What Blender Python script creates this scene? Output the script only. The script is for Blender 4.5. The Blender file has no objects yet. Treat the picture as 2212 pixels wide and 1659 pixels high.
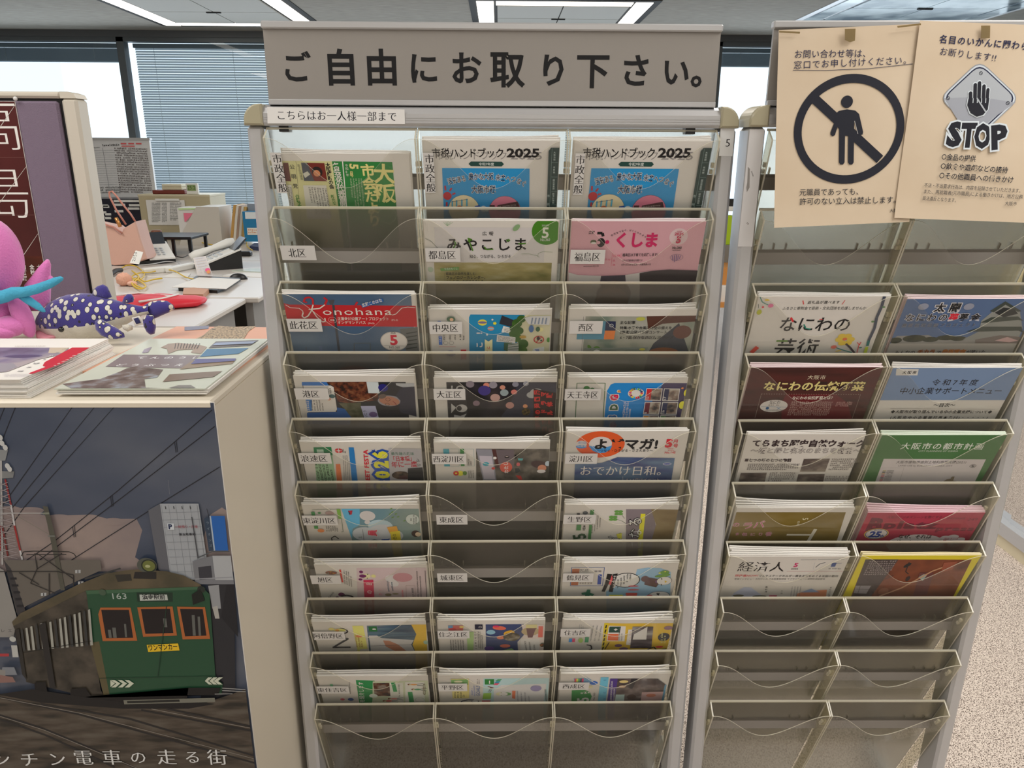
import bpy, math, random
from mathutils import Vector, Matrix
random.seed(7)
SC = bpy.context.scene
COL = SC.collection
PI = math.pi
V = Vector
# ---------------------------------------------------------------- camera, sky, lights, exposure
FPX, CX, CY = 1600.0, 1106.0, 829.5
CAM = V((0.00974, -1.21344, 1.42))
t_, yw_, rl_ = 0.2959, 0.01805, 0.00525
FW = V((math.sin(yw_)*math.cos(t_), math.cos(yw_)*math.cos(t_), -math.sin(t_)))
R0 = V((math.cos(yw_), -math.sin(yw_), 0)); U0 = R0.cross(FW)
RT = R0*math.cos(rl_) + U0*math.sin(rl_); UP = -R0*math.sin(rl_) + U0*math.cos(rl_)
cd = bpy.data.cameras.new('camera'); cam = bpy.data.objects.new('camera', cd); COL.objects.link(cam)
cd.sensor_width = 36; cd.lens = FPX/2212*36; cd.clip_start = .02; cd.clip_end = 200
m = Matrix((RT, UP, -FW)).transposed().to_4x4(); m.translation = CAM; cam.matrix_world = m
SC.camera = cam
def ray(x, y): return FW + RT*((x-CX)/FPX) - UP*((y-CY)/FPX)
def onz(x, y, z): d = ray(x, y); return CAM + d*((z-CAM.z)/d.z)
def ony(x, y, Y): d = ray(x, y); return CAM + d*((Y-CAM.y)/d.y)
def onx(x, y, X): d = ray(x, y); return CAM + d*((X-CAM.x)/d.x)
def proj(P):
    d = P-CAM; w = d.dot(FW); return (CX+FPX*d.dot(RT)/w, CY-FPX*d.dot(UP)/w)
SC.view_settings.view_transform = 'Standard'; SC.view_settings.look = 'None'
SC.view_settings.gamma = 1; SC.view_settings.use_curve_mapping = False
SC.view_settings.exposure = -0.12
cy = SC.cycles
cy.use_denoising = True
try: cy.denoiser = 'OPENIMAGEDENOISE'; cy.denoising_input_passes = 'RGB_ALBEDO_NORMAL'
except Exception: pass
cy.max_bounces = 20; cy.diffuse_bounces = 4; cy.glossy_bounces = 4; cy.transmission_bounces = 12
cy.transparent_max_bounces = 40; cy.caustics_reflective = False; cy.caustics_refractive = False
cy.sample_clamp_indirect = 6; cy.use_adaptive_sampling = True; cy.adaptive_threshold = 0.02
W_ = bpy.data.worlds.new('sky'); SC.world = W_; W_.use_nodes = True
bg = W_.node_tree.nodes['Background']; bg.inputs[0].default_value = (.80, .90, 1.0, 1); bg.inputs[1].default_value = 1.9
def area(name, loc, sx, sy, power, color, rot=(0, 0, 0)):
    l = bpy.data.lights.new(name, 'AREA'); l.shape = 'RECTANGLE'; l.size = sx; l.size_y = sy
    l.energy = power; l.color = color
    o = bpy.data.objects.new(name, l); COL.objects.link(o); o.location = loc; o.rotation_euler = rot; return o
WARM = (1.0, .95, .88)
area('overhead_area_light', (0.3, -3.1, 2.58), 1.4, 1.2, 26, WARM)
area('overhead_area_light', (-2.6, -2.6, 2.58), 1.2, 1.2, 26, WARM)
area('overhead_area_light', (3.2, -2.6, 2.58), 1.2, 1.2, 26, WARM)
area('overhead_area_light', (-1.4, -0.7, 2.58), 1.2, 1.2, 31, WARM)
area('overhead_area_light', (1.5, -0.7, 2.58), 1.2, 1.2, 36, WARM)
area('overhead_area_light', (1.1, 1.1, 2.58), 1.2, 1.2, 38, WARM)  # added fill, backlights the right rack's frosted pockets and lifts the carpet
area('overhead_area_light', (-0.1, 2.6, 2.58), 1.2, 1.2, 26, WARM)
area('overhead_area_light', (-3.0, 2.6, 2.58), 1.2, 1.2, 32, WARM)
# daylight entering through the window wall
area('window_daylight', (-1.0, 6.6, 1.5), 9.0, 1.6, 90, (.80, .90, 1.0), (-PI/2, 0, 0))
# ---------------------------------------------------------------- helpers
WM = {}
def s2l(c): c = c/255.0; return c/12.92 if c <= .04045 else ((c+.055)/1.055)**2.4
def lin(c): return tuple(s2l(v) for v in c)
_m = {}
def M(name, col, rough=.6, metal=0.0, spec=.5, alpha=1, bump=0, bscale=60, emit=0, sheen=0):
    if name in _m: return _m[name]
    m = bpy.data.materials.new(name); m.use_nodes = True; nt = m.node_tree; b = nt.nodes['Principled BSDF']
    b.inputs['Base Color'].default_value = (*lin(col), 1); b.inputs['Roughness'].default_value = rough
    b.inputs['Metallic'].default_value = metal; b.inputs['Specular IOR Level'].default_value = spec
    if sheen: b.inputs['Sheen Weight'].default_value = sheen; b.inputs['Sheen Roughness'].default_value = .4
    if emit: b.inputs['Emission Color'].default_value = (*lin(col), 1); b.inputs['Emission Strength'].default_value = emit
    if bump:
        n = nt.nodes.new('ShaderNodeTexNoise'); n.inputs['Scale'].default_value = bscale; n.inputs['Detail'].default_value = 4
        tc = nt.nodes.new('ShaderNodeTexCoord'); nt.links.new(tc.outputs['Object'], n.inputs['Vector'])
        bp = nt.nodes.new('ShaderNodeBump'); bp.inputs['Strength'].default_value = bump; bp.inputs['Distance'].default_value = .01
        nt.links.new(n.outputs['Fac'], bp.inputs['Height']); nt.links.new(bp.outputs['Normal'], b.inputs['Normal'])
    _m[name] = m; return m
def MN(name, cols, scale=20, rough=.6, detail=3, stretch=(1, 1, 1), lo=.35, hi=.65, bump=0, voronoi=False, metal=0):
    """colour ramp over object-space noise: grain, mottling, printed photographs"""
    if name in _m: return _m[name]
    m = bpy.data.materials.new(name); m.use_nodes = True; nt = m.node_tree; b = nt.nodes['Principled BSDF']
    tc = nt.nodes.new('ShaderNodeTexCoord'); mp = nt.nodes.new('ShaderNodeMapping'); mp.inputs['Scale'].default_value = stretch
    nt.links.new(tc.outputs['Object'], mp.inputs['Vector'])
    n = nt.nodes.new('ShaderNodeTexVoronoi' if voronoi else 'ShaderNodeTexNoise'); n.inputs['Scale'].default_value = scale
    if not voronoi: n.inputs['Detail'].default_value = detail
    nt.links.new(mp.outputs['Vector'], n.inputs['Vector'])
    r = nt.nodes.new('ShaderNodeValToRGB'); e = r.color_ramp.elements
    k = len(cols)
    while len(e) < k: e.new(.5)
    for i, c in enumerate(cols):
        e[i].position = lo + (hi-lo)*i/(k-1); e[i].color = (*lin(c), 1)
    nt.links.new(n.outputs['Distance' if voronoi else 'Fac'], r.inputs['Fac']); nt.links.new(r.outputs['Color'], b.inputs['Base Color'])
    b.inputs['Roughness'].default_value = rough; b.inputs['Metallic'].default_value = metal; b.inputs['Specular IOR Level'].default_value = .35
    if bump:
        bp = nt.nodes.new('ShaderNodeBump'); bp.inputs['Strength'].default_value = bump; bp.inputs['Distance'].default_value = .004
        nt.links.new(n.outputs['Distance' if voronoi else 'Fac'], bp.inputs['Height']); nt.links.new(bp.outputs['Normal'], b.inputs['Normal'])
    _m[name] = m; return m
def clearmat(name, tint, haze, hazecol, gloss_rough=.05, ior=1.45, glossmul=1.0):
    """thin clear sheet: see-through + a little haze + fresnel gloss"""
    if name in _m: return _m[name]
    m = bpy.data.materials.new(name); m.use_nodes = True; nt = m.node_tree; nt.nodes.clear()
    o = nt.nodes.new('ShaderNodeOutputMaterial'); tr = nt.nodes.new('ShaderNodeBsdfTransparent'); tr.inputs[0].default_value = (*lin(tint), 1)
    d = nt.nodes.new('ShaderNodeBsdfDiffuse'); d.inputs[0].default_value = (*lin(hazecol), 1)
    tl = nt.nodes.new('ShaderNodeBsdfTranslucent'); tl.inputs[0].default_value = (*lin(hazecol), 1)
    dm = nt.nodes.new('ShaderNodeMixShader'); dm.inputs[0].default_value = .5
    nt.links.new(d.outputs[0], dm.inputs[1]); nt.links.new(tl.outputs[0], dm.inputs[2])
    m1 = nt.nodes.new('ShaderNodeMixShader'); m1.inputs[0].default_value = haze
    nt.links.new(tr.outputs[0], m1.inputs[1]); nt.links.new(dm.outputs[0], m1.inputs[2])
    g = nt.nodes.new('ShaderNodeBsdfGlossy'); g.inputs['Roughness'].default_value = gloss_rough
    f = nt.nodes.new('ShaderNodeFresnel'); f.inputs[0].default_value = ior
    mu = nt.nodes.new('ShaderNodeMath'); mu.operation = 'MULTIPLY'; mu.inputs[1].default_value = glossmul; nt.links.new(f.outputs[0], mu.inputs[0])
    mn = nt.nodes.new('ShaderNodeMath'); mn.operation = 'MINIMUM'; mn.inputs[1].default_value = .11 if ior > 1.2 and name.startswith('acrylic') else 1.0; nt.links.new(mu.outputs[0], mn.inputs[0]); mu = mn
    m2 = nt.nodes.new('ShaderNodeMixShader'); nt.links.new(mu.outputs[0], m2.inputs[0])
    nt.links.new(m1.outputs[0], m2.inputs[1]); nt.links.new(g.outputs[0], m2.inputs[2]); nt.links.new(m2.outputs[0], o.inputs[0])
    _m[name] = m; return m
class MB:
    """collects faces (world or local coordinates) and links them as ONE mesh object"""
    def __init__(s): s.v = []; s.f = []; s.mi = []; s.mats = []; s.cur = 0; s.sm = []; s.smooth = False
    def mat(s, m):
        if m not in s.mats: s.mats.append(m)
        s.cur = s.mats.index(m); return s
    def face(s, pts):
        b = len(s.v); s.v += [V(p) for p in pts]; s.f.append(tuple(range(b, b+len(pts)))); s.mi.append(s.cur); s.sm.append(s.smooth)
    def faces(s, vs, fs, smooth=None):
        b = len(s.v); s.v += [V(p) for p in vs]
        for f in fs: s.f.append(tuple(i+b for i in f)); s.mi.append(s.cur); s.sm.append(s.smooth if smooth is None else smooth)
    def box(s, a, b, M4=None, bev=0):
        x0, y0, z0 = a; x1, y1, z1 = b
        if bev:
            B = bev; vs = []; 
            for (x, y, z) in [(x0, y0, z0), (x1, y0, z0), (x1, y1, z0), (x0, y1, z0), (x0, y0, z1), (x1, y0, z1), (x1, y1, z1), (x0, y1, z1)]:
                ix = B if x == x0 else -B; iy = B if y == y0 else -B; iz = B if z == z0 else -B
                vs += [(x, y+iy, z+iz), (x+ix, y, z+iz), (x+ix, y+iy, z)]
            if M4: vs = [M4 @ V(p) for p in vs]
            q = lambda i, k: 3*i+k
            fs = [(q(0,2),q(3,2),q(2,2),q(1,2)), (q(4,2),q(5,2),q(6,2),q(7,2)), (q(0,1),q(1,1),q(5,1),q(4,1)), (q(2,1),q(3,1),q(7,1),q(6,1)),
                  (q(1,0),q(2,0),q(6,0),q(5,0)), (q(3,0),q(0,0),q(4,0),q(7,0))]
            for (i, j, a1, a2) in [(0,1,1,2),(1,2,0,2),(2,3,1,2),(3,0,0,2),(4,5,1,2),(5,6,0,2),(6,7,1,2),(7,4,0,2),(0,4,0,1),(1,5,0,1),(2,6,0,1),(3,7,0,1)]:
                fs.append((q(i,a1),q(j,a1),q(j,a2),q(i,a2)))
            for i in range(8): fs.append((q(i,0),q(i,1),q(i,2)))
            s.faces(vs, fs); return s
        vs = [V(p) for p in [(x0,y0,z0),(x1,y0,z0),(x1,y1,z0),(x0,y1,z0),(x0,y0,z1),(x1,y0,z1),(x1,y1,z1),(x0,y1,z1)]]
        if M4: vs = [M4 @ p for p in vs]
        s.faces(vs, [(0,3,2,1),(4,5,6,7),(0,1,5,4),(2,3,7,6),(1,2,6,5),(3,0,4,7)], False); return s
    def prism(s, pts, d, caps=True):
        """polygon pts extruded by vector d"""
        n = len(pts); d = V(d); a = [V(p) for p in pts]; b = [p+d for p in a]
        fs = [(i, (i+1) % n, n+(i+1) % n, n+i) for i in range(n)]
        if caps: fs += [tuple(range(n-1, -1, -1)), tuple(range(n, 2*n))]
        s.faces(a+b, fs, False); return s
    def tube(s, path, r, k=8, cap=True):
        path = [V(p) for p in path]; n = len(path); rr = r if isinstance(r, (list, tuple)) else [r]*n
        vs = []; up = V((0, 0, 1)); last = None
        for i, p in enumerate(path):
            t = (path[min(i+1, n-1)]-path[max(i-1, 0)]); t = t.normalized() if t.length > 1e-9 else V((0, 0, 1))
            if last is None: a = t.cross(up) if abs(t.z) < .9 else t.cross(V((1, 0, 0)))
            else: a = last - t*last.dot(t)
            a.normalize(); last = a; b = t.cross(a)
            for j in range(k): an = 2*PI*j/k; vs.append(p+(a*math.cos(an)+b*math.sin(an))*rr[i])
        fs = [(i*k+j, i*k+(j+1) % k, (i+1)*k+(j+1) % k, (i+1)*k+j) for i in range(n-1) for j in range(k)]
        if cap: fs += [tuple(range(k-1, -1, -1)), tuple(range((n-1)*k, n*k))]
        s.faces(vs, fs, True); return s
    def lathe(s, c, prof, k=20, M4=None):
        vs = []; n = len(prof)
        for (r, z) in prof:
            for j in range(k): an = 2*PI*j/k; vs.append(V((c[0]+r*math.cos(an), c[1]+r*math.sin(an), c[2]+z)))
        if M4: vs = [M4 @ p for p in vs]
        fs = [(i*k+j, i*k+(j+1) % k, (i+1)*k+(j+1) % k, (i+1)*k+j) for i in range(n-1) for j in range(k)]
        fs += [tuple(range(k-1, -1, -1)), tuple(range((n-1)*k, n*k))]
        s.faces(vs, fs, True); return s
    def ell(s, c, r, M4=None, k=20, h=14, fn=None):
        """ellipsoid; fn(dir)->radius factor"""
        vs = []; c = V(c)
        for i in range(h+1):
            th = PI*i/h
            for j in range(k):
                ph = 2*PI*j/k; d = V((math.sin(th)*math.cos(ph), math.sin(th)*math.sin(ph), math.cos(th)))
                q = fn(d) if fn else 1; p = V((d.x*r[0], d.y*r[1], d.z*r[2]))*q
                vs.append((M4 @ p if M4 else p)+c)
        fs = [(i*k+j, (i+1)*k+j, (i+1)*k+(j+1) % k, i*k+(j+1) % k) for i in range(h) for j in range(k)]
        s.faces(vs, fs, True); return s
    def build(s, name, parent=None, local=False, origin=None):
        me = bpy.data.meshes.new(name)
        if parent is not None:
            mat = WM[parent.name]; inv = mat.inverted()
            vs = s.v if local else [inv @ p for p in s.v]; org = mat
        else:
            if origin is None:
                xs = [p.x for p in s.v]; ys = [p.y for p in s.v]; zs = [p.z for p in s.v]
                origin = V(((min(xs)+max(xs))/2, (min(ys)+max(ys))/2, min(zs)))
            org = Matrix.Translation(V(origin)); vs = [p-V(origin) for p in s.v]
        me.from_pydata([tuple(p) for p in vs], [], s.f)
        for m in s.mats: me.materials.append(m)
        me.polygons.foreach_set('material_index', s.mi); me.polygons.foreach_set('use_smooth', s.sm); me.update()
        o = bpy.data.objects.new(name, me); COL.objects.link(o)
        if parent is not None: o.parent = parent; WM[o.name] = org
        else: o.location = origin; WM[o.name] = org
        return o
def thing(name, label, cat, loc=(0, 0, 0), group=None, mtx=None):
    o = bpy.data.objects.new(name, None); COL.objects.link(o); o.empty_display_size = .05
    mw = mtx if mtx is not None else Matrix.Translation(V(loc)); o.matrix_world = mw; WM[o.name] = mw.copy()
    return tag(o, label, cat, group)
def tag(o, label, cat, group=None):
    o['label'] = label; o['category'] = cat
    if group: o['group'] = group
    return o
def struct(o, label=None):
    o['kind'] = 'structure'
    if label: o['label'] = label
    return o
def stuff(o): o['kind'] = 'stuff'; return o
# ---------------------------------------------------------------- glyphs
_g = {}
def glyph(ch, off):
    k = (ch, off)
    if k in _g: return _g[k]
    def mk(s, offset):
        c = bpy.data.curves.new('g', 'FONT'); c.body = s; c.resolution_u = 2; c.offset = offset
        o = bpy.data.objects.new('g', c); me = bpy.data.meshes.new_from_object(o)
        vs = [(v.co.x, v.co.y) for v in me.vertices]; fs = [tuple(p.vertices) for p in me.polygons]
        bpy.data.objects.remove(o); bpy.data.curves.remove(c); bpy.data.meshes.remove(me); return vs, fs
    if ch == ' ': _g[k] = ([], [], .3); return _g[k]
    if ch == '　': _g[k] = ([], [], .95); return _g[k]
    vs, fs = mk(ch, off)
    if (ch, 'adv') not in _g:
        w1 = max((v[0] for v in vs), default=.5); v2, _ = mk(ch+ch, off); w2 = max((v[0] for v in v2), default=1)
        _g[(ch, 'adv')] = w2-w1
    _g[k] = (vs, fs, _g[(ch, 'adv')]); return _g[k]
_ink = {}
def ink(col, rough=.5):
    k = tuple(int(v*255) for v in col)+(rough,)
    if k not in _ink:
        m = bpy.data.materials.new('printed_ink'); m.use_nodes = True; b = m.node_tree.nodes['Principled BSDF']
        b.inputs['Base Color'].default_value = (*col, 1); b.inputs['Roughness'].default_value = rough
        b.inputs['Specular IOR Level'].default_value = .3; _ink[k] = m
    return _ink[k]
class Art:
    """flat print on a real plane. Positions are read off the photograph and carried onto that plane."""
    def __init__(s, O, U, Vv, ref=(176, 170, 164), lift=.0002, clip=None, warp=None, white=.78, rough=.5):
        s.O = V(O); s.U = V(U).normalized(); s.Vv = V(Vv).normalized(); s.N = s.U.cross(s.Vv); s.mb = MB(); s.lift = lift; s.ref = ref
        s.clip = clip; s.warp = warp; s.white = white; s.rough = rough; s.crop(0, 0, 1)
    def crop(s, x, y, k): s.X0, s.Y0, s.S = x, y, k; return s
    def uv(s, x, y):
        d = ray(s.X0+x/s.S, s.Y0+y/s.S); k = (s.O-CAM).dot(s.N)/d.dot(s.N); p = CAM+d*k-s.O; return (p.dot(s.U), p.dot(s.Vv))
    def P(s, u, v):
        if s.clip: u = min(max(u, s.clip[0]), s.clip[1]); v = min(max(v, s.clip[2]), s.clip[3])
        w = s.lift + (s.warp(u, v) if s.warp else 0)
        return s.O+s.U*u+s.Vv*v+s.N*w
    def col(s, c):
        if not isinstance(c, tuple): return s.mb.mat(c)
        a = tuple(min(.9, max(.004, s2l(v)/s2l(r)*s.white)) for v, r in zip(c, s.ref)); return s.mb.mat(ink(a, s.rough))
    def up(s): s.lift += .00004
    def scale(s, x, y, du=1, dv=0):
        u, v = s.uv(x, y); a = proj(s.O+s.U*u+s.Vv*v); b = proj(s.O+s.U*(u+du*.01)+s.Vv*(v+dv*.01))
        return .01/max(1e-6, math.hypot(a[0]-b[0], a[1]-b[1]))/s.S
    def puv(s, pts, c, up=True):
        if up: s.up()
        s.col(c)
        # keep polygons counter-clockwise so the normal faces the viewer
        A = sum(pts[i][0]*pts[(i+1) % len(pts)][1]-pts[(i+1) % len(pts)][0]*pts[i][1] for i in range(len(pts)))
        if A < 0: pts = pts[::-1]
        s.mb.face([s.P(u, v) for u, v in pts])
    def p(s, pts, c): s.puv([s.uv(*q) for q in pts], c)
    def r(s, x0, y0, x1, y1, c):
        a = s.uv(x0, y0); b = s.uv(x1, y1)
        if s.warp:
            s.up(); s.col(c); n = 14
            for i in range(n):
                for j in range(n):
                    f = lambda i, j: s.P(a[0]+(b[0]-a[0])*i/n, b[1]+(a[1]-b[1])*j/n)
                    s.mb.face([f(i, j), f(i+1, j), f(i+1, j+1), f(i, j+1)])
            return
        s.puv([(a[0], b[1]), (b[0], b[1]), (b[0], a[1]), (a[0], a[1])], c)
    def c(s, x, y, rx, col, ry=None, k=28, rot=0):
        sc = s.scale(x, y); a = rx*sc; b = (ry if ry is not None else rx)*sc; u, v = s.uv(x, y); cr, sr = math.cos(rot), math.sin(rot)
        s.puv([(u+a*math.cos(2*PI*i/k)*cr-b*math.sin(2*PI*i/k)*sr, v+a*math.cos(2*PI*i/k)*sr+b*math.sin(2*PI*i/k)*cr) for i in range(k)], col)
    def ring(s, x, y, r1, r0, col, ry1=None, ry0=None, k=48):
        sc = s.scale(x, y); u, v = s.uv(x, y); s.up(); s.col(col); ry1 = ry1 or r1; ry0 = ry0 or r0
        f = lambda a, b, i: s.P(u+a*sc*math.cos(2*PI*i/k), v+b*sc*math.sin(2*PI*i/k))
        for i in range(k): s.mb.face([f(r0, ry0, i), f(r1, ry1, i), f(r1, ry1, i+1), f(r0, ry0, i+1)])
    def l(s, pts, w, col, up=True):
        if up: s.up()
        s.col(col); q = [s.uv(*p) for p in pts]
        h = w*s.scale(*pts[0])/2
        if s.warp:
            qq = [q[0]]
            for a, b in zip(q, q[1:]):
                n = max(1, int(math.hypot(b[0]-a[0], b[1]-a[1])/.006)); qq += [(a[0]+(b[0]-a[0])*i/n, a[1]+(b[1]-a[1])*i/n) for i in range(1, n+1)]
            q = qq
        for a, b in zip(q, q[1:]):
            dx, dy = b[0]-a[0], b[1]-a[1]; L = math.hypot(dx, dy) or 1e-9; nx, ny = -dy/L*h, dx/L*h
            s.mb.face([s.P(a[0]-nx, a[1]-ny), s.P(b[0]-nx, b[1]-ny), s.P(b[0]+nx, b[1]+ny), s.P(a[0]+nx, a[1]+ny)])
    def _put(s, ch, o, ex, ey, size, sx, off):
        vs, fs, adv = glyph(ch, off)
        b = len(s.mb.v)
        for x, y in vs:
            u = o[0]+ex[0]*x*sx*size+ey[0]*y*size; v = o[1]+ex[1]*x*sx*size+ey[1]*y*size; s.mb.v.append(s.P(u, v))
        for f in fs: s.mb.f.append(tuple(i+b for i in f)); s.mb.mi.append(s.mb.cur); s.mb.sm.append(False)
        return adv
    def t(s, txt, x0, y0, x1, y1, h, col, w=0.0, serif=False, halo=None, hw=.05, cap=False, spread=True):
        a = s.uv(x0, y0); b = s.uv(x1, y1); dx, dy = b[0]-a[0], b[1]-a[1]; L = math.hypot(dx, dy); ex = (dx/L, dy/L); ey = (-ex[1], ex[0])
        size = h*s.scale((x0+x1)/2, (y0+y1)/2, ey[0], ey[1])/(.70 if cap else .88)
        adv = [glyph(c, 0.0)[2] for c in txt]; nat = sum(adv)*size; n = len(txt)
        gap = (L-nat)/max(1, n-1) if (spread and n > 1) else 0
        sx = 1.0
        if gap > 0 and all(ord(q_) < 256 for q_ in txt): sx = min(1.6, L/nat); gap = (L-nat*sx)/max(1, n-1)
        if gap < -.02*size: sx = L/nat; gap = 0
        for off, c in (([(w+hw, halo)] if halo else [])+[(w, col)]):
            s.up(); s.col(c); k = 0
            for i, ch in enumerate(txt):
                base = 0 if cap else .02
                o = (a[0]+ex[0]*k+ey[0]*base*size, a[1]+ex[1]*k+ey[1]*base*size)
                if serif:
                    for dxs in (-.018, 0, .018):
                        s._put(ch, (o[0]+ex[0]*dxs*size, o[1]+ex[1]*dxs*size), ex, ey, size, sx, -.012)
                        if dxs < .018: s.lift += .000004
                else: s._put(ch, o, ex, ey, size, sx, off)
                k += adv[i]*size*sx+gap
    def tv(s, txt, x0, y0, x1, y1, h, col, w=0.0, serif=False, halo=None, hw=.05, rot=False):
        """upright characters stacked along the line (x0,y0)-(x1,y1); rot turns the whole column by 90 deg"""
        a = s.uv(x0, y0); b = s.uv(x1, y1); n = len(txt); dx, dy = b[0]-a[0], b[1]-a[1]; L = math.hypot(dx, dy); d = (dx/L, dy/L)
        ey = (-d[0], -d[1]); ex = (ey[1], -ey[0]); size = h*s.scale((x0+x1)/2, (y0+y1)/2, ex[0], ex[1])/.90
        for off, c in (([(w+hw, halo)] if halo else [])+[(w, col)]):
            s.up(); s.col(c)
            for i, ch in enumerate(txt):
                k = L*(i+.5)/n; cxy = (a[0]+d[0]*k, a[1]+d[1]*k)
                o = (cxy[0]-ex[0]*.48*size-ey[0]*.38*size, cxy[1]-ex[1]*.48*size-ey[1]*.38*size)
                if serif:
                    for dxs in (-.018, 0, .018):
                        s._put(ch, (o[0]+ex[0]*dxs*size, o[1]+ex[1]*dxs*size), ex, ey, size, 1, -.012); s.lift += .000004
                else: s._put(ch, o, ex, ey, size, 1, off)
    def m(s, x0, y0, x1, y1, h, col, fill=.75, rows=1, dx=0, dy=0):
        """rows of small print too fine to read"""
        s.up(); s.col(col)
        for k in range(rows):
            a = s.uv(x0+dx*k, y0+dy*k); b = s.uv(x1+dx*k, y1+dy*k); ddx, ddy = b[0]-a[0], b[1]-a[1]; L = math.hypot(ddx, ddy)
            if L < 1e-6: continue
            ex = (ddx/L, ddy/L); ey = (-ex[1], ex[0]); hh = h*s.scale(x0, y0, ey[0], ey[1]); q = 0
            e = L*(1 if k < rows-1 or rows == 1 else random.uniform(.5, 1))
            while q < e:
                wd = hh*random.uniform(.45, .85); g = hh*random.uniform(.15, .35)
                if random.random() < fill+.2:
                    o = (a[0]+ex[0]*q, a[1]+ex[1]*q); e2 = min(wd, e-q); h2 = hh*random.uniform(.7, 1); y2 = hh*random.uniform(0, .2)
                    th = hh*.22
                    s.mb.face([s.P(o[0]+ex[0]*A+ey[0]*B, o[1]+ex[1]*A+ey[1]*B) for A, B in ((0, y2), (e2, y2), (e2, y2+th), (0, y2+th))])
                    s.mb.face([s.P(o[0]+ex[0]*A+ey[0]*B, o[1]+ex[1]*A+ey[1]*B) for A, B in ((0, h2-th), (e2, h2-th), (e2, h2), (0, h2))])
                    s.mb.face([s.P(o[0]+ex[0]*A+ey[0]*B, o[1]+ex[1]*A+ey[1]*B) for A, B in ((e2*.4, y2), (e2*.65, y2), (e2*.65, h2), (e2*.4, h2))])
                q += wd+g
    def build(s, name, parent): return s.mb.build(name, parent)
# ---------------------------------------------------------------- materials
PAPER = M('paper_white', (232, 230, 226), .6, spec=.3)
ALU = M('aluminium_satin', (196, 197, 200), .38, metal=.35)
ALUD = M('aluminium_rail', (150, 146, 142), .5, metal=.3)
BEIGE = M('beige_plastic', (176, 170, 145), .35)
STEEL = M('cream_steel', (222, 214, 198), .42)
BLK = M('black_plastic', (28, 28, 30), .4)
WHT = M('white_plastic', (236, 236, 232), .4)
EDGE = clearmat('acrylic_edge', (245, 242, 226), .86, (252, 248, 232), .15, glossmul=1.5)
SIDE = clearmat('acrylic_side', (246, 244, 234), .16, (236, 230, 206), .08, glossmul=.8)
CLEAR = clearmat('acrylic_clear', (251, 251, 249), .075, (240, 238, 232), .03, glossmul=.75)
GLASS = clearmat('window_glass', (235, 242, 243), .0, (255, 255, 255), .0)
def frosted():
    m = bpy.data.materials.new('acrylic_frosted'); m.use_nodes = True; nt = m.node_tree; nt.nodes.clear()
    o = nt.nodes.new('ShaderNodeOutputMaterial'); rf = nt.nodes.new('ShaderNodeBsdfRefraction'); rf.inputs['Color'].default_value = (.80, .79, .75, 1)
    rf.inputs['Roughness'].default_value = .26; rf.inputs['IOR'].default_value = 1.3
    d = nt.nodes.new('ShaderNodeBsdfDiffuse'); d.inputs[0].default_value = (.66, .62, .53, 1)
    tl = nt.nodes.new('ShaderNodeBsdfTranslucent'); tl.inputs[0].default_value = (.72, .71, .66, 1)
    tr = nt.nodes.new('ShaderNodeBsdfTransparent'); tr.inputs[0].default_value = (.8, .79, .75, 1)
    a = nt.nodes.new('ShaderNodeMixShader'); a.inputs[0].default_value = .6; nt.links.new(d.outputs[0], a.inputs[1]); nt.links.new(tl.outputs[0], a.inputs[2])
    b = nt.nodes.new('ShaderNodeMixShader'); b.inputs[0].default_value = .26; nt.links.new(rf.outputs[0], b.inputs[1]); nt.links.new(a.outputs[0], b.inputs[2])
    c = nt.nodes.new('ShaderNodeMixShader'); c.inputs[0].default_value = .22; nt.links.new(b.outputs[0], c.inputs[1]); nt.links.new(tr.outputs[0], c.inputs[2])
    g = nt.nodes.new('ShaderNodeBsdfGlossy'); g.inputs['Roughness'].default_value = .25
    e = nt.nodes.new('ShaderNodeMixShader'); e.inputs[0].default_value = .05; nt.links.new(c.outputs[0], e.inputs[1]); nt.links.new(g.outputs[0], e.inputs[2])
    nt.links.new(e.outputs[0], o.inputs[0]); return m
FROST = frosted()
# ---------------------------------------------------------------- room shell
CARPET = MN('carpet_speckle', [(96, 84, 76), (196, 182, 172), (222, 210, 200)], 320, .95, 1.5, lo=.38, hi=.56, bump=.25)
CEIL = MN('ceiling_board', [(140, 136, 128), (160, 156, 147)], 9, .9, 8, lo=.3, hi=.7, stretch=(1, 4, 1), bump=.15)
WALL = M('wall_paint', (206, 202, 192), .8)
HEADM = M('window_head_dark', (88, 92, 96), .6)
YW = 6.78
b = MB().mat(CARPET); b.box((-7, -4.2, -.06), (7.5, 7.2, 0)); struct(b.build('floor'))
b = MB().mat(CEIL); b.box((-7, -4.2, 2.6), (7.5, 7.2, 2.7)); struct(b.build('ceiling'))
b = MB().mat(WALL); b.box((-7.1, -4.2, 0), (-7, 7.2, 2.6)); struct(b.build('wall_left'))
b = MB().mat(WALL); b.box((7.5, -4.2, 0), (7.6, 7.2, 2.6)); struct(b.build('wall_right'))
b = MB().mat(WALL); b.box((-7.1, -4.3, 0), (7.6, -4.2, 2.6)); struct(b.build('wall_back'))
b = MB().mat(HEADM); b.box((-7, YW, 2.54), (7.5, 7.2, 2.6)); b.mat(WALL); b.box((-7, YW, 0), (7.5, 7.2, .62)); struct(b.build('wall_front'))
MULL = M('mullion_grey', (96, 102, 106), .5, metal=.3)
SLAT = clearmat('blind_slat', (200, 215, 225), .93, (150, 156, 158), .4, glossmul=.5)
xs = [-7, -3.76, -.8, 2.17, 5.1, 7.5]
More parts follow.
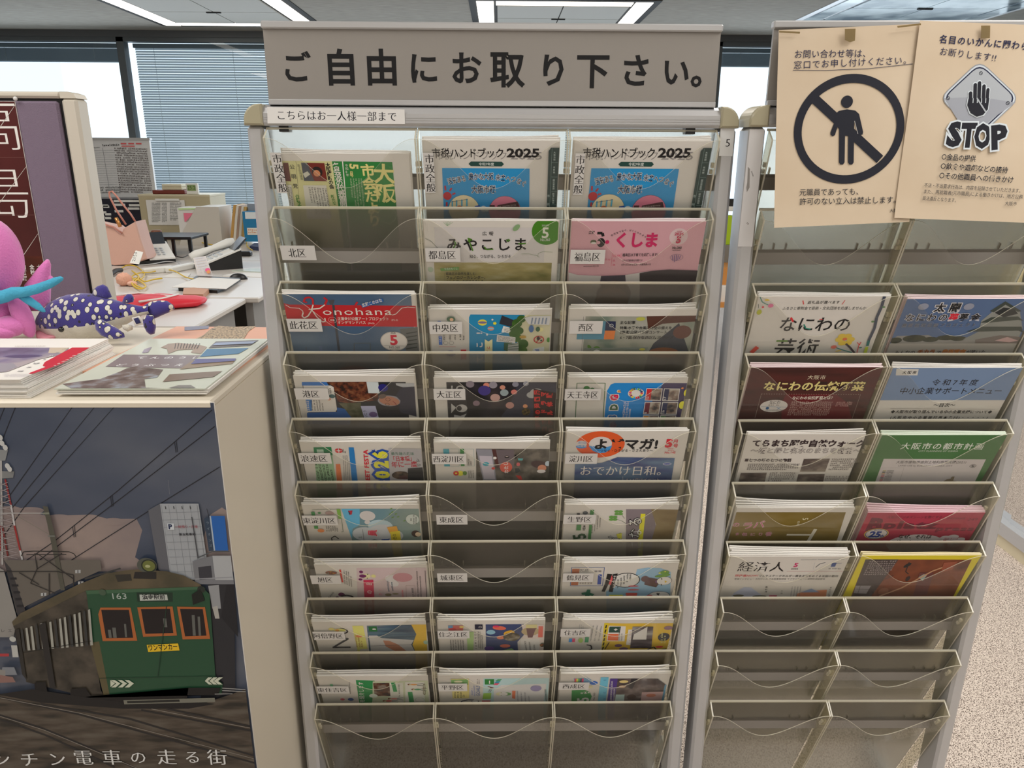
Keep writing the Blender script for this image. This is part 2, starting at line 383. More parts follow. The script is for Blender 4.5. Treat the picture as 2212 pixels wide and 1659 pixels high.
for i in range(5):
    x0, x1 = xs[i], xs[i+1]
    b = MB().mat(MULL); 
    for (p, q) in (((x0, YW+.02, .62), (x0+.07, YW+.12, 2.54)), ((x1-.0, YW+.02, .62), (x1+.0+.001, YW+.12, 2.54)), ((x0, YW+.02, .62), (x1, YW+.12, .67)), ((x0, YW+.02, 2.50), (x1, YW+.12, 2.54))): b.box(p, q)
    w = struct(b.build('window_%d' % (i+1)))
    b = MB().mat(GLASS); b.face([(x0+.07, YW+.04, .67), (x1, YW+.04, .67), (x1, YW+.04, 2.50), (x0+.07, YW+.04, 2.50)]); b.build('pane', w)
    low = i in (1, 2)
    bl = thing('venetian_blind', {0: 'venetian blind drawn up into a pack over the bright window at far left', 1: 'lowered venetian blind with fine grey slats behind the messy desk',
        2: 'lowered venetian blind hidden behind the wide sign of the leaflet rack', 3: 'venetian blind drawn up over the bright window between the two racks', 4: 'raised venetian blind above the window behind the STOP notice'}[i], 'blind', (x0+.1, YW+.18, 2.3), 'venetian blinds of the window wall')
    h = MB().mat(SLAT); h.box((x0+.1, YW+.15, 2.46), (x1-.03, YW+.2, 2.50)); h.build('headrail', bl)
    s = MB().mat(SLAT); z = 2.45
    zend, st, ang = (.75, .0235, 56) if low else (2.33, .0075, 38)
    while z > zend:
        c_, s_ = math.cos(math.radians(ang))*.0125, math.sin(math.radians(ang))*.0125
        s.box((x0+.11, 0, 0), (x1-.04, 0, 0)) if False else s.faces([(x0+.11, YW+.175-c_, z-s_), (x1-.04, YW+.175-c_, z-s_), (x1-.04, YW+.175+c_, z+s_), (x0+.11, YW+.175+c_, z+s_)], [(0, 1, 2, 3)], False)
        z -= st
    stuff(s.build('slats', bl))
    for k in range(4):
        xx = x0+.3+(x1-x0-.6)*k/3; MB().mat(WHT).tube([(xx, YW+.16, 2.46), (xx, YW+.16, z)], .0015, 4).build('ladder_cord', bl)
# buildings across the street
FAC = M('facade_white', (238, 240, 244), .7); FW2 = M('facade_window', (120, 150, 180), .3)
def tower(x0, x1, y, z0, z1, cols, rows, label):
    t = thing('office_tower', label, 'building', ((x0+x1)/2, y, z0), 'buildings across the street')
    b = MB().mat(FAC); b.box((x0, y, z0), (x1, y+6, z1)); b.build('facade', t)
    for i in range(cols):
        for j in range(rows):
            xx = x0+(x1-x0)*(i+.3)/cols; zz = z0+(z1-z0)*(j+.3)/rows
            b = MB().mat(FW2); b.box((xx, y-.05, zz), (xx+(x1-x0)/cols*.18, y, zz+(z1-z0)/rows*.45)); b.build('window', t)
tower(-25.5, -18.0, 26, -5, 13, 7, 10, 'pale office tower with small windows seen through the window at far left')
tower(-3, 2, 34, -10, 6, 5, 8, 'pale tower faintly visible through the lowered blind')
# recessed square ceiling lights
LAMP = M('lamp_diffuser', (255, 248, 235), .5, emit=3.2)
LPAN = M('lamp_centre_panel', (168, 166, 158), .6); DARK = M('dark_gap', (25, 25, 25), .8)
GLP = MN('lamp_glass_panel', [(120, 140, 155), (215, 232, 240)], 3, .12, 2, lo=.4, hi=.6)
def lightsq(x0, x1, y0, y1, label, lit=True):
    t = thing('ceiling_light', label, 'ceiling light', ((x0+x1)/2, (y0+y1)/2, 2.585), 'square recessed ceiling lights')
    w = .135; z0, z1 = 2.588, 2.6
    b = MB().mat(DARK if lit else ALU); b.box((x0-.06, y0-.06, 2.594), (x1+.06, y1+.06, 2.6)); b.build('frame', t)
    L = LAMP if lit else GLP
    for p, q in (((x0, y0, z0), (x0+w, y1, z1)), ((x1-w, y0, z0), (x1, y1, z1)), ((x0+w+.02, y1-w-.02, z0), (x1-w-.02, y1-.02, z1)), ((x0+w+.02, y0, z0), (x1-w-.02, y0+w, z1))):
        MB().mat(L).box(p, q).build('diffuser', t)
    xm, ym = (x0+x1)/2, (y0+y1)/2
    for (a, c) in ((x0+w+.03, xm-.005), (xm+.005, x1-w-.03)):
        for (e, f) in ((y0+w+.02, ym-.005), (ym+.005, y1-w-.04)):
            MB().mat(LPAN if lit else GLP).box((a, e, 2.586), (c, f, z1)).build('panel', t)
    b = MB().mat(DARK); b.box((xm-.06, ym-.012, 2.578), (xm+.06, ym+.012, 2.586)); b.build('clip', t)
lightsq(-3.10, -1.70, 5.0, 6.44, 'lit square ceiling light left of the wide sign')
lightsq(-.17, 1.22, 5.2, 6.6, 'lit square ceiling light above the middle of the wide sign')
lightsq(2.68, 4.18, 4.6, 6.0, 'unlit square ceiling light with glassy panels above the notices', False)
lightsq(-6.0, -4.7, 5.4, 6.15, 'square ceiling fitting at the far left edge of the ceiling', False)
# ---------------------------------------------------------------- racks (built in their own frame: x right, y back, z up)
KT = .38; KL = math.sqrt(1+KT*KT); Z1, PIT, DF, DZ, PW, GAPN, HP = 1.46288, .11901, .0231, .0157, .70/3, .0272, .300
DV = V((0, KT, -1))/KL; NV = V((0, -1, -KT))/KL
def pkt(u, n, w): return V((u, -DF, -DZ))+DV*w+NV*n
def pocket_meshes():
    hw = PW/2-.0006; T = .0026; n = 28
    b = MB().mat(CLEAR)
    cut = lambda u: .079*(1-math.cos(2*PI*min(1, max(0, (u+hw-T)/(2*(hw-T))))))/2
    us = [-(hw-T)+2*(hw-T)*i/n for i in range(n+1)]
    for a, c in zip(us, us[1:]): b.face([pkt(a, 0, HP), pkt(c, 0, HP), pkt(c, 0, cut(c)), pkt(a, 0, cut(a))])
    b.mat(EDGE)
    for a, c in zip(us, us[1:]): b.face([pkt(a, 0, cut(a)), pkt(c, 0, cut(c)), pkt(c, -.0014, cut(c)), pkt(a, -.0014, cut(a))])
    for sg in (-1, 1):
        a, c = sg*hw, sg*(hw-T)
        b.mat(SIDE)
        for x in (a, c): b.face([pkt(x, 0, 0), pkt(x, -GAPN, -.0065), pkt(x, -GAPN, HP), pkt(x, 0, HP)])
        b.mat(EDGE)
        b.face([pkt(a, 0, 0), pkt(c, 0, 0), pkt(c, -GAPN, -.0065), pkt(a, -GAPN, -.0065)])
        b.face([pkt(a, 0, HP), pkt(c, 0, HP), pkt(c, 0, 0), pkt(a, 0, 0)])
    b.mat(SIDE); b.face([pkt(-hw, 0, HP), pkt(hw, 0, HP), pkt(hw, -GAPN, HP), pkt(-hw, -GAPN, HP)])
    k = MB().mat(FROST)
    A = lambda u, n, w: pkt(u, n-GAPN, w)
    c8 = [A(-hw+T, 0, -.004), A(hw-T, 0, -.004), A(hw-T, 0, HP), A(-hw+T, 0, HP)]
    k.prism(c8, NV*-.0022); k.mat(EDGE)
    k.prism([A(-hw, .0006, -.0068), A(hw, .0006, -.0068), A(hw, .0006, -.0038), A(-hw, .0006, -.0038)], NV*-.0036)
    h = MB().mat(EDGE)
    for j in (-.02, 0, .02): h.prism([A(j-.001, -.0024, .056), A(j+.001, -.0024, .056), A(j+.001, -.0024, .068), A(j-.001, -.0024, .068)], NV*-.005)
    h.prism([A(-.026, -.0024, .068), A(.026, -.0024, .068), A(.026, -.0024, .0705), A(-.026, -.0024, .0705)], NV*-.004)
    h.mat(SIDE); h.prism([A(-.026, -.0026, .071), A(.026, -.0026, .071), A(.026, -.0026, .088), A(.022, -.0026, .092), A(-.022, -.0026, .092), A(-.026, -.0026, .088)], NV*-.001)
    l = MB().mat(EDGE)
    for sg in (-1, 1):
        x = sg*(hw+.0001)
        for w0, w1, n0 in ((.040, .047, -.010), (.052, .058, -.012)): 
            l.prism([pkt(x, n0, w0), pkt(x, n0-.005, w0), pkt(x, n0-.005, w1), pkt(x, n0, w1)], (-sg*.0045, 0, 0))
    return b, k, h, l
_pk = None
def mesh_of(mb, name):
    o = mb.build(name, origin=(0, 0, 0)); me = o.data; bpy.data.objects.remove(o); return me
def part(name, me, parent, loc):
    o = bpy.data.objects.new(name, me); COL.objects.link(o); o.parent = parent; o.location = loc
    WM[o.name] = WM[parent.name] @ Matrix.Translation(V(loc)); return o
POCK = {}
def make_rack(key, mtx, ncol, label, signx0, signx1, labelpost):
    global _pk
    W = ncol*PW
    x0, x1 = -W/2, W/2
    t = thing('leaflet_rack', label, 'leaflet rack', mtx=mtx)
    def B(mb, nm, parent=t): return mb.build(nm, parent, local=True)
    for a, c in ((x0-.0285, x0-.003), (x1+.003, x1+.0285)):
        B(MB().mat(ALU).box((a, -.004, .05), (c, .05, 1.466), bev=.005), 'post')
        B(MB().mat(ALU).box((a-.002, -.22, .0), (c+.002, .28, .05), bev=.008), 'foot')
    r = MB().mat(ALU)
    prof = [(-.004, 1.466), (-.007, 1.470), (-.007, 1.484), (-.002, 1.492), (.010, 1.4965), (.036, 1.4965), (.048, 1.492), (.052, 1.484), (.052, 1.466)]
    r.prism([(x0-.001, y, z) for y, z in prof], (W+.002, 0, 0)); 
    for zz in (1.471, 1.4745, 1.478): r.box((x0, -.0076, zz), (x1, -.006, zz+.0012))
    B(r, 'top_rail')
    for sg in (-1, 1):
        xi = x0-.001 if sg < 0 else x1+.001; xo = x0-.0305 if sg < 0 else x1+.0305
        pts = [(xi, 1.466), (xo, 1.466)]; R = .024
        cx0 = xo+R*(-sg)
        for i in range(9):
            an = PI/2*i/8; pts.append((cx0+sg*R*math.cos(an), 1.4735+R*math.sin(an)))
        pts.append((xi, 1.4975))
        if sg > 0: pts = pts[::-1]
        q = MB().mat(BEIGE); n = len(pts); lay = [(-.001, 0), (-.0085, .0), (-.0105, .004), (.050, .004), (.054, 0)]
        cc = V((sum(p[0] for p in pts)/n, 0, sum(p[1] for p in pts)/n)); vs = []
        for (yy, ins) in ((-.0075, .003), (-.0105, .0065), (.0, 0), (.052, 0), (.055, .003))[0:0] or ((-.0105, .004), (-.0085, .001), (-.006, 0), (.050, 0), (.054, .004)):
            for p in pts:
                d = V((p[0]-cc.x, 0, p[1]-cc.z)); f = 1-ins/max(.008, d.length); vs.append((cc.x+d.x*f, yy, cc.z+d.z*f))
        fs = [(i*n+j, (i+1)*n+j, (i+1)*n+(j+1) % n, i*n+(j+1) % n) for i in range(4) for j in range(n)] + [tuple(range(n)), tuple(range(5*n-1, 4*n-1, -1))]
        q.faces(vs, fs, False); B(q, 'corner_cap')
    for j in range(10):
        z = Z1-j*PIT
        B(MB().mat(ALUD).box((x0-.004, .0275, z-.092), (x1+.004, .0335, z-.067)), 'cross_rail')
    # sign
    s = B(MB().mat(M('sign_face', (152, 148, 144), .45)).box((signx0, .004, 1.4965), (signx1, .010, 1.605)), 'sign_board')
    B(MB().mat(ALU).box((signx0-.002, -.001, 1.603), (signx1+.002, .014, 1.6135), bev=.002), 'sign_trim')
    B(MB().mat(ALU).box((signx0, .001, 1.4965), (signx1, .012, 1.5045), bev=.001), 'sign_trim')
    B(MB().mat(BLK).box((x0+.02, .0, 1.4575), (x0+.035, .02, 1.466)).box((x1-.05, .0, 1.4575), (x1-.035, .02, 1.466)), 'latch')
    if _pk is None: _pk = [mesh_of(mb, nm) for mb, nm in zip(pocket_meshes(), ('pocket', 'back_panel', 'hook', 'side_clip'))]
    for j in range(10):
        for c in range(ncol):
            p = part('pocket', _pk[0], t, (x0+PW*(c+.5), 0, Z1-j*PIT)); POCK[(key, j, c)] = p
            part('back_panel', _pk[1], p, (0, 0, 0)); part('side_clip', _pk[3], p, (0, 0, 0))
            for hx in (-.078, .078): part('hook', _pk[2], p, (hx, 0, 0))
    return t
t = thing('dark_backing', 'added dark cupboard standing close behind the wide leaflet rack', 'backing', (0, .5, 0))  # added dark block behind the rack so its lower pockets read darker
MB().mat(M('backing_dark', (58, 54, 52), .6)).box((-.34, .30, .0), (.34, .66, 1.02), bev=.004).build('body', t)
MB().mat(M('backing_top', (90, 86, 82), .5)).box((-.345, .295, 1.02), (.345, .665, 1.045), bev=.003).build('top_panel', t)
RACK1 = make_rack('A', Matrix.Identity(4), 3, 'wide clear leaflet rack with three columns of pockets under the sign ご自由にお取り下さい。', -.343, .344, True)
ph = -.01635; Zx = V((-.00691, -.02218, 1)).normalized(); Xx = V((math.cos(ph), math.sin(ph), 0)); Xx = (Xx-Zx*Xx.dot(Zx)).normalized(); Yx = Zx.cross(Xx)
M2 = Matrix((Xx, Yx, Zx)).transposed().to_4x4(); M2.translation = V((.42275+.00691*.92, -.01292+.02218*.92, .0017)) + Xx*PW
RACK2 = make_rack('B', M2, 2, 'narrower clear leaflet rack at right with two brown notices taped over its sign', -.237, .237, False)
def plane(key, row, n, u=0):
    """world frame of a sheet plane inside pocket row (1-based); n = offset in front (+) or behind (-) of the clear front panel"""
    M_ = Matrix.Identity(4) if key == 'A' else M2
    O = M_ @ (V((0, 0, Z1-(row-1)*PIT))+pkt(0, n, 0)); R_ = M_.to_3x3()
    return O, R_ @ V((1, 0, 0)), R_ @ (-DV)
# ---------------------------------------------------------------- printed matter in the pockets
K = (26, 24, 24); Wt = (176, 170, 164)
def sheet(mb, O, U, Vv, N, u0, u1, vb, vt, nf, t, rise=None, k=14):
    """a leaf bundle: nf(s) offset along N for s in 0..1 across, rise(s) extra height of its top edge"""
    vs = []
    for i in range(k+1):
        q = i/k; u = u0+(u1-u0)*q; n = nf(q); h = rise(q) if rise else 0
        for (vv, f) in ((vb, 0), ((vb+vt)/2, .45), (vt+h, 1)):
            nn = n*f if f < 1 else n
            base = nf(0)*0
            vs += [O+U*u+Vv*vv+N*(nn), O+U*u+Vv*vv+N*(nn-t)]
    fs = []
    for i in range(k):
        a = i*6; b = a+6
        fs += [(a, b, b+2, a+2), (a+2, b+2, b+4, a+4), (a+1, a+3, b+3, b+1), (a+3, a+5, b+5, b+3), (a+4, b+4, b+5, a+5), (a, a+1, b+1, b)]
    for a in (0, k*6): fs += [(a, a+2, a+3, a+1), (a+2, a+4, a+5, a+3)]
    mb.faces(vs, fs, False); return mb
def stack(key, row, crop, xl, xr, yt, name, label, cat, n=4, t=.0030, rise=.0035, bulge=.006, side=1, wave=.0008, ref=None, pcol=None, copylabel=None, fn=-.0032):
    O, U, Vv = plane(key, row, fn); N = U.cross(Vv)
    ref = ref or ((176, 170, 165), (176, 170, 165), (176, 171, 165), (176, 171, 164), (176, 171, 164), (172, 166, 158), (168, 161, 152), (162, 155, 147), (160, 153, 146), (150, 145, 138))[row-1]
    a = Art(O, U, Vv, ref=ref).crop(*crop)
    u0, v1 = a.uv(xl, yt); u1, v2 = a.uv(xr, yt); vt = v1
    vb = max(vt-.297, -HP+.004)
    pm = PAPER if pcol is None else pcol
    mb = MB().mat(pm); rnd = random.Random(row*31+int(xl)); ph_ = rnd.uniform(0, 6)
    sheet(mb, O, U, Vv, N, u0, u1, vb, vt, lambda q: 0, .0014)
    org = O+U*((u0+u1)/2)+Vv*vb
    o = mb.build(name, origin=org); tag(o, label, cat)
    a.clip = (u0, u1, vb, vt); a.lift = .00015
    for i in range(1, n):
        nb = MB().mat(pm if i > 0 else pm); base = -.0015-(i-1)*t
        am = bulge*(i/n)**1.5; du = rnd.uniform(-.0025, .0025); hh = rise*i/n+rnd.uniform(0, .0012)
        f = lambda q: base-am*(max(0, (q if side > 0 else 1-q)-.35)/.65)**2*(1-.35*(q if side > 0 else 1-q))-wave*math.sin(q*9+ph_)*(i/n)
        r = lambda q: hh*(.5+.5*(max(0, (q if side > 0 else 1-q)))**2)+.0006*math.sin(q*7+ph_+i)
        sheet(nb, O, U, Vv, N, u0+du, u1+du-.002*max(0, side)*i/n, vb, vt, f, min(t*.82, .0026), r)
        c = nb.build(name, origin=org+N*base)
        tag(c, (('first', 'second', 'third', 'fourth', 'fifth')[i-1]+' copy behind '+label), cat, 'copies behind the '+label)
    return a, o
def fin(ao, *parts): ao[0].build('cover_print', ao[1])
CR = {(1, 1): (560, 260, 6.144), (1, 2): (890, 260, 6.144), (1, 3): (1210, 260, 5.672), (2, 1): (570, 440, 6.32), (2, 2): (890, 440, 6.32), (2, 3): (1200, 440, 6.32),
      (3, 1): (580, 600, 6.32), (3, 2): (900, 600, 6.32), (3, 3): (1200, 600, 6.144), (4, 1): (600, 750, 6.636), (4, 2): (910, 750, 6.636), (4, 3): (1200, 750, 6.636),
      (5, 1): (610, 890, 6.636), (5, 2): (910, 890, 6.636), (5, 3): (1190, 890, 6.636), (6, 1): (620, 1030, 7.135), (6, 2): (920, 1030, 7.135), (6, 3): (1190, 1030, 7.135),
      (7, 1): (640, 1160, 7.135), (7, 3): (1190, 1160, 7.135), (8, 1): (650, 1280, 7.135), (8, 2): (930, 1280, 7.135), (8, 3): (1180, 1280, 7.135),
      (9, 1): (640, 1400, 6.144), (9, 2): (920, 1400, 6.144), (9, 3): (1170, 1400, 6.144)}
# --- row 1
S = stack('A', 1, CR[1, 1], 272, 1985, 436, 'newsletter', 'green and yellow council newsletter lying sideways, top left pocket', 'newsletter', n=4, side=-1, bulge=.010, rise=.004); a = S[0]
a.p([(965, 543), (1765, 552), (1900, 1990), (1170, 1990)], (36, 104, 48)); a.p([(300, 536), (965, 543), (1170, 1990), (430, 1990)], (176, 170, 122))
a.l([(1106, 545), (1235, 1990)], 14, (186, 184, 170)); a.l([(486, 540), (610, 1990)], 3, (70, 66, 50))
a.tv('大阪', 1640, 575, 1680, 1090, 250, (190, 176, 112), .03); a.tv('市会だより', 1425, 580, 1540, 1400, 165, (190, 176, 112), .03)
a.t('5', 1200, 572, 1208, 668, 110, (190, 176, 112), .04, cap=True); a.tv('月号', 1222, 680, 1230, 745, 45, (190, 176, 112), .02)
a.tv('令和8年', 1155, 575, 1175, 745, 40, (180, 176, 160)); a.m(1345, 770, 1380, 1150, 22, (150, 160, 130), rows=5, dx=-35)
a.tv('各会派の代表質問', 1012, 568, 1125, 1150, 90, (190, 188, 170), .02); a.tv('大阪維新の会', 905, 562, 965, 905, 58, K, .03)
a.p([(556, 560), (865, 566), (905, 806), (595, 800)], (96, 34, 26)); a.p([(556, 560), (640, 562), (690, 700), (735, 803), (595, 800)], (60, 62, 70)); a.c(770, 680, 70, (30, 22, 20)); a.c(765, 700, 46, (170, 110, 76)); a.p([(580, 705), (640, 672), (678, 715), (610, 762)], (170, 165, 150))
a.p([(318, 560), (385, 562), (424, 806), (340, 800)], (80, 40, 34)); a.tv('公明党', 425, 550, 490, 930, 62, (50, 48, 44), .01); a.tv('金子元海議員', 518, 575, 568, 790, 34, (90, 86, 70))
a.p([(583, 858), (890, 858), (960, 1300), (640, 1300)], (178, 172, 160)); a.m(870, 900, 935, 1250, 24, (60, 58, 54), rows=7, dx=-36, dy=-3); a.p([(372, 850), (428, 852), (470, 1160), (395, 1160)], (178, 172, 160)); a.m(410, 880, 440, 1150, 22, (60, 58, 54), rows=2, dx=-30)
a.tv('新たな', 972, 985, 1000, 1120, 46, (60, 110, 40), .02); a.tv('介護予防', 500, 985, 545, 1160, 50, (60, 110, 40), .02); a.ring(1702, 1250, 118, 113, (150, 176, 140)); fin(S)
for (rc, xl, xr, yt, lab) in ((( 1, 2), 130, 1962, 262, 'city tax handbook with blue panel in the top middle pocket'), ((1, 3), 178, 1875, 245, 'city tax handbook with blue panel in the top right pocket')):
    S = stack('A', 1, CR[rc], xl, xr, yt, 'tax_handbook', lab, 'booklet', n=4, t=.003, bulge=.001, wave=.0003, rise=.006); a = S[0]
    if rc == (1, 2): X = lambda x, y: (x, y)
    else:
        # same cover, second pocket: map by three matching points
        def X(x, y): yy = 245+(y-262)*.925; return (178+(x-130)*.926-(y-262)*.125, yy)
    T = lambda s_, x0, y0, x1, y1, h, c, w=0, **k: a.t(s_, *X(x0, y0), *X(x1, y1), h*.94, c, w, **k)
    P_ = lambda pts, c: a.p([X(*q) for q in pts], c)
    T('市税ハンドブック', 300, 515, 1270, 515, 118, (120, 115, 112)); T('2025', 1300, 515, 1735, 520, 105, (120, 115, 112), .01, cap=True)
    T('市税ハンドブック', 262, 485, 1225, 485, 125, K, .012); T('2025', 1255, 485, 1695, 488, 118, K, .035, cap=True)
    P_([(750, 577), (782, 545), (1192, 548), (1220, 580), (1190, 610), (780, 605)], (28, 58, 52)); T('令和7年度', 885, 597, 1090, 598, 42, (180, 185, 178), .01)
    P_([(400, 630), (1560, 640), (1550, 1700), (440, 1700)], (30, 118, 165))
    T('活気ある', 480, 850, 725, 800, 88, (40, 44, 60), .012, halo=(185, 188, 188), hw=.05); T('豊かな大阪', 752, 785, 1085, 780, 92, (18, 40, 66), .015, halo=(185, 188, 188), hw=.05)
    T('未来へつ', 1105, 790, 1375, 815, 85, (28, 44, 70), .012, halo=(185, 188, 188), hw=.05); T('なぐ', 1375, 825, 1500, 880, 82, (28, 44, 70), .012, halo=(185, 188, 188), hw=.05)
    T('大阪市税', 790, 955, 1110, 955, 100, (14, 44, 72), .02, halo=(185, 188, 188), hw=.05)
    a.c(*X(470, 1000), 56, (150, 26, 34))
    for (p, q) in (((445, 925), (440, 865)), ((500, 935), (528, 895)), ((535, 980), (575, 962)), ((462, 1080), (460, 1135))): a.l([X(*p), X(*q)], 22, (150, 26, 34))
    a.c(*X(690, 1180), 205, (40, 60, 80)); a.c(*X(690, 1180), 202, (196, 172, 138)); a.c(*X(1232, 1200), 212, (40, 50, 60)); a.c(*X(1232, 1200), 209, (176, 96, 116))
    for i, xx in enumerate((535, 592, 662, 728)): a.l([X(xx, 1065-i*9), X(xx, 1140-i*2)], 18, (30, 90, 130)); a.l([X(xx, 1068-i*9), X(xx, 1136-i*2)], 12, (70, 150, 180))
    a.l([X(520, 1078), X(740, 1042)], 5, (30, 50, 80)); a.c(*X(632, 1160), 38, (160, 80, 40)); a.c(*X(632, 1175), 30, (210, 160, 120))
    P_([(1135, 1120), (1400, 1070), (1440, 1180), (1130, 1190)], (60, 26, 30)); P_([(1030, 1118), (1098, 1118), (1098, 1180), (1024, 1180)], (60, 26, 30)); a.m(*X(1145, 1148), *X(1380, 1130), 20, (140, 130, 120), rows=2, dy=26)
    P_([(835, 1130), (900, 1118), (905, 1180), (822, 1180)], (20, 60, 130)); a.c(*X(950, 1165), 40, (180, 186, 188)); a.c(*X(990, 1170), 30, (180, 186, 188))
    P_([(1812, 400), (1845, 358), (1955, 358), (1920, 1700), (1770, 1700)], (22, 44, 42))
    for yy in (552, 745, 936, 1115): a.l([X(1850, yy), X(1935-(yy-552)*.02, yy)], 3, (110, 130, 125))
    a.l([X(1858, 365), X(1825, 1180)], 3, (110, 130, 125))
    for s_, y0, y1 in (('大阪市税', 405, 530), ('市民税', 600, 700), ('固定資産税', 770, 915), ('都市計画税', 955, 1100)): a.tv(s_, *X(1892-(y0-405)*.03, y0), *X(1892-(y1-405)*.03, y1), 26, (160, 170, 165))
    a.tv('市税', *X(1810, 940), *X(1803, 1160), 36, (150, 160, 155)); fin(S)
# --- row 2
S = stack('A', 2, CR[2, 2], 150, 2003, 228, 'ward_magazine', 'white ward magazine titled みやこじま with a green round 5', 'magazine', n=3, t=.0022, bulge=.001, wave=.0003, rise=.0012); a = S[0]
a.r(300, 320, 1800, 800, (170, 163, 160)); a.r(300, 802, 1850, 2000, MN('print_meadow', [(196, 190, 150), (170, 160, 100), (120, 120, 60)], 14, .6, 5, stretch=(1, 1, 3)))
G = (62, 102, 26); a.c(1840, 375, 205, (54, 104, 20)); a.t('5', 1765, 465, 1870, 465, 140, (186, 186, 170), .02, cap=True); a.t('2024年', 1770, 308, 1875, 308, 30, Wt); a.t('No.360', 1750, 508, 1885, 508, 36, Wt, .01, cap=True)
a.t('広報', 958, 430, 1115, 430, 54, K, .005); a.t('みやこじま', 470, 628, 1580, 628, 165, K, .02)
for q in ([(565, 605), (600, 540), (575, 510)], [(770, 480), (830, 640)], [(760, 470), (820, 490), (760, 510)], [(985, 585), (1020, 625), (1110, 620)], [(1450, 545), (1555, 540)], [(1290, 490), (1310, 515)], [(1315, 480), (1335, 508)]): a.l(q, 18, G)
a.t('知る、つながる、ひろがる', 785, 738, 1355, 738, 46, K, .005)
a.l([(180, 470), (260, 510), (355, 608)], 5, (40, 60, 30)); a.l([(1490, 684), (1600, 682), (1700, 705), (1740, 730), (1715, 715), (1725, 675), (1790, 650), (1920, 658)], 4, (90, 110, 70))
for k in range(5): a.l([(480, 300), (430+k*32, 235+abs(k-2)*8)], 4, (110, 140, 100))
a.c(1425, 325, 60, (110, 135, 95), 34, rot=.8); a.c(255, 895, 38, (140, 150, 130)); a.p([(385, 880), (640, 858), (642, 900), (395, 915)], (84, 120, 60)); a.t('今月のもくじ', 440, 900, 625, 893, 30, Wt)
a.l([(447, 930), (450, 1090)], 3, (80, 80, 60)); a.t('都島区の自然を楽しむ', 462, 968, 870, 968, 38, K, .005); a.t('フェノロジーカレンダー、', 465, 1022, 1030, 1022, 42, K, .015); a.t('ハンドブックができました', 465, 1072, 985, 1072, 38, K, .012)
fin(S)
S = stack('A', 2, CR[2, 3], 222, 2062, 236, 'ward_magazine', 'pink ward magazine titled ふくしま with red lettering', 'magazine', n=4, t=.0022, bulge=.001, wave=.0003, rise=.002, pcol=M('paper_pinkish', (236, 222, 224), .6)); a = S[0]
a.r(160, 236, 2100, 2000, (172, 128, 134)); a.c(1680, 450, 125, (176, 152, 152))
a.t('広報', 450, 412, 535, 412, 42, K, .02); a.l([(570, 400), (640, 400), (650, 445)], 40, K); a.c(620, 530, 55, K, 68); a.c(585, 530, 26, (172, 128, 134)); a.c(517, 520, 42, (60, 66, 40), 30); a.c(520, 536, 36, (180, 175, 165), 14); a.c(705, 522, 28, (160, 32, 74))
a.t('くしま', 790, 580, 1400, 580, 190, (160, 32, 74), .04); 
for i, ch in enumerate('世代をつなぐ、はぐくみのまち'):
    x = 765+i*34; y = 440-78*math.sin(PI*i/13); a.t(ch, x, y+8, x+26, y+8-(6-i)*3, 26, K, .01, spread=False)
a.t('2026', 1620, 428, 1748, 428, 38, (150, 36, 60), .02, cap=True); a.t('5', 1640, 530, 1708, 530, 86, (150, 36, 60), .05, cap=True); a.t('No.360', 1590, 612, 1718, 612, 32, K, .03, cap=True); a.t('令和8年', 1650, 382, 1730, 382, 18, (150, 36, 60)); a.m(1595, 638, 1705, 638, 14, K)
a.l([(775, 670), (758, 845)], 4, (170, 70, 90)); a.t('02-04', 785, 720, 880, 718, 30, (170, 50, 80), cap=True); a.l([(896, 670), (892, 735)], 4, (170, 70, 90)); a.t('福島区は子育てを応援します!', 910, 714, 1392, 708, 40, K, .015)
a.t('05', 780, 785, 815, 785, 26, (170, 50, 80), cap=True); a.t('5月は児童福祉月間です', 905, 782, 1188, 780, 26, K, .01); a.t('08', 778, 840, 812, 840, 24, (170, 50, 80), cap=True); a.t('5月12日は民生委員・児童委員の日', 895, 838, 1300, 834, 26, K, .01); a.t('Pick up', 640, 765, 748, 765, 28, (170, 70, 90), cap=True)
for k in range(5): a.l([(1590+k*28, 690+abs(k-2)*6), (1600+k*22, 790-abs(k-1)*14)], 9, (90, 70, 110))
a.ring(1650, 725, 88, 84, (90, 70, 90), 50, 46); a.m(380, 858, 590, 850, 16, K)
a.p([(150, 930), (300, 965), (640, 978), (950, 965), (1300, 910), (1550, 890), (1960, 905), (1960, 2300), (150, 2300)], (168, 160, 156))
a.p([(1145, 940), (1300, 910), (1550, 890), (1960, 905), (1960, 2300), (1145, 2300)], (36, 28, 32)); a.p([(620, 978), (950, 965), (960, 1100), (600, 1100)], (52, 46, 56)); a.c(790, 1230, 235, (70, 52, 42), 215); a.c(760, 1330, 230, (104, 76, 60)); fin(S)
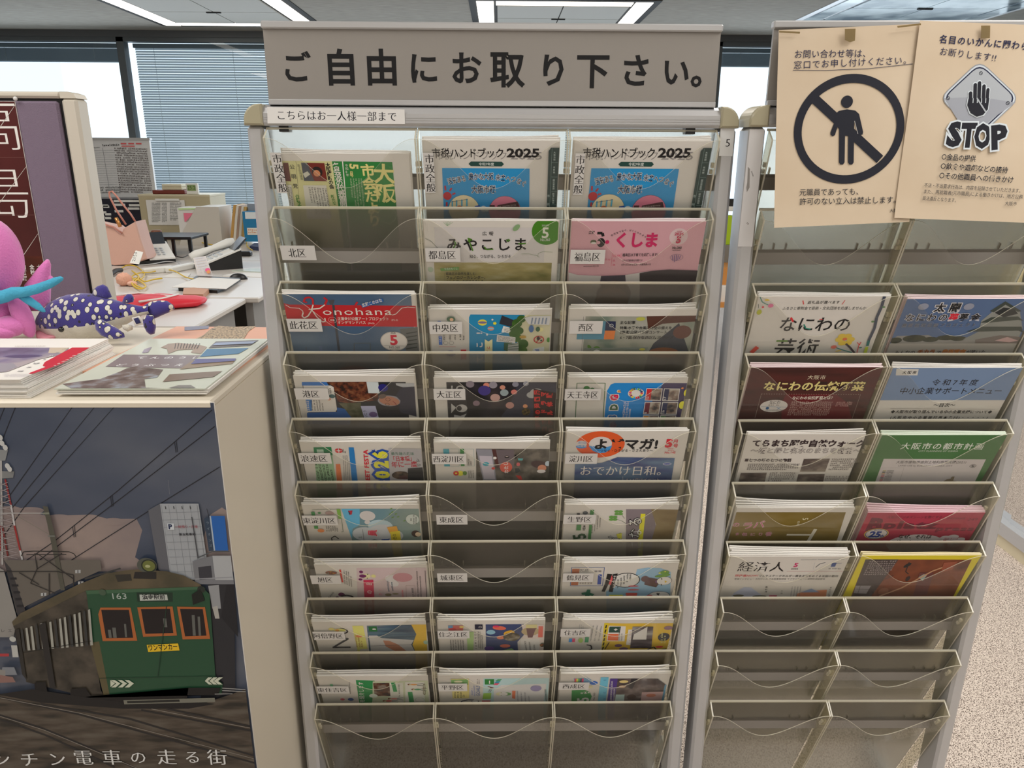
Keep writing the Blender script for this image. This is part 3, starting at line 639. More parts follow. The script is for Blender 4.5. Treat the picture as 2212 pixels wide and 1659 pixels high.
# --- row 3
S = stack('A', 3, CR[3, 1], 182, 2000, 220, 'ward_magazine', 'ward magazine titled Konohana with a red band over blue sky', 'magazine', n=4, t=.0022, bulge=.003, side=-1, wave=.0003, rise=.003); a = S[0]
a.r(170, 222, 2120, 2300, MN('print_sky_dusk', [(74, 104, 140), (112, 134, 158), (134, 150, 168)], 5, .6, 2)); a.p([(200, 345), (280, 365), (2010, 382), (2030, 670), (200, 650)], (158, 26, 32))
a.l([(885, 370), (965, 1010)], 34, (50, 52, 58)); a.p([(815, 300), (905, 300), (880, 370), (840, 365)], (60, 60, 64)); a.p([(1790, 700), (2060, 670), (2080, 1400), (1640, 1400), (1640, 1010), (1880, 1000)], (86, 86, 84))
for i in range(5): a.l([(1880, 760+i*52), (2030, 735+i*52)], 18, (50, 54, 50))
a.l([(1170, 1005), (1170, 890), (1390, 890), (1390, 1005)], 10, (70, 76, 80)); a.r(690, 930, 740, 1005, (84, 96, 120)); a.l([(515, 940), (515, 1005)], 16, (80, 86, 96)); a.c(1180, 1320, 260, (120, 40, 40), 160)
cr = (196, 180, 170); rd = (160, 28, 34)
a.l([(480, 330), (500, 275), (560, 262), (605, 290), (610, 365)], 26, rd); a.l([(755, 268), (800, 300), (770, 365)], 30, rd); a.l([(490, 330), (530, 330)], 20, rd)
a.l([(610, 365), (585, 450), (540, 520), (490, 545), (460, 520), (475, 470)], 17, cr); a.l([(770, 365), (700, 415), (550, 430)], 17, cr); a.l([(590, 430), (660, 530), (740, 600), (780, 590), (770, 545)], 15, cr); a.l([(235, 365), (300, 405), (420, 412), (470, 450), (475, 490)], 10, cr)
a.t('onohana', 740, 505, 1690, 505, 118, cr, .0, cap=False); a.l([(1690, 505), (1740, 490), (1820, 410), (1900, 395), (2005, 405)], 10, cr); a.l([(1185, 375), (1215, 325)], 26, rd)
a.p([(1262, 362), (1555, 275), (1575, 320), (1285, 405)], (26, 74, 130)); a.t('広報このはな', 1288, 393, 1560, 318, 50, Wt, .025)
a.ring(876, 572, 57, 54, cr, 48, 45); a.t('特集', 843, 588, 910, 588, 30, cr); a.t('正蓮寺川公園アートプロジェクト', 945, 572, 1650, 575, 44, cr, .01); a.t('オンデマンドバス', 945, 622, 1335, 624, 40, cr, .01); a.t('(P2-3)', 1680, 582, 1770, 582, 22, cr, cap=True); a.t('(P4-5)', 1360, 625, 1450, 625, 22, cr, cap=True)
a.c(1714, 862, 184, (190, 180, 172), 160); a.ring(1714, 862, 178, 175, (110, 90, 80), 154, 151); a.t('2026', 1668, 758, 1738, 758, 32, K, .01, cap=True); a.t('5', 1665, 905, 1765, 905, 128, (176, 32, 52), .04, cap=True); a.l([(1580, 915), (1862, 925)], 3, K); a.t('NO.360', 1650, 955, 1795, 958, 30, K, cap=True); a.t('(毎月1日発行)', 1652, 985, 1800, 987, 18, K); fin(S)
def paper(row, rc, xl, xr, yt, label, **k):
    S = stack('A', row, CR[rc], xl, xr, yt, 'ward_newspaper', label, 'newspaper', **{**dict(n=4, t=.0042, bulge=.006, rise=.003), **k}); return S, S[0]
S, a = paper(3, (3, 2), 168, 1835, 430, 'ward newspaper with blue drawing of balloons and trees, pocket 中央区')
a.p([(735, 500), (1478, 505), (1520, 1500), (725, 1500), (715, 540)], (24, 112, 150)); a.p([(1478, 505), (1830, 505), (1800, 1500), (1500, 1500), (1340, 720)], (176, 170, 140))
a.c(898, 610, 62, (196, 176, 60), 50); a.c(898, 610, 62, (100, 86, 120), 18); a.c(1012, 692, 44, (176, 110, 96), 34); a.c(1012, 692, 44, (110, 160, 170), 12)
for q in ((1035, 570), (962, 775)): a.c(*q, 16, (200, 204, 200), k=5)
a.c(1067, 620, 26, (206, 180, 40), k=5); a.p([(1165, 512), (1360, 590), (1300, 672), (1128, 625)], (34, 36, 44)); a.p([(1185, 655), (1310, 690), (1295, 762), (1158, 735)], (186, 186, 182)); a.m(1195, 685, 1290, 705, 12, K, rows=3, dy=20)
gr = MN('print_tree_green', [(50, 96, 30), (76, 120, 44)], 90, .6)
for q, r_ in (((1430, 560), 60), ((1370, 620), 70), ((1320, 690), 50), ((1400, 720), 60), ((1350, 810), 80), ((1450, 900), 75), ((1440, 990), 70), ((1310, 760), 50)): a.c(*q, r_, gr)
a.p([(1100, 775), (1350, 808), (1345, 885), (1090, 868)], (192, 190, 184)); a.m(1108, 800, 1340, 830, 14, K, rows=4, dy=18); a.p([(1195, 880), (1300, 880), (1320, 1030), (1190, 980)], (50, 80, 56)); a.p([(1250, 900), (1390, 880), (1390, 1030), (1240, 1030)], (150, 150, 144))
for i in range(4): a.l([(1250, 912+i*30), (1388, 895+i*34)], 10, (60, 80, 60))
a.p([(1470, 545), (1555, 520), (1830, 515), (1810, 640), (1530, 630)], (176, 174, 172))
for i in range(5): a.p([(1572+i*48, 540), (1592+i*48, 540), (1576+i*48, 625), (1556+i*48, 625)], (110, 120, 136))
a.ring(1668, 838, 72, 58, (150, 28, 32), 62, 50); a.l([(1625, 880), (1712, 796)], 12, (150, 28, 32)); a.c(1660, 820, 22, (40, 34, 34), 32); a.c(1700, 850, 14, (60, 56, 56)); a.c(1565, 690, 34, (60, 90, 130), 60); a.c(1690, 700, 40, (206, 180, 130), 34); a.c(1655, 695, 30, (50, 80, 56), 40)
a.p([(1590, 960), (1740, 930), (1740, 1020), (1570, 1020)], (180, 180, 176)); a.p([(1610, 965), (1670, 965), (1680, 1015), (1640, 1015)], (110, 120, 150)); a.c(1800, 840, 26, (60, 110, 40), 40); a.c(1450, 800, 46, (150, 120, 50), 26)
a.tv('してこ!', 860, 1020, 845, 730, 0.1, Wt) if False else None
a.t('してこ!', 905, 1320, 895, 735, 92, (206, 210, 206), .03); a.p([(930, 830), (980, 860), (1035, 828), (1035, 1400), (930, 1400)], (206, 186, 140)); a.t('イに', 1000, 1020, 1000, 925, 46, (170, 40, 40), .02)
a.r(300, 790, 352, 905, (54, 88, 150)); a.t('5月の', 338, 870, 338, 790, 30, Wt); a.ring(398, 880, 32, 29, K, 30, 27); a.ring(476, 880, 32, 29, K, 30, 27); a.m(388, 845, 388, 770, 24, K); a.m(468, 845, 468, 770, 24, K); a.m(536, 840, 536, 770, 20, K); a.m(610, 840, 610, 760, 26, K, rows=2, dx=44)
a.l([(305, 930), (535, 930)], 5, (170, 100, 100)); a.r(602, 970, 682, 1100, (170, 36, 44)); a.c(465, 1020, 70, (40, 60, 110), 46); a.l([(335, 1010), (375, 1002)], 24, (40, 60, 110)); a.c(470, 555, 60, (70, 90, 70), 46); a.c(478, 560, 26, (206, 150, 120)); a.c(310, 592, 28, (50, 80, 140), 18); fin(S)
S, a = paper(3, (3, 3), 190, 1885, 412, 'ward newspaper with a stream and leaning figure photo, pocket 西区')
a.r(400, 512, 1870, 1600, MN('print_pale_water', [(120, 140, 130), (168, 172, 160), (180, 182, 176)], 16, .6, 4)); a.p([(1210, 510), (1850, 502), (1870, 500), (1860, 580), (1420, 610), (1230, 690)], (70, 40, 30)); a.p([(1230, 990), (1300, 870), (1540, 680), (1640, 600), (1790, 1000), (1790, 1500), (1100, 1500)], (50, 52, 58)); a.c(1680, 720, 120, (84, 54, 46), 105)
a.c(1430, 990, 200, (110, 66, 40), 80); a.c(1130, 545, 60, (150, 150, 60), 30); a.p([(640, 575), (800, 578), (795, 700), (650, 700)], (28, 34, 60)); a.p([(650, 700), (795, 700), (775, 815), (638, 815)], (196, 104, 44)); a.r(285, 742, 640, 815, (70, 120, 140)); a.r(615, 575, 650, 745, (70, 120, 140))
a.ring(742, 632, 26, 20, (180, 184, 190)); 
for s_, y, x1 in (('主な記事', 610, 1060), ('特集:水害や台風に万全の備えを', 680, 1545), ('3面:靱公園バラ園コンサート', 738, 1480), ('6・7面:保存版西区防災マップ', 808, 1560)): a.t(s_, 850, y, x1, y, 40, K, .012)
a.l([(372, 512), (345, 990)], 4, (90, 90, 84)); a.c(545, 935, 46, (74, 110, 40), 36); a.c(450, 920, 22, (74, 110, 40), 46, rot=.5); a.c(545, 975, 44, (190, 188, 176), 30); a.c(605, 940, 20, (74, 110, 40)); a.p([(380, 930), (1230, 920), (1210, 950), (380, 950)], (110, 116, 108)); a.c(1150, 945, 40, (170, 160, 60), 18); fin(S)
# --- row 4
S, a = paper(4, (4, 1), 215, 1955, 408, 'ward newspaper with a smiling man in a dark jacket, pocket 港区', rise=.006)
a.r(345, 498, 1960, 1800, (26, 26, 30)); a.p([(345, 498), (700, 498), (730, 550), (345, 548)], (44, 92, 150)); a.p([(700, 498), (1280, 495), (1440, 660), (1440, 760), (1000, 800), (860, 780), (800, 560)], MN('print_autumn', [(40, 20, 14), (110, 52, 30), (140, 90, 60)], 120, .6, 5)); a.p([(1270, 495), (1440, 500), (1460, 660), (1300, 658)], (170, 176, 196)); a.c(1510, 580, 70, (26, 24, 96), 70)
a.p([(365, 548), (760, 548), (800, 570), (850, 890), (830, 925), (420, 930)], (186, 180, 172)); a.p([(400, 745), (490, 745), (490, 910), (425, 910)], (54, 104, 160)); a.t('港区だより', 430, 905, 425, 760, 50, Wt, .01) if False else a.m(455, 905, 450, 760, 40, Wt)
a.m(510, 905, 490, 755, 22, K, rows=5, dx=38); a.m(735, 660, 725, 560, 26, K, rows=2, dx=36); a.c(780, 700, 42, (50, 80, 80), 36); a.c(735, 740, 24, (200, 100, 50)); a.p([(420, 935), (850, 925), (850, 860), (960, 880), (1060, 980), (1040, 1100), (430, 1100)], (34, 78, 134)); a.p([(870, 800), (1190, 790), (1230, 1010), (1060, 1010), (960, 880)], MN('print_foliage_dull', [(70, 76, 50), (110, 110, 86)], 90)); a.p([(1190, 840), (1400, 838), (1450, 1010), (1240, 1010)], (150, 148, 170)); a.t('いこう', 1290, 1005, 1262, 895, 44, K, .01)
a.c(1370, 960, 60, (90, 70, 110), 50); a.c(1600, 765, 165, (120, 116, 118), 100); a.c(1600, 765, 148, (146, 98, 76), 82, rot=-.2); a.c(1500, 700, 60, (84, 70, 62), 40, rot=.4); a.ring(1580, 745, 34, 29, K, 30, 25); a.ring(1572, 815, 30, 25, K, 27, 22); a.l([(1650, 770), (1690, 800), (1700, 830)], 10, (110, 40, 36)); a.p([(1690, 690), (1750, 600), (1790, 570), (1960, 560), (1990, 990), (1760, 930), (1740, 860), (1760, 760)], (36, 36, 48)); a.p([(1690, 510), (1955, 515), (1955, 555), (1800, 570), (1700, 540)], (150, 150, 150)); fin(S)
S, a = paper(4, (4, 2), 175, 1948, 432, 'ward newspaper with dark crowd photo and red lettering, pocket 大正区', rise=.009, bulge=.009)
a.r(358, 500, 1945, 1800, MN('print_dark_crowd', [(14, 12, 16), (36, 34, 44), (70, 60, 60)], 22, .6, 2)); a.r(358, 500, 690, 1800, (34, 32, 32)); a.p([(1390, 505), (1945, 515), (1920, 1500), (1150, 1500), (1150, 980), (1260, 850)], (44, 44, 54))
for q, r_, c_ in (((935, 545), 46, (176, 110, 90)), ((905, 620), 90, (54, 44, 100)), ((1165, 575), 40, (170, 116, 96)), ((1190, 650), 60, (120, 130, 130)), ((1330, 640), 44, (170, 100, 90)), ((700, 530), 60, (110, 100, 104)), ((1030, 540), 60, (120, 114, 120)), ((1350, 530), 46, (110, 108, 116)), ((1500, 520), 40, (130, 128, 132)), ((1060, 720), 70, (150, 120, 110)), ((790, 800), 50, (110, 90, 96)), ((1270, 830), 60, (150, 110, 100))): a.c(*q, r_, c_)
a.c(1590, 680, 80, (140, 138, 134), 60); a.c(1650, 640, 90, (140, 138, 134), 66); a.p([(1610, 590), (1940, 650), (1920, 1400), (1605, 1400)], (30, 14, 14))
a.t('怒涛の漫画展', 1705, 1140, 1690, 608, 76, (170, 36, 32), .06); a.t('コワドラマ', 1798, 1190, 1782, 632, 76, (170, 36, 32), .06); a.t('リアル体験', 1890, 1210, 1868, 648, 78, (170, 36, 32), .06); a.c(1490, 840, 34, (176, 120, 84)); a.c(1500, 920, 60, MN('print_gold_black', [(30, 26, 20), (130, 110, 50)], 200), 70)
a.p([(430, 800), (500, 860), (430, 940)], (150, 146, 140)); a.c(580, 870, 80, (150, 146, 140), 72); a.c(545, 870, 36, (34, 32, 32), 46); a.p([(420, 1000), (470, 1000), (470, 960), (560, 980), (650, 945), (610, 1010), (420, 1300)], (150, 146, 140)); a.ring(560, 590, 62, 40, (150, 146, 140), 60, 36); a.l([(440, 590), (440, 545)], 22, (150, 146, 140)); fin(S)
S, a = paper(4, (4, 3), 190, 1905, 430, 'ward newspaper with SDGs lettering and small photo tiles, pocket 天王寺区', rise=.002, bulge=.002)
a.p([(760, 590), (790, 535), (850, 512), (1550, 512), (1520, 600), (1250, 1500), (650, 1500), (740, 620)], (24, 112, 172)); a.p([(1550, 512), (1885, 515), (1760, 1500), (1230, 1500), (1390, 760)], (58, 50, 78))
a.l([(308, 515), (712, 515), (660, 1400)], 10, (40, 84, 44)); a.l([(308, 515), (268, 1400)], 10, (40, 84, 44)); a.c(445, 590, 46, (40, 100, 40)); a.c(525, 605, 34, (40, 100, 40))
sd = [('s', (206, 120, 40), 960, 585), ('G', (180, 26, 60), 905, 700), ('D', (50, 80, 56), 900, 840), ('S', (30, 80, 130), 880, 965), ('の', (150, 30, 80), 880, 1090)]
for ch, c_, x, y in sd: a.t(ch, x-20, y+60, x-8, y-40, 100 if ch != 's' else 88, c_, .06, halo=(206, 206, 200), hw=.09, cap=ch in 'GDS', spread=False)
cols = [(190, 40, 50), (206, 160, 60), (60, 130, 60), (170, 30, 50), (200, 60, 40), (60, 150, 180), (210, 170, 40), (130, 40, 70), (206, 110, 50), (200, 60, 110), (210, 150, 50), (160, 120, 50), (60, 100, 60), (40, 120, 170), (90, 150, 60), (30, 80, 120), (30, 50, 90)]
a.c(1152, 655, 115, (196, 196, 190), 90)
for i, c_ in enumerate(cols):
    an = 2*PI*i/17; a.l([(1152+66*math.cos(an), 655+52*math.sin(an)), (1152+102*math.cos(an), 655+80*math.sin(an))], 24, c_)
for i, (x, y, c_) in enumerate(((1310, 585, (170, 30, 36)), (1560, 588, (34, 38, 66)), (1285, 780, (90, 26, 44)), (1535, 780, (34, 38, 66)), (1260, 970, (200, 120, 40)), (1505, 970, (50, 100, 50)))):
    a.p([(x-6, y-6), (x+222, y-2), (x+196, y+176), (x-34, y+172)], (206, 204, 198)); a.p([(x+2, y+4), (x+212, y+6), (x+188, y+166), (x-24, y+162)], MN('print_photo_tile_%d' % (i % 3), [(60, 60, 66), (150, 130, 120), (196, 190, 180)], 60+i*9)); a.p([(x+2, y+4), (x+70, y+6), (x+46, y+166), (x-24, y+162)], c_)
    a.t(('12', '17', '8', '16', '11', '15')[i], x+20, y+160, x+24, y+112, 38, Wt, .02, cap=True)
a.m(985, 1000, 1010, 770, 34, (190, 200, 205), rows=3, dx=42); a.c(1810, 815, 45, (206, 196, 50), 70); a.c(1815, 575, 20, (206, 110, 50), k=5); a.c(1865, 640, 30, (206, 180, 50), 60); fin(S)
# --- row 5
S, a = paper(5, (5, 1), 245, 1985, 432, 'ward newspaper with yellow 2026 lettering edged in blue, pocket 浪速区', bulge=.002, rise=.003)
a.p([(445, 505), (700, 500), (716, 620), (770, 985), (800, 1500), (540, 1500)], (126, 156, 120)); a.p([(445, 505), (700, 500), (722, 620), (460, 620)], (34, 104, 64)); a.r(490, 535, 600, 600, (150, 170, 150)); a.m(545, 985, 500, 745, 34, K, rows=5, dx=50)
a.c(808, 553, 56, (170, 50, 50), 46); a.c(808, 553, 20, Wt, 16); a.l([(755, 555), (860, 552)], 10, Wt); a.l([(800, 505), (815, 605)], 10, Wt); a.m(885, 590, 880, 530, 22, K, rows=2, dx=28); a.p([(765, 745), (830, 742), (870, 1100), (790, 1100)], (196, 104, 64)); a.m(895, 985, 880, 620, 14, (80, 80, 80), rows=4, dx=26)
a.p([(950, 505), (1025, 505), (1080, 985), (1110, 1400), (1040, 1400)], (30, 104, 160)); a.t('NIPPONBASHI STREET FESTA', 1310, 1700, 1222, 540, 60, (176, 30, 44), .03, cap=True)
for ch, y in (('6', 655), ('2', 790), ('0', 935), ('2', 1080)): a.t(ch, 1500+(y-655)*.12, y+8, 1490+(y-655)*.12, y-92, 190, (206, 190, 50), .06, halo=(28, 66, 140), hw=.14, cap=True, spread=False)
a.p([(1520, 515), (1990, 525), (2030, 980), (2030, 1400), (1560, 1400), (1540, 900)], (150, 146, 146)); a.t('最先端の趣味', 1560, 610, 1890, 612, 44, (50, 90, 70), .01); a.t('「日本橋」', 1555, 700, 1900, 690, 72, (150, 30, 44), .02); a.t('年に一度', 1568, 785, 1940, 775, 80, (150, 30, 44), .02); a.tv('ので', 1960, 790, 1945, 650, 60, K, .01); a.c(1700, 900, 130, MN('print_brown_hair', [(50, 38, 34), (120, 100, 84)], 110), 80); a.c(1760, 930, 90, (70, 44, 44), 40); a.p([(1800, 800), (2010, 785), (2030, 980), (1800, 980)], (26, 26, 28)); fin(S)
S, a = paper(5, (5, 2), 175, 1848, 434, 'ward newspaper with a child bending by a path and red bubble, pocket 西淀川区', bulge=.002, rise=.002)
a.p([(785, 525), (1840, 530), (1830, 980), (1830, 1500), (790, 1500)], MN('print_garden_grey', [(60, 60, 50), (96, 92, 86), (130, 124, 116)], 40, .6, 4)); a.p([(785, 530), (1015, 535), (1080, 985), (890, 985)], (120, 118, 124)); a.p([(830, 625), (1010, 630), (1060, 960), (900, 960)], (160, 152, 158)); a.p([(1010, 535), (1065, 535), (1130, 790), (1080, 800)], (70, 40, 38)); a.p([(1070, 540), (1330, 540), (1330, 800), (1120, 800)], (90, 80, 82))
a.c(928, 745, 46, (44, 130, 140), 38); a.c(1032, 805, 26, (170, 60, 54)); a.c(1215, 790, 88, (178, 76, 60), 106); a.t('わたし', 1248, 872, 1240, 712, 62, (200, 186, 176), .03); a.c(1228, 640, 34, (30, 26, 26), 22); a.c(1228, 636, 22, (176, 160, 150), 8); a.p([(1340, 610), (1400, 610), (1360, 670), (1340, 670)], (22, 22, 22)); a.p([(1385, 660), (1460, 662), (1450, 692), (1390, 690)], (70, 140, 140))
a.c(1690, 750, 120, (54, 36, 36), 72, rot=-.3); a.c(1730, 800, 62, (176, 116, 90), 66); a.c(1720, 845, 62, (190, 180, 178), 34); a.c(1810, 735, 36, (160, 170, 190), 50); a.c(1055, 655, 28, (190, 186, 180), k=6); a.c(1390, 745, 26, (170, 80, 80), 36); a.p([(1340, 800), (1400, 800), (1430, 850), (1350, 870)], (40, 46, 46)); a.p([(1350, 900), (1430, 910), (1450, 970), (1400, 960)], (170, 56, 50))
a.r(315, 525, 412, 775, (60, 130, 140)); a.r(556, 525, 622, 770, (50, 110, 56)); a.l([(412, 525), (540, 525), (545, 772), (420, 775)], 5, (120, 140, 136)); a.l([(622, 525), (752, 525), (762, 768), (625, 770)], 5, (120, 140, 136)); a.m(690, 760, 690, 670, 24, K, rows=2, dx=34)
a.c(560, 872, 44, (206, 180, 60), 52); a.c(500, 872, 40, (170, 50, 40), 46); a.c(500, 872, 16, (206, 180, 60)); a.c(625, 870, 30, (80, 110, 50), 40); a.m(695, 940, 690, 830, 18, K, rows=3, dx=30); fin(S)
S = stack('A', 5, CR[5, 3], 230, 1975, 274, 'ward_magazine', 'ward magazine with よどマガ! in black over an orange ring', 'magazine', n=4, t=.0022, bulge=.002, side=-1, wave=.0004, rise=.003); a = S[0]
OR = (190, 74, 30); a.ring(708, 465, 350, 0.5, OR, 255, .5); a.c(710, 455, 165, (180, 172, 166), 136); a.p([(350, 235), (1070, 235), (1070, 281), (350, 276)], (180, 172, 166)) if False else None
a.p([(345, 100), (1075, 100), (1075, 282), (345, 278)], (180, 172, 166)) if False else None
a.p([(540, 485), (620, 490), (700, 520), (800, 500), (880, 480), (850, 540), (780, 580), (690, 590), (600, 555)], (56, 120, 170)); a.c(435, 460, 80, (180, 172, 166), 70); a.c(435, 496, 78, (56, 120, 170), 32); a.t('淀川区', 385, 452, 512, 452, 34, (56, 110, 160)); a.t('広報誌', 378, 498, 510, 498, 34, Wt, .01)
a.t('よどマガ!', 605, 520, 1530, 520, 140, K, .04); a.t('～つなぐ・ひろがる・ささえあう～', 650, 570, 1460, 566, 40, K, .005); a.t('5', 1630, 500, 1720, 500, 112, (178, 30, 44), .05, cap=True); a.t('月', 1748, 440, 1815, 440, 52, (178, 40, 50), .015); a.t('号', 1745, 505, 1810, 505, 52, (178, 40, 50), .015); a.t('No.145', 1625, 592, 1785, 592, 30, (178, 40, 50), .015, cap=True); a.t('令和8年', 1668, 532, 1756, 532, 18, (178, 40, 50)); a.m(1655, 556, 1762, 556, 14, (178, 40, 50))
a.p([(345, 745), (730, 725), (860, 680), (950, 645), (1775, 655), (1725, 980), (1660, 1700), (300, 1700)], MN('print_lake_dusk', [(70, 66, 96), (70, 84, 140), (110, 140, 176)], 7, .6, 3, stretch=(1, 1, 4)))
a.t('おでかけ日和。', 400, 895, 1690, 895, 130, (190, 180, 170), .0, serif=True); a.l([(1030, 920), (1032, 985)], 5, Wt); a.t('5・6月はイベント', 1075, 985, 1560, 985, 44, (170, 150, 140)); a.c(1665, 738, 60, (70, 84, 140), 24); a.ring(1665, 738, 62, 56, (200, 204, 210), 24, 18); fin(S)
# --- row 6
S, a = paper(6, (6, 1), 232, 2030, 430, 'ward newspaper in pale blue with a white balloon shape, pocket 東淀川区', rise=.012, bulge=.012)
a.p([(835, 490), (2030, 490), (2070, 975), (2080, 1500), (1010, 1500), (1000, 960)], MN('print_pale_blue', [(120, 160, 176), (150, 172, 166), (160, 172, 150)], 5, .6, 2)); a.p([(835, 490), (1120, 490), (1120, 740), (1010, 800), (1000, 960)], (84, 144, 176)); a.c(1240, 600, 122, (172, 166, 160), 112, k=16); a.c(1240, 700, 46, (172, 166, 160), 46); a.c(1440, 760, 190, (150, 166, 190), 150); a.c(1200, 880, 190, (166, 168, 172), 160); a.c(1480, 860, 220, (166, 166, 166), 190); a.c(1660, 900, 130, (166, 166, 166), 130)
a.p([(940, 520), (1010, 515), (1000, 575), (965, 585)], (150, 40, 50)); a.p([(940, 520), (980, 560), (960, 580)], (40, 50, 70))
for q in ((1605, 490), (1625, 540), (1590, 572), (1680, 568), (1712, 612), (1630, 620), (1810, 672)): a.c(*q, 22, (90, 120, 60), 13, rot=.5)
a.ring(1935, 650, 105, 102, (90, 110, 100), 118, 115); a.c(1935, 650, 101, (166, 170, 160), 114); a.t('職種', 1925, 675, 1925, 635, 26, K); a.m(1965, 720, 1965, 580, 22, K, rows=2, dx=34); a.c(1985, 870, 66, (50, 32, 26), 74); a.c(2020, 880, 44, (206, 160, 130), 50)
a.t('委員', 1385, 1080, 1375, 812, 130, (176, 50, 70), .03, halo=(190, 186, 180), hw=.06); a.t('員', 1580, 1030, 1570, 920, 120, (40, 70, 130), .03, halo=(190, 186, 180), hw=.06); a.l([(1165, 800), (1190, 990)], 5, K); a.t('副主', 1160, 1040, 1150, 905, 52, (60, 76, 70)); a.p([(1540, 770), (1690, 750), (1715, 825), (1590, 870)], (206, 130, 40)); a.p([(1590, 840), (1740, 822), (1790, 1200), (1650, 1200)], (206, 164, 40)); a.t('1日の', 1695, 975, 1680, 870, 60, K)
a.l([(390, 500), (820, 490), (868, 835), (840, 840)], 7, (44, 76, 50)); a.p([(765, 490), (822, 490), (845, 640), (795, 640)], (104, 140, 60)); a.r(370, 530, 440, 590, (50, 110, 60)); a.c(500, 548, 26, (50, 110, 60), 20); a.c(660, 550, 70, (140, 116, 110), 40); a.c(525, 820, 52, (196, 110, 60), 40); a.r(415, 745, 485, 790, (60, 120, 60)); a.m(630, 830, 620, 745, 22, K, rows=6, dx=32); a.l([(640, 980), (820, 975)], 14, K); a.l([(700, 990), (690, 930), (740, 900), (800, 945)], 16, K); fin(S)
S, a = paper(6, (6, 3), 222, 1980, 428, 'ward newspaper with two four-leaf clovers, pocket 生野区', rise=.005, bulge=.003)
a.p([(1160, 498), (1560, 498), (1620, 760), (1560, 970), (1540, 1500), (1150, 1500)], MN('print_mauve', [(150, 140, 150), (118, 108, 116)], 4)); a.p([(1545, 498), (1975, 505), (1880, 970), (1830, 1500), (1540, 1500), (1560, 950), (1620, 740)], MN('print_olive_blur', [(126, 104, 56), (150, 134, 96), (110, 84, 40)], 6, stretch=(1, 1, 2))); a.p([(1385, 568), (1458, 568), (1415, 970), (1400, 1400), (1330, 1400), (1345, 960)], (190, 176, 40))
for cx_, cy_ in ((1045, 552), (960, 636)):
    for k in range(4): a.c(cx_+40*math.cos(PI/4+PI/2*k), cy_+28*math.sin(PI/4+PI/2*k), 38, (84, 126, 56), 28)
a.l([(1100, 590), (1135, 640)], 5, (60, 80, 50)); a.l([(1030, 655), (1100, 680), (1150, 715)], 5, (60, 80, 50))
a.t('になる', 1395, 1100, 1385, 605, 200, (180, 176, 170), .0, halo=(24, 24, 24), hw=.05); a.t('が、', 1075, 990, 1075, 800, 190, (180, 176, 170), .0, halo=(24, 24, 24), hw=.05); a.p([(1010, 880), (1090, 860), (1090, 950), (1030, 940)], (196, 176, 60))
a.t('5', 540, 945, 525, 875, 190, (34, 60, 36), .03, cap=True); a.r(398, 735, 460, 820, (60, 110, 60)); a.tv('月号', 505, 820, 505, 740, 50, K) if False else a.m(535, 820, 540, 740, 50, K); a.p([(590, 735), (632, 735), (615, 955), (572, 950)], (50, 104, 50)); a.r(608, 505, 656, 585, (50, 104, 50)); a.m(640, 860, 655, 640, 18, K, rows=4, dx=40, dy=-30); a.c(530, 550, 40, (50, 56, 60), 34); a.r(400, 552, 445, 588, (44, 40, 44)); fin(S)
# --- row 7
S, a = paper(7, (7, 1), 270, 2008, 425, 'ward newspaper in pale pink with a small drawn dog, pocket 旭区', rise=.005, bulge=.006)
a.p([(930, 478), (2005, 470), (2020, 940), (2030, 1500), (960, 1500)], (166, 146, 142)); a.c(1470, 640, 100, (176, 168, 166), 90); a.c(1510, 720, 70, (176, 168, 166), 70); a.c(1640, 620, 150, (160, 110, 112), 110)
a.c(1080, 600, 66, (196, 180, 130), 60); a.c(1025, 600, 55, (90, 30, 70), 40); a.c(1000, 535, 30, (90, 30, 70), 34); a.c(990, 650, 30, (90, 30, 70), 26); a.c(1190, 600, 36, (190, 170, 110), 40); a.c(1100, 570, 9, K); a.c(1095, 630, 9, K)
a.p([(1035, 658), (1188, 655), (1205, 940), (1220, 1400), (1080, 1400)], (160, 44, 66)); a.t('教員の日', 1172, 1120, 1160, 690, 82, (196, 176, 170), .01); a.t('ませんか?', 1335, 1130, 1320, 805, 60, (180, 80, 90)); a.m(1440, 835, 1420, 670, 26, (30, 70, 90), rows=2, dx=60, dy=-10); a.c(1420, 885, 50, (110, 96, 70), 34); a.c(1530, 870, 50, (130, 116, 90), 22); a.t('957-9908', 1830, 935, 1805, 780, 34, K, cap=True); a.m(1890, 930, 1870, 520, 22, K, rows=2, dx=46); a.l([(1985, 510), (2012, 935)], 8, K); a.l([(1840, 935), (1830, 745), (1690, 740), (1700, 935)], 4, (120, 90, 80)); a.m(1660, 930, 1650, 810, 30, (180, 60, 70))
a.c(540, 545, 90, MN('print_flowers', [(170, 165, 155), (60, 90, 60), (170, 60, 60), (190, 160, 60)], 160), 40); a.l([(675, 500), (715, 690)], 26, (170, 50, 40)); a.m(760, 720, 745, 500, 18, K, rows=4, dx=34, dy=14); a.c(700, 880, 50, (80, 30, 60), 50, rot=.5); a.l([(690, 900), (780, 890), (860, 905), (890, 945)], 34, (30, 26, 28)); a.c(635, 925, 26, (80, 30, 60)); a.t('ASAHI', 500, 960, 590, 850, 34, (60, 56, 56), cap=True); fin(S)
S, a = paper(7, (7, 3), 200, 1975, 400, 'ward newspaper with menu drawing and green-capped bird, pocket 鶴見区', rise=.006, bulge=.003)
a.p([(1330, 495), (1500, 470), (1700, 480), (1850, 540), (1860, 1000), (860, 1400), (850, 840), (1300, 600)], (120, 146, 160)); a.c(1160, 665, 215, (24, 24, 24), 180, k=24); a.c(1160, 665, 200, (176, 170, 160), 164)
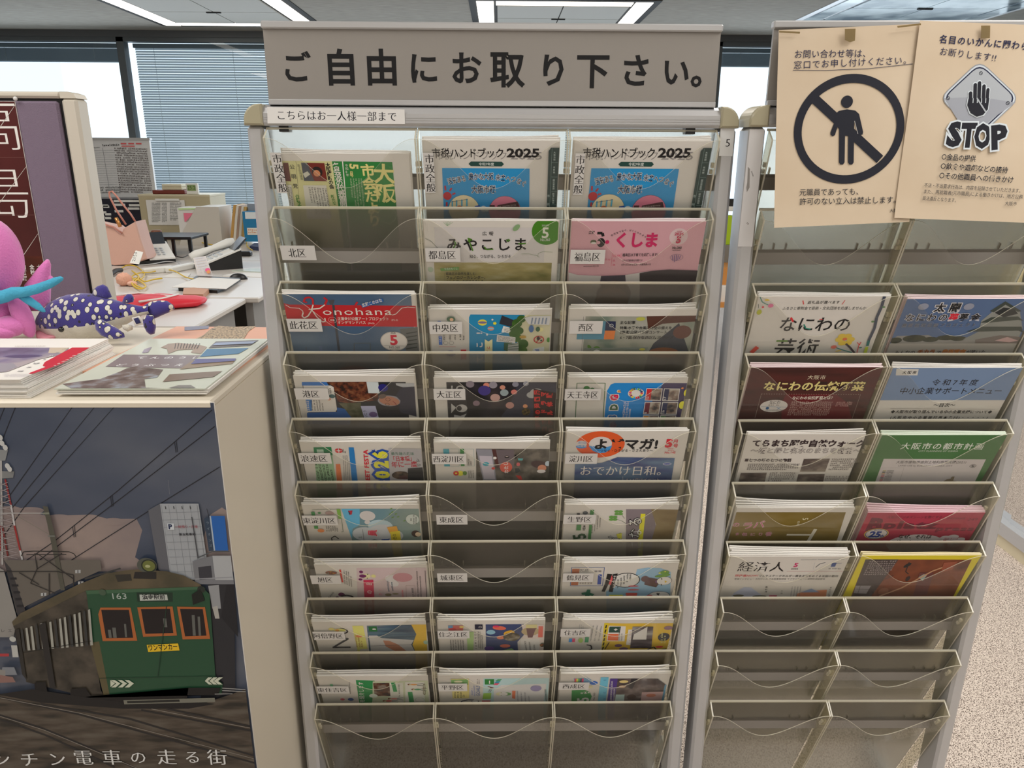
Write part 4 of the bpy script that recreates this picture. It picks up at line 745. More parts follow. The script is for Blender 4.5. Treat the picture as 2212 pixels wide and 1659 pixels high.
a.l([(320, 468), (825, 468), (795, 748), (300, 750), (320, 468)], 9, (34, 60, 110)); a.r(330, 488, 435, 560, (140, 76, 44)); a.r(312, 690, 418, 742, (140, 76, 44)); a.p([(728, 575), (785, 575), (770, 728), (715, 728)], (34, 56, 120)); a.t('ぴとぶれ', 440, 530, 580, 530, 44, K, .01); a.m(440, 722, 630, 722, 30, (120, 110, 100)); a.m(665, 545, 780, 545, 40, (110, 104, 100)) 
a.p([(870, 565), (945, 570), (900, 700), (830, 840), (780, 835), (830, 720)], (22, 20, 20)); a.p([(955, 570), (1030, 560), (1000, 660), (950, 845), (890, 840), (915, 720)], (22, 20, 20)); a.p([(940, 580), (955, 640), (920, 740), (890, 720)], (176, 70, 70)); a.t('RECIPE', 990, 780, 1005, 590, 36, Wt, .02, cap=True); a.m(1040, 780, 1050, 650, 26, K, rows=5, dx=48, dy=-30)
a.c(1270, 752, 80, (160, 70, 74), 18); a.c(1270, 808, 90, (160, 70, 74), 18); a.c(1450, 640, 60, (80, 50, 44), 70); a.p([(1450, 610), (1640, 640), (1660, 720), (1620, 770), (1440, 730)], (70, 44, 40)); a.c(1645, 680, 38, (90, 50, 90), 42)
a.c(1745, 670, 118, (30, 26, 26), 102); a.c(1745, 670, 112, (184, 176, 168), 97); a.c(1720, 590, 120, (84, 120, 40), 34, rot=.2); a.c(1755, 540, 70, (84, 120, 40), 50); a.c(1675, 548, 22, (206, 180, 50), k=4); a.c(1760, 525, 18, (206, 180, 50), k=4); a.p([(1750, 660), (1790, 680), (1755, 700)], (206, 150, 40)); a.l([(1705, 625), (1708, 650)], 14, K); a.l([(1700, 715), (1703, 740)], 14, K); a.c(1660, 900, 170, (30, 26, 26), 116); a.c(1660, 900, 164, (180, 172, 164), 110); a.l([(1635, 850), (1640, 885)], 16, K); a.l([(1665, 850), (1655, 890)], 16, K); a.c(1515, 905, 56, (150, 30, 50), 42)
a.p([(470, 850), (540, 840), (560, 800), (610, 800), (605, 850), (670, 870), (640, 900), (600, 890), (560, 940), (520, 930), (530, 880), (475, 880)], (30, 84, 60)); a.p([(900, 880), (1110, 880), (1105, 905), (895, 905)], (190, 170, 40)); a.p([(1150, 850), (1330, 850), (1320, 910), (1160, 905)], (170, 70, 60)); fin(S)
# --- row 8
S, a = paper(8, (8, 1), 163, 1925, 448, 'ward newspaper with blue swimming photo and orange wave, pocket 阿倍野区', rise=.006, bulge=.006)
a.p([(1015, 508), (1700, 495), (1790, 640), (1725, 800), (1780, 925), (1780, 1400), (1100, 1400)], MN('print_pool_blue', [(60, 84, 110), (100, 130, 150), (160, 158, 156)], 9, .6, 3, stretch=(1, 1, 5))); a.p([(1170, 660), (1240, 700), (1560, 720), (1740, 730), (1700, 800), (1765, 925), (1080, 925), (1065, 770), (1045, 662)], (156, 150, 144)); a.p([(1265, 735), (1360, 740), (1500, 800), (1650, 915), (1480, 915), (1310, 830)], (150, 100, 76)); a.p([(1700, 492), (1930, 490), (1950, 925), (1960, 1400), (1780, 1400), (1770, 925), (1720, 800), (1780, 640)], (196, 138, 40)); a.r(1040, 522, 1180, 598, (34, 84, 44)); a.c(1130, 562, 30, (180, 190, 176), 18)
a.l([(1035, 655), (1770, 640)], 8, (40, 60, 84)); a.l([(1075, 820), (1720, 800)], 7, (70, 64, 70)); a.l([(1190, 530), (1690, 520)], 16, (50, 66, 90))
a.p([(790, 510), (960, 508), (1030, 865), (870, 870)], (186, 170, 90)); a.p([(870, 870), (910, 870), (930, 1200), (890, 1200)], (186, 170, 90)); a.t('ゆるやかに', 945, 840, 905, 700, 26, K); a.m(880, 840, 850, 650, 24, (120, 60, 30), rows=3, dx=40); a.c(895, 668, 52, (170, 100, 60), 34); a.t('N', 775, 865, 745, 735, 290, (40, 38, 40), -.005, cap=True, spread=False, serif=False); a.ring(640, 590, 90, 66, (30, 24, 26), 74, 52); a.c(600, 575, 90, (200, 170, 90), 40); a.c(470, 560, 46, (200, 160, 90), 34); a.c(560, 575, 30, (200, 120, 60)); a.t('o', 775, 975, 765, 905, 200, (40, 38, 40), .0, spread=False); a.tv('阿', 1910, 860, 1915, 925, 50, K, .02) if False else a.c(1925, 760, 36, (120, 140, 120), 50); fin(S)
S, a = paper(8, (8, 2), 107, 1770, 430, 'ward newspaper with fireworks and a jar photo, pocket 住之江区', rise=.006, bulge=.005)
a.p([(850, 490), (1440, 485), (1450, 640), (1340, 760), (1350, 910), (1350, 1400), (860, 1400)], (46, 54, 84)); a.c(930, 610, 70, (110, 140, 150), 60, k=12); a.c(905, 860, 76, (70, 50, 100), 60, k=14); a.c(1060, 545, 105, (200, 80, 60), 52, rot=-.15); a.c(1010, 520, 50, (170, 40, 70), 26); a.c(1080, 690, 60, (200, 100, 70), 48); a.c(1150, 820, 80, (190, 90, 70), 46); a.c(1210, 620, 90, (200, 130, 40), 60, rot=.5); a.c(1250, 680, 130, MN('print_jar', [(60, 60, 50), (120, 110, 90), (180, 176, 160)], 60), 110)
a.p([(1400, 490), (1750, 490), (1740, 910), (1740, 1400), (1340, 1400), (1350, 900), (1440, 640)], (180, 158, 148)); a.c(1540, 595, 140, (150, 130, 96), 108); a.p([(1475, 545), (1640, 545), (1620, 560), (1570, 690), (1500, 690)], (90, 60, 60)); a.r(1470, 490, 1640, 545, (190, 160, 110)); a.p([(1665, 515), (1735, 515), (1728, 685), (1658, 685)], (180, 80, 66)); a.p([(1390, 710), (1680, 710), (1670, 1200), (1370, 1200)], (180, 174, 166)); a.m(1490, 900, 1470, 740, 26, K, rows=3, dx=66, dy=14); a.c(1730, 800, 46, MN('print_flowers', [(1, 1, 1)], 1), 60)
a.r(270, 502, 505, 590, (150, 70, 60)); a.r(270, 502, 345, 545, (70, 110, 140)); a.c(480, 525, 36, (196, 150, 80), 26); a.c(340, 560, 56, (150, 40, 40), 34); a.r(682, 487, 805, 562, (28, 26, 40)); a.ring(765, 525, 24, 18, (190, 190, 196)); a.t('SUMINOE', 715, 865, 705, 590, 30, K, cap=True); a.m(755, 860, 745, 590, 20, K, rows=3, dx=28); a.p([(560, 600), (668, 600), (660, 880), (570, 880)], (130, 150, 96)); a.l([(295, 908), (665, 908)], 20, (50, 96, 40)); a.m(330, 880, 320, 720, 22, K, rows=6, dx=38); a.ring(750, 920, 58, 46, (130, 40, 50), 50, 40); a.p([(1110, 880), (1250, 850), (1330, 905), (1110, 905)], (110, 140, 90)); fin(S)
S, a = paper(8, (8, 3), 272, 1970, 422, 'ward newspaper with orange poster art and black badge, pocket 住吉区', rise=.006, bulge=.005)
a.p([(895, 468), (1200, 475), (1960, 470), (1880, 900), (1850, 1400), (820, 1400), (850, 880)], (190, 140, 44)); a.p([(895, 468), (960, 468), (900, 890), (850, 885)], (176, 150, 30))
for i in range(6): a.l([(930-i*10, 500+i*66), (915-i*10, 550+i*66)], 22, (30, 26, 20))
a.p([(965, 508), (1225, 518), (1205, 748), (930, 745)], (180, 172, 162)); a.r(975, 522, 1135, 612, (30, 56, 46)); a.c(1070, 567, 34, (190, 190, 180), 30, k=4); a.p([(955, 635), (1115, 635), (1105, 735), (945, 732)], (184, 80, 44)); a.m(1130, 740, 1145, 530, 26, (80, 76, 70), rows=2, dx=40)
a.p([(1265, 565), (1330, 565), (1300, 805), (1228, 800)], (190, 176, 160)); a.t('ハイレベル', 1300, 790, 1310, 590, 34, (150, 50, 60)); a.p([(1330, 520), (1650, 520), (1620, 850), (1290, 850)], MN('print_tunnel', [(60, 50, 60), (110, 100, 110), (176, 176, 176)], 14, stretch=(1, 1, 4))); a.p([(1350, 640), (1560, 520), (1540, 720), (1330, 720)], (180, 180, 178)); a.c(1810, 680, 90, (36, 36, 44), 108, k=18); a.m(1790, 770, 1800, 610, 34, (190, 170, 110), rows=2, dx=50); a.c(1880, 540, 66, (110, 80, 90), 50); a.c(1740, 830, 60, (170, 50, 50), 26); a.c(1110, 810, 56, (90, 60, 80), 40); a.c(1190, 860, 70, (96, 70, 84), 40); a.l([(900, 870), (970, 760)], 14, (30, 26, 20)); a.l([(1560, 870), (1660, 830), (1700, 885), (1850, 860)], 20, (26, 22, 22))
a.l([(500, 885), (640, 885), (700, 860), (690, 810), (620, 798)], 22, (30, 28, 32)); a.r(350, 700, 395, 755, (50, 110, 160)); a.r(402, 700, 440, 755, (160, 50, 76)); a.c(530, 730, 38, (120, 140, 70), 60); a.r(600, 678, 648, 758, (50, 110, 76)); a.m(690, 740, 735, 500, 22, (90, 90, 90), rows=3, dx=64, dy=-4); a.m(520, 550, 520, 480, 14, (110, 110, 110), rows=3, dx=26); fin(S)
# --- row 9
S, a = paper(9, (9, 1), 275, 1745, 374, 'ward newspaper with green headline and drawn people, pocket 東住吉区', rise=.003, bulge=.002)
a.p([(790, 422), (1040, 432), (1005, 742), (1005, 1200), (850, 1200), (835, 715)], (34, 104, 56)); a.t('を紹介します', 905, 720, 885, 450, 66, (180, 184, 170), .02); a.p([(1015, 440), (1745, 430), (1765, 740), (1770, 1200), (1005, 1200)], (150, 152, 126)); a.p([(1240, 460), (1415, 460), (1440, 1200), (1240, 1200)], (166, 162, 150)); a.p([(1445, 450), (1700, 450), (1720, 1200), (1455, 1200)], (168, 163, 152)); a.p([(1020, 462), (1235, 460), (1250, 635), (1040, 635)], MN('print_street', [(30, 30, 44), (110, 70, 50), (150, 140, 130)], 60)); a.p([(1258, 458), (1310, 455), (1342, 575), (1290, 578)], (34, 110, 60)); a.p([(1480, 580), (1540, 578), (1565, 712), (1500, 715)], (34, 110, 60))
for (x, y, c_) in ((1560, 480, (180, 116, 60)), (1610, 545, (50, 110, 70)), (1230, 695, (160, 50, 50)), (1300, 665, (190, 110, 100))): a.c(x-60, y, 24, (90, 50, 30), 20); a.c(x-50, y+4, 14, (206, 160, 120)); a.c(x, y, 44, c_, 20); a.l([(x+40, y-6), (x+120, y-12)], 10, (50, 54, 60)); a.l([(x+40, y+8), (x+120, y+16)], 10, (50, 54, 60))
a.ring(1640, 678, 62, 58, (110, 130, 100), 56, 52); a.ring(1025, 625, 56, 0.5, (160, 168, 150), 48, .5); a.c(615, 672, 30, (150, 60, 70), 26); a.c(725, 672, 40, (40, 60, 100), 34); a.r(448, 470, 492, 500, (60, 120, 80)); a.m(725, 600, 715, 440, 16, K); a.r(545, 738, 600, 800, K); a.r(870, 730, 970, 800, K); a.m(1380, 640, 1370, 470, 20, (90, 90, 80), rows=1); a.m(1720, 610, 1715, 460, 40, (90, 80, 50)); fin(S)
S, a = paper(9, (9, 2), 165, 1640, 360, 'ward newspaper with GOALS lettering and a green-haired face, pocket 平野区', rise=.004, bulge=.002, side=-1)
a.p([(765, 402), (1640, 395), (1630, 735), (1620, 1200), (735, 1200)], (140, 158, 168)); a.p([(900, 560), (1000, 490), (1600, 470), (1560, 735), (1560, 1200), (900, 1200)], (166, 160, 158)); a.r(780, 412, 905, 482, (34, 96, 40)); a.l([(845, 430), (845, 470)], 14, Wt)
for i, c_ in enumerate(((60, 120, 80), (40, 110, 130), (170, 60, 80))): a.p([(955-i*20, 412+i*26), (1010-i*16, 412+i*26), (980-i*16, 436+i*26), (915-i*10, 436+i*26)], c_)
a.l([(820, 505), (900, 525)], 16, (110, 70, 60)); a.t('132号', 855, 590, 895, 520, 44, K, .02); a.c(985, 605, 60, (200, 186, 130), 40); a.c(1075, 605, 56, (84, 120, 70), 38); a.c(1030, 605, 58, (204, 196, 160), 36); a.c(1000, 590, 6, K); a.c(1000, 620, 6, K); a.p([(765, 595), (870, 590), (860, 670), (750, 670)], (110, 140, 50)); a.p([(745, 690), (860, 690), (850, 735), (740, 735)], (150, 44, 60)); a.p([(1145, 562), (1190, 562), (1185, 668), (1145, 660)], (180, 90, 60)); a.c(1460, 530, 74, (110, 100, 130), 70); a.m(1230, 700, 1220, 560, 16, (80, 80, 90), rows=4, dx=50, dy=10); a.m(1610, 700, 1600, 540, 26, K)
a.p([(330, 405), (570, 402), (575, 660), (355, 662), (350, 580)], (190, 156, 96)); a.p([(330, 415), (560, 408), (560, 480), (345, 480)], (90, 130, 70)); a.c(430, 440, 56, (190, 176, 130), 26); a.m(400, 655, 400, 575, 26, K, rows=4, dx=38); a.t('GOALS', 720, 632, 715, 490, 50, (70, 84, 120), .01, cap=True); a.m(660, 630, 650, 490, 22, (90, 100, 140), rows=2, dx=-34); a.m(690, 470, 690, 405, 14, K, rows=2, dx=24); a.l([(450, 740), (480, 695), (560, 678), (640, 682)], 22, (24, 34, 50)); a.c(655, 698, 52, (30, 30, 40), 34); a.c(652, 695, 44, (180, 170, 160), 27); fin(S)
S, a = paper(9, (9, 3), 255, 1715, 342, 'ward newspaper with green round 5 and purple strip, pocket 西成区', rise=.009, bulge=.007)
a.p([(400, 560), (560, 550), (640, 580), (665, 640), (640, 700), (600, 712), (395, 712)], (44, 104, 52)); a.t('5', 625, 705, 618, 625, 150, (190, 190, 176), .03, cap=True); a.m(520, 612, 640, 600, 30, Wt); a.t('No.360', 705, 690, 712, 590, 26, K, cap=True); a.p([(425, 400), (610, 392), (660, 420), (660, 455), (440, 455)], (84, 116, 140))
for i, c_ in enumerate(((170, 50, 60), (200, 170, 60), (60, 120, 80), (50, 60, 70), (170, 40, 80))): a.r(440+i*24, 402, 458+i*24, 448, c_)
a.c(690, 460, 56, (34, 76, 140), 46, k=9); a.c(650, 510, 30, (196, 160, 120), 26)
a.p([(785, 385), (890, 385), (850, 710), (840, 1100), (745, 1100), (745, 705)], (84, 140, 176)); a.t('西成区民', 850, 680, 855, 410, 34, (40, 80, 120)); a.p([(910, 402), (1010, 402), (965, 710), (950, 1100), (865, 1100), (868, 705)], (60, 40, 96)); a.m(930, 690, 945, 430, 26, (180, 170, 196), rows=2, dx=40); a.p([(1010, 402), (1540, 402), (1650, 480), (1600, 705), (1590, 1100), (955, 1100), (965, 705)], MN('print_party', [(60, 50, 50), (110, 96, 96), (170, 160, 160)], 26)); a.c(1090, 440, 60, (200, 150, 96), 34); a.c(1070, 505, 46, (190, 140, 110), 28); a.p([(1190, 400), (1270, 400), (1200, 540), (1150, 520)], (30, 26, 30)); a.c(1190, 640, 60, (60, 44, 40), 60); a.p([(985, 610), (1100, 610), (1090, 710), (970, 710)], (150, 166, 170)); a.p([(1330, 580), (1640, 570), (1600, 712), (1310, 712)], (150, 120, 116)); a.c(1450, 620, 66, (150, 90, 70), 40); a.l([(1645, 480), (1600, 700)], 24, (70, 110, 130)); fin(S)
# --- right rack
def rmag(row, crop, xl, xr, yt, name, label, cat, **k):
    S = stack('B', row, crop, xl, xr, yt, name, label, cat, **{**dict(n=4, t=.0024, bulge=.004, side=-1, wave=.0004, rise=.003), **k}); return S, S[0]
c1 = (1580, 600, 5.185); c2 = (1890, 600, 5.183)
S, a = rmag(3, c1, 308, 1790, 208, 'arts_leaflet', 'white leaflet reading なにわの芸術 with painted flowers', 'leaflet')
a.t('返礼品が選べます', 848, 290, 1210, 288, 34, K, .01); a.l([(800, 255), (808, 298)], 12, (176, 60, 60)); a.l([(1272, 252), (1238, 298)], 8, (176, 60, 60)); a.t('ふるさと寄附金で芸術・文化団体を応援しませんか', 565, 358, 1505, 355, 38, K); a.t('なにわの', 515, 590, 1320, 590, 160, K, .012, spread=True); a.t('芸術', 455, 850, 950, 855, 180, K, .012)
a.l([(665, 445), (690, 490)], 22, (176, 40, 44)); a.l([(810, 520), (830, 565), (885, 575)], 14, (30, 110, 90)); a.l([(985, 465), (1020, 466)], 10, (176, 40, 44)); a.l([(500, 706), (630, 706)], 14, (96, 130, 50))
for k in range(6): a.c(1270+66*math.cos(k*PI/3), 690+44*math.sin(k*PI/3), 44, (190, 160, 50), 34)
a.c(1268, 684, 26, (190, 84, 40), 20); a.l([(1280, 735), (1330, 780), (1385, 850)], 22, (60, 50, 54)); a.l([(1170, 780), (1260, 810), (1350, 835)], 11, (50, 110, 100)); a.c(1145, 772, 32, (196, 96, 80), 24); a.c(1195, 815, 34, (196, 160, 70), 9, rot=.3); a.l([(1400, 845), (1430, 735)], 8, (180, 50, 50)); a.l([(1405, 720), (1432, 750), (1450, 715)], 8, (180, 50, 50)); a.c(1442, 778, 18, (60, 110, 100), 10)
a.l([(1712, 205), (1680, 320), (1625, 440), (1600, 560), (1535, 700)], 34, (50, 56, 70)); a.l([(1535, 700), (1520, 760)], 32, (30, 90, 86)); a.l([(1515, 770), (1490, 850)], 34, (160, 170, 50)); a.c(1702, 324, 18, (70, 110, 60), 11); a.c(1580, 487, 18, (70, 110, 60), 11); a.l([(290, 770), (220, 835)], 50, (190, 70, 56))
a.l([(318, 210), (345, 270), (410, 300)], 8, (40, 110, 100)); a.c(398, 245, 30, (190, 160, 60), 12); a.c(438, 308, 32, (190, 100, 130), 26, k=8); a.c(350, 324, 13, (180, 50, 60)); a.l([(300, 290), (300, 335)], 5, (40, 60, 50)); a.c(308, 380, 30, (150, 150, 50), 36, k=7); fin(S)
S, a = rmag(3, (1890, 600, 5.183), 362, 1850, 238, 'fund_leaflet', 'blue leaflet titled 太閤なにわの夢募金 showing a castle keep', 'leaflet', pcol=M('paper_rosy', (236, 218, 222), .6))
a.r(200, 238, 2200, 2300, (70, 88, 118)); a.p([(100, 700), (250, 650), (600, 640), (700, 690), (1000, 660), (1100, 690), (2100, 720), (2000, 2300), (-100, 2300)], (120, 116, 110)); TG = MN('print_trees_dark', [(40, 46, 34), (70, 74, 52)], 90)
for (x, y, rx, ry) in ((440, 680, 130, 50), (620, 690, 90, 36), (800, 670, 110, 36), (930, 680, 90, 32), (230, 700, 70, 40)): a.c(x, y, rx, TG, ry)
a.r(100, 735, 1900, 960, (142, 136, 128)); st = (118, 118, 112); dk = (50, 56, 50)
a.p([(980, 690), (1160, 600), (1190, 480), (1310, 380), (1460, 270), (1620, 370), (1650, 560), (1600, 700), (1400, 720)], st)
for q in ([(1285, 372), (1460, 262), (1640, 372), (1600, 380), (1460, 300), (1330, 385)], [(1180, 500), (1300, 440), (1600, 430), (1660, 480), (1600, 470), (1280, 500)], [(1020, 600), (1200, 545), (1640, 545), (1690, 610), (1600, 590), (1200, 600)]): a.p(q, dk)
a.p([(1340, 390), (1440, 330), (1560, 350), (1600, 400), (1440, 440)], (34, 36, 36)); a.p([(1120, 690), (1400, 640), (1650, 660), (1600, 730), (1120, 730)], (96, 86, 80)); a.p([(1340, 700), (1480, 660), (1600, 700), (1500, 720)], (160, 130, 126))
a.c(540, 320, 58, (120, 122, 134), 44); a.c(1050, 320, 58, (120, 122, 134), 44)
a.t('太閤', 650, 372, 940, 372, 100, K, .03, halo=(170, 166, 166), hw=.08); a.t('なにわの', 320, 478, 800, 474, 84, K, .02, halo=(160, 158, 162), hw=.06); a.t('夢', 808, 474, 915, 474, 86, (176, 30, 44), .03, halo=(170, 160, 160), hw=.05); a.t('募金', 922, 474, 1160, 474, 86, K, .02, halo=(160, 158, 162), hw=.06); a.t('豊臣石垣公開プロジェクト', 292, 548, 1125, 540, 42, K, .0, halo=(130, 134, 146), hw=.04)
a.t('みんなの', 205, 852, 440, 850, 46, K, .015); a.t('チカラ', 460, 850, 660, 848, 56, (120, 66, 30), .05); a.t('で', 675, 848, 722, 848, 44, K, .015); a.t('豊臣秀吉', 735, 848, 1000, 846, 54, (150, 92, 44), .06); a.t('が築いた', 1005, 845, 1225, 842, 44, K, .015); fin(S)
S, a = rmag(4, c1, 222, 1700, 1003, 'vegetable_leaflet', 'dark red leaflet titled なにわの伝統野菜 in gold letters', 'leaflet', pcol=M('paper_rosy', (236, 218, 222), .6))
a.r(50, 1003, 1900, 2200, MN('print_wine_wood', [(66, 30, 26), (92, 40, 36)], 8, .6, 3, stretch=(1, 1, 8))); gd = (190, 172, 110); a.t('大阪市', 845, 1135, 1050, 1135, 48, (190, 176, 150)); a.t('なにわの伝統野菜', 345, 1255, 1475, 1258, 100, gd, .03, halo=(40, 20, 16), hw=.05)
a.p([(610, 1305), (1170, 1305), (1300, 1400), (1350, 1590), (560, 1590), (560, 1400)], (84, 18, 22))
for p, q in (((335, 1300), (1445, 1305)), ((335, 1300), (262, 1570)), ((1445, 1305), (1350, 1580))):
    for k in range(40):
        A_ = (p[0]+(q[0]-p[0])*k/40, p[1]+(q[1]-p[1])*k/40); B_ = (p[0]+(q[0]-p[0])*(k+.4)/40, p[1]+(q[1]-p[1])*(k+.4)/40); a.l([A_, B_], 4, (176, 160, 140), up=False)
a.t('なにわの伝統野菜とは？', 675, 1360, 1150, 1358, 36, (190, 180, 165), .02); a.m(670, 1400, 1130, 1402, 20, (150, 120, 110), rows=8, dx=-7, dy=20); a.c(474, 1435, 154, (180, 172, 164), 90); a.t('なにわ', 420, 1410, 545, 1408, 38, K, .01); a.l([(330, 1440), (615, 1446)], 3, (60, 100, 130)); a.c(402, 1458, 20, (20, 70, 110), k=8); a.l([(505, 1447), (548, 1472)], 5, (60, 110, 140)); a.l([(548, 1447), (505, 1472)], 5, (60, 110, 140)); a.m(412, 1432, 530, 1432, 18, (110, 100, 90)); a.m(380, 1485, 580, 1485, 12, (100, 100, 100)); a.m(1175, 1400, 1350, 1400, 16, (170, 130, 120), rows=3, dx=-8, dy=19); fin(S)
S, a = rmag(4, c2, 205, 1655, 1008, 'support_booklet', 'blue and cream booklet titled 中小企業サポートメニュー', 'booklet', bulge=.006, rise=.005)
a.r(50, 1008, 1900, 1368, (98, 116, 142)); a.p([(240, 1020), (490, 1022), (475, 1092), (232, 1092)], (170, 166, 158)); a.t('大阪市', 300, 1075, 460, 1075, 36, K, .03); a.t('令和7年度', 625, 1200, 1140, 1200, 72, K, .005); a.t('中小企業サポートメニュー', 262, 1295, 1410, 1297, 76, K, .005); a.t('～目次～', 645, 1442, 890, 1442, 46, K, .02); a.t('◆大阪市が取り組んでいる中小企業支援について◆', 170, 1512, 1305, 1515, 36, K, .02); a.t('(大阪市中小企業振興基本条例)・・・・・1', 165, 1575, 1260, 1578, 34, K, .015); a.l([(170, 1462), (1340, 1470)], 3, (130, 124, 116)); fin(S)
c3 = (1560, 890, 5.353); c4 = (1860, 890, 5.352)
S, a = rmag(5, c3, 297, 1665, 255, 'walk_leaflet', 'monochrome walking leaflet titled てらまち歴史自然ウォーク', 'leaflet', n=3, side=1, bulge=.014, rise=.006)
bk = (40, 26, 28); a.t('てらまち歴史自然ウォーク', 335, 392, 1640, 396, 76, bk, .05, halo=(176, 168, 160), hw=.02); a.t('～坂と緑と名水のまちを散策～', 320, 472, 1595, 474, 64, (176, 168, 160), -.005, halo=bk, hw=.035); a.t('■七つの坂の七つの物語', 255, 570, 795, 572, 36, bk, .03); a.m(300, 610, 890, 612, 18, (60, 50, 50), rows=4, dx=-6, dy=20)
ph2 = MN('print_sepia', [(60, 48, 48), (104, 92, 88), (150, 140, 130)], 30, stretch=(1, 1, 2)); a.p([(945, 542), (1245, 538), (1190, 688), (898, 688)], ph2); a.p([(880, 718), (1185, 716), (1150, 900), (830, 900)], ph2); a.p([(215, 702), (515, 700), (470, 900), (160, 900)], ph2); a.m(1265, 555, 1555, 550, 18, (90, 80, 76), rows=6, dx=-8, dy=23); a.m(550, 712, 850, 712, 18, (90, 80, 76), rows=5, dx=-7, dy=22); a.m(1195, 752, 1480, 750, 16, (90, 80, 76), rows=3, dx=-8, dy=20); fin(S)
S, a = rmag(5, c4, 245, 1690, 266, 'planning_map', 'green folded map titled 大阪市の都市計画', 'map', pcol=M('paper_greenish', (222, 234, 218), .6), bulge=.003)
a.r(-100, 266, 1900, 2000, (58, 94, 52)); a.t('大阪市の都市計画', 445, 425, 1405, 430, 80, (180, 180, 168), .01); a.t('CITY PLANNING OF OSAKA', 658, 460, 1115, 460, 22, (160, 164, 150), cap=True); a.p([(262, 540), (1443, 546), (1310, 815), (1200, 1500), (0, 1500), (160, 815)], (170, 162, 158))
a.t('大阪市建物用途別土地利用現況図(2021)', 400, 592, 1212, 592, 34, K, .005); a.t('LAND USE by BUILDING in OSAKA CITY', 425, 626, 1048, 630, 18, K, cap=True); a.l([(235, 645), (495, 642), (440, 815)], 2, (110, 104, 100)); a.ring(1292, 622, 38, 34, K, 26, 23)
for k in range(8): a.l([(1292, 622), (1292+30*math.cos(k*PI/4), 622+21*math.sin(k*PI/4))], 4, K)
for k in range(9): a.p([(252-k*6, 672+k*16), (288-k*6, 672+k*16), (284-k*6, 680+k*16), (248-k*6, 680+k*16)], ((150, 140, 90), (60, 64, 54), (170, 130, 80), (140, 50, 60), (170, 90, 100), (80, 70, 70), (150, 90, 70), (150, 50, 60), (110, 60, 70))[k]); a.m(296-k*6, 681+k*16, 376-k*6, 681+k*16, 10, K)
a.p([(930, 805), (990, 770), (1030, 765), (1050, 740), (1078, 738), (1060, 785), (1100, 795), (1080, 815), (940, 815)], (110, 98, 76)); a.c(750, 812, 26, (100, 90, 80), 7); fin(S)
S, a = rmag(6, c3, 172, 1540, 1110, 'rose_newsletter', 'olive yellow newsletter curled open at its left, large white T', 'newsletter', n=5, t=.0036, bulge=.012, rise=.008)
a.p([(165, 1158), (1430, 1158), (1290, 1600), (0, 1600)], MN('print_olive', [(112, 94, 34), (134, 114, 44), (160, 142, 96)], 5, stretch=(1, 1, 2))); a.tv('5月号', 930, 1225, 868, 1310, 0.1, Wt) if False else a.t('5', 935-2, 1222, 925, 1258, 66, (176, 168, 140), .0, cap=True)
a.tv('月号', 885, 1260, 872, 1310, 32, (176, 168, 140)); a.l([(1080, 1352), (990, 1500)], 40, (176, 168, 150)); a.l([(745, 1418), (1045, 1420)], 28, (176, 168, 150)); pk_ = (160, 60, 96)
a.t('バラの', 432, 1255, 100, 1300, 0.1, pk_) if False else None
for ch, x, y, h in (('バ', 430, 1300, 130), ('ラ', 300, 1310, 120), ('の', 165, 1300, 80), ('香', 540, 1408, 72), ('り', 445, 1410, 60), ('に', 355, 1410, 56), ('包', 260, 1410, 60), ('ま', 175, 1405, 50)): a.tv(ch, x, y-h/2, x-h*.12, y+h/2, h, pk_, .0, halo=(176, 160, 150), hw=.03)
fin(S)
S, a = rmag(6, c4, 80, 1437, 1162, 'business_magazine', 'crimson business magazine titled Bplatz press with a round 25th badge', 'magazine', pcol=M('paper_pink_edge', (238, 206, 216), .6), bulge=.008, rise=.010, n=5, t=.003)
a.r(-200, 1162, 1700, 2000, (140, 42, 58)); a.t('B', 45, 1362, 260, 1368, 150, (92, 34, 46), .06, cap=True, spread=False); a.t('platz', 245, 1345, 850, 1348, 115, (92, 34, 46), .05); a.t('press', 855, 1372, 1290, 1372, 72, (104, 34, 48), .05); a.t('大阪のビジネスシーンを熱くする', 295, 1230, 935, 1228, 36, (100, 34, 46), .01); a.t('249', 1222, 1255, 1340, 1255, 38, (100, 34, 46), cap=True); a.m(950, 1240, 1205, 1240, 26, (110, 40, 52))
a.c(620, 1520, 330, (176, 166, 160), 165); a.t('なぜ、それは', 420, 1455, 805, 1458, 48, K, .03); a.t('ポートの人？', 370, 1515, 820, 1518, 46, K, .03); a.c(175, 1405, 140, (190, 150, 70), 92, k=30); a.c(175, 1405, 128, (44, 70, 110), 84); a.c(175, 1405, 120, (178, 168, 160), 78); a.t('25', 80, 1440, 215, 1442, 70, (34, 52, 110), .05, cap=True); a.t('th', 215, 1442, 255, 1442, 30, (34, 52, 110), .04, cap=True); a.t('Bplatz', 145, 1372, 245, 1368, 22, (50, 60, 100)); a.m(90, 1465, 220, 1465, 14, (50, 60, 100)); a.l([(60, 1490), (235, 1495)], 20, (40, 80, 110))
for x, y, r_ in ((970, 1450, 60), (1060, 1440, 66), (1140, 1470, 60), (1050, 1490, 80)): a.c(x, y, r_, (176, 164, 160), r_*.62)
a.t('売れるには', 950, 1470, 1115, 1470, 26, (150, 50, 66)); a.t('理由があった!', 935, 1500, 1150, 1500, 26, (150, 50, 66)); fin(S)
c5 = (1540, 1160, 3.292)
S, a = rmag(7, c5, 128, 975, 138, 'economy_magazine', 'white magazine titled 経済人 with two small town drawings', 'magazine', n=6, t=.003, rise=.012, bulge=.003)
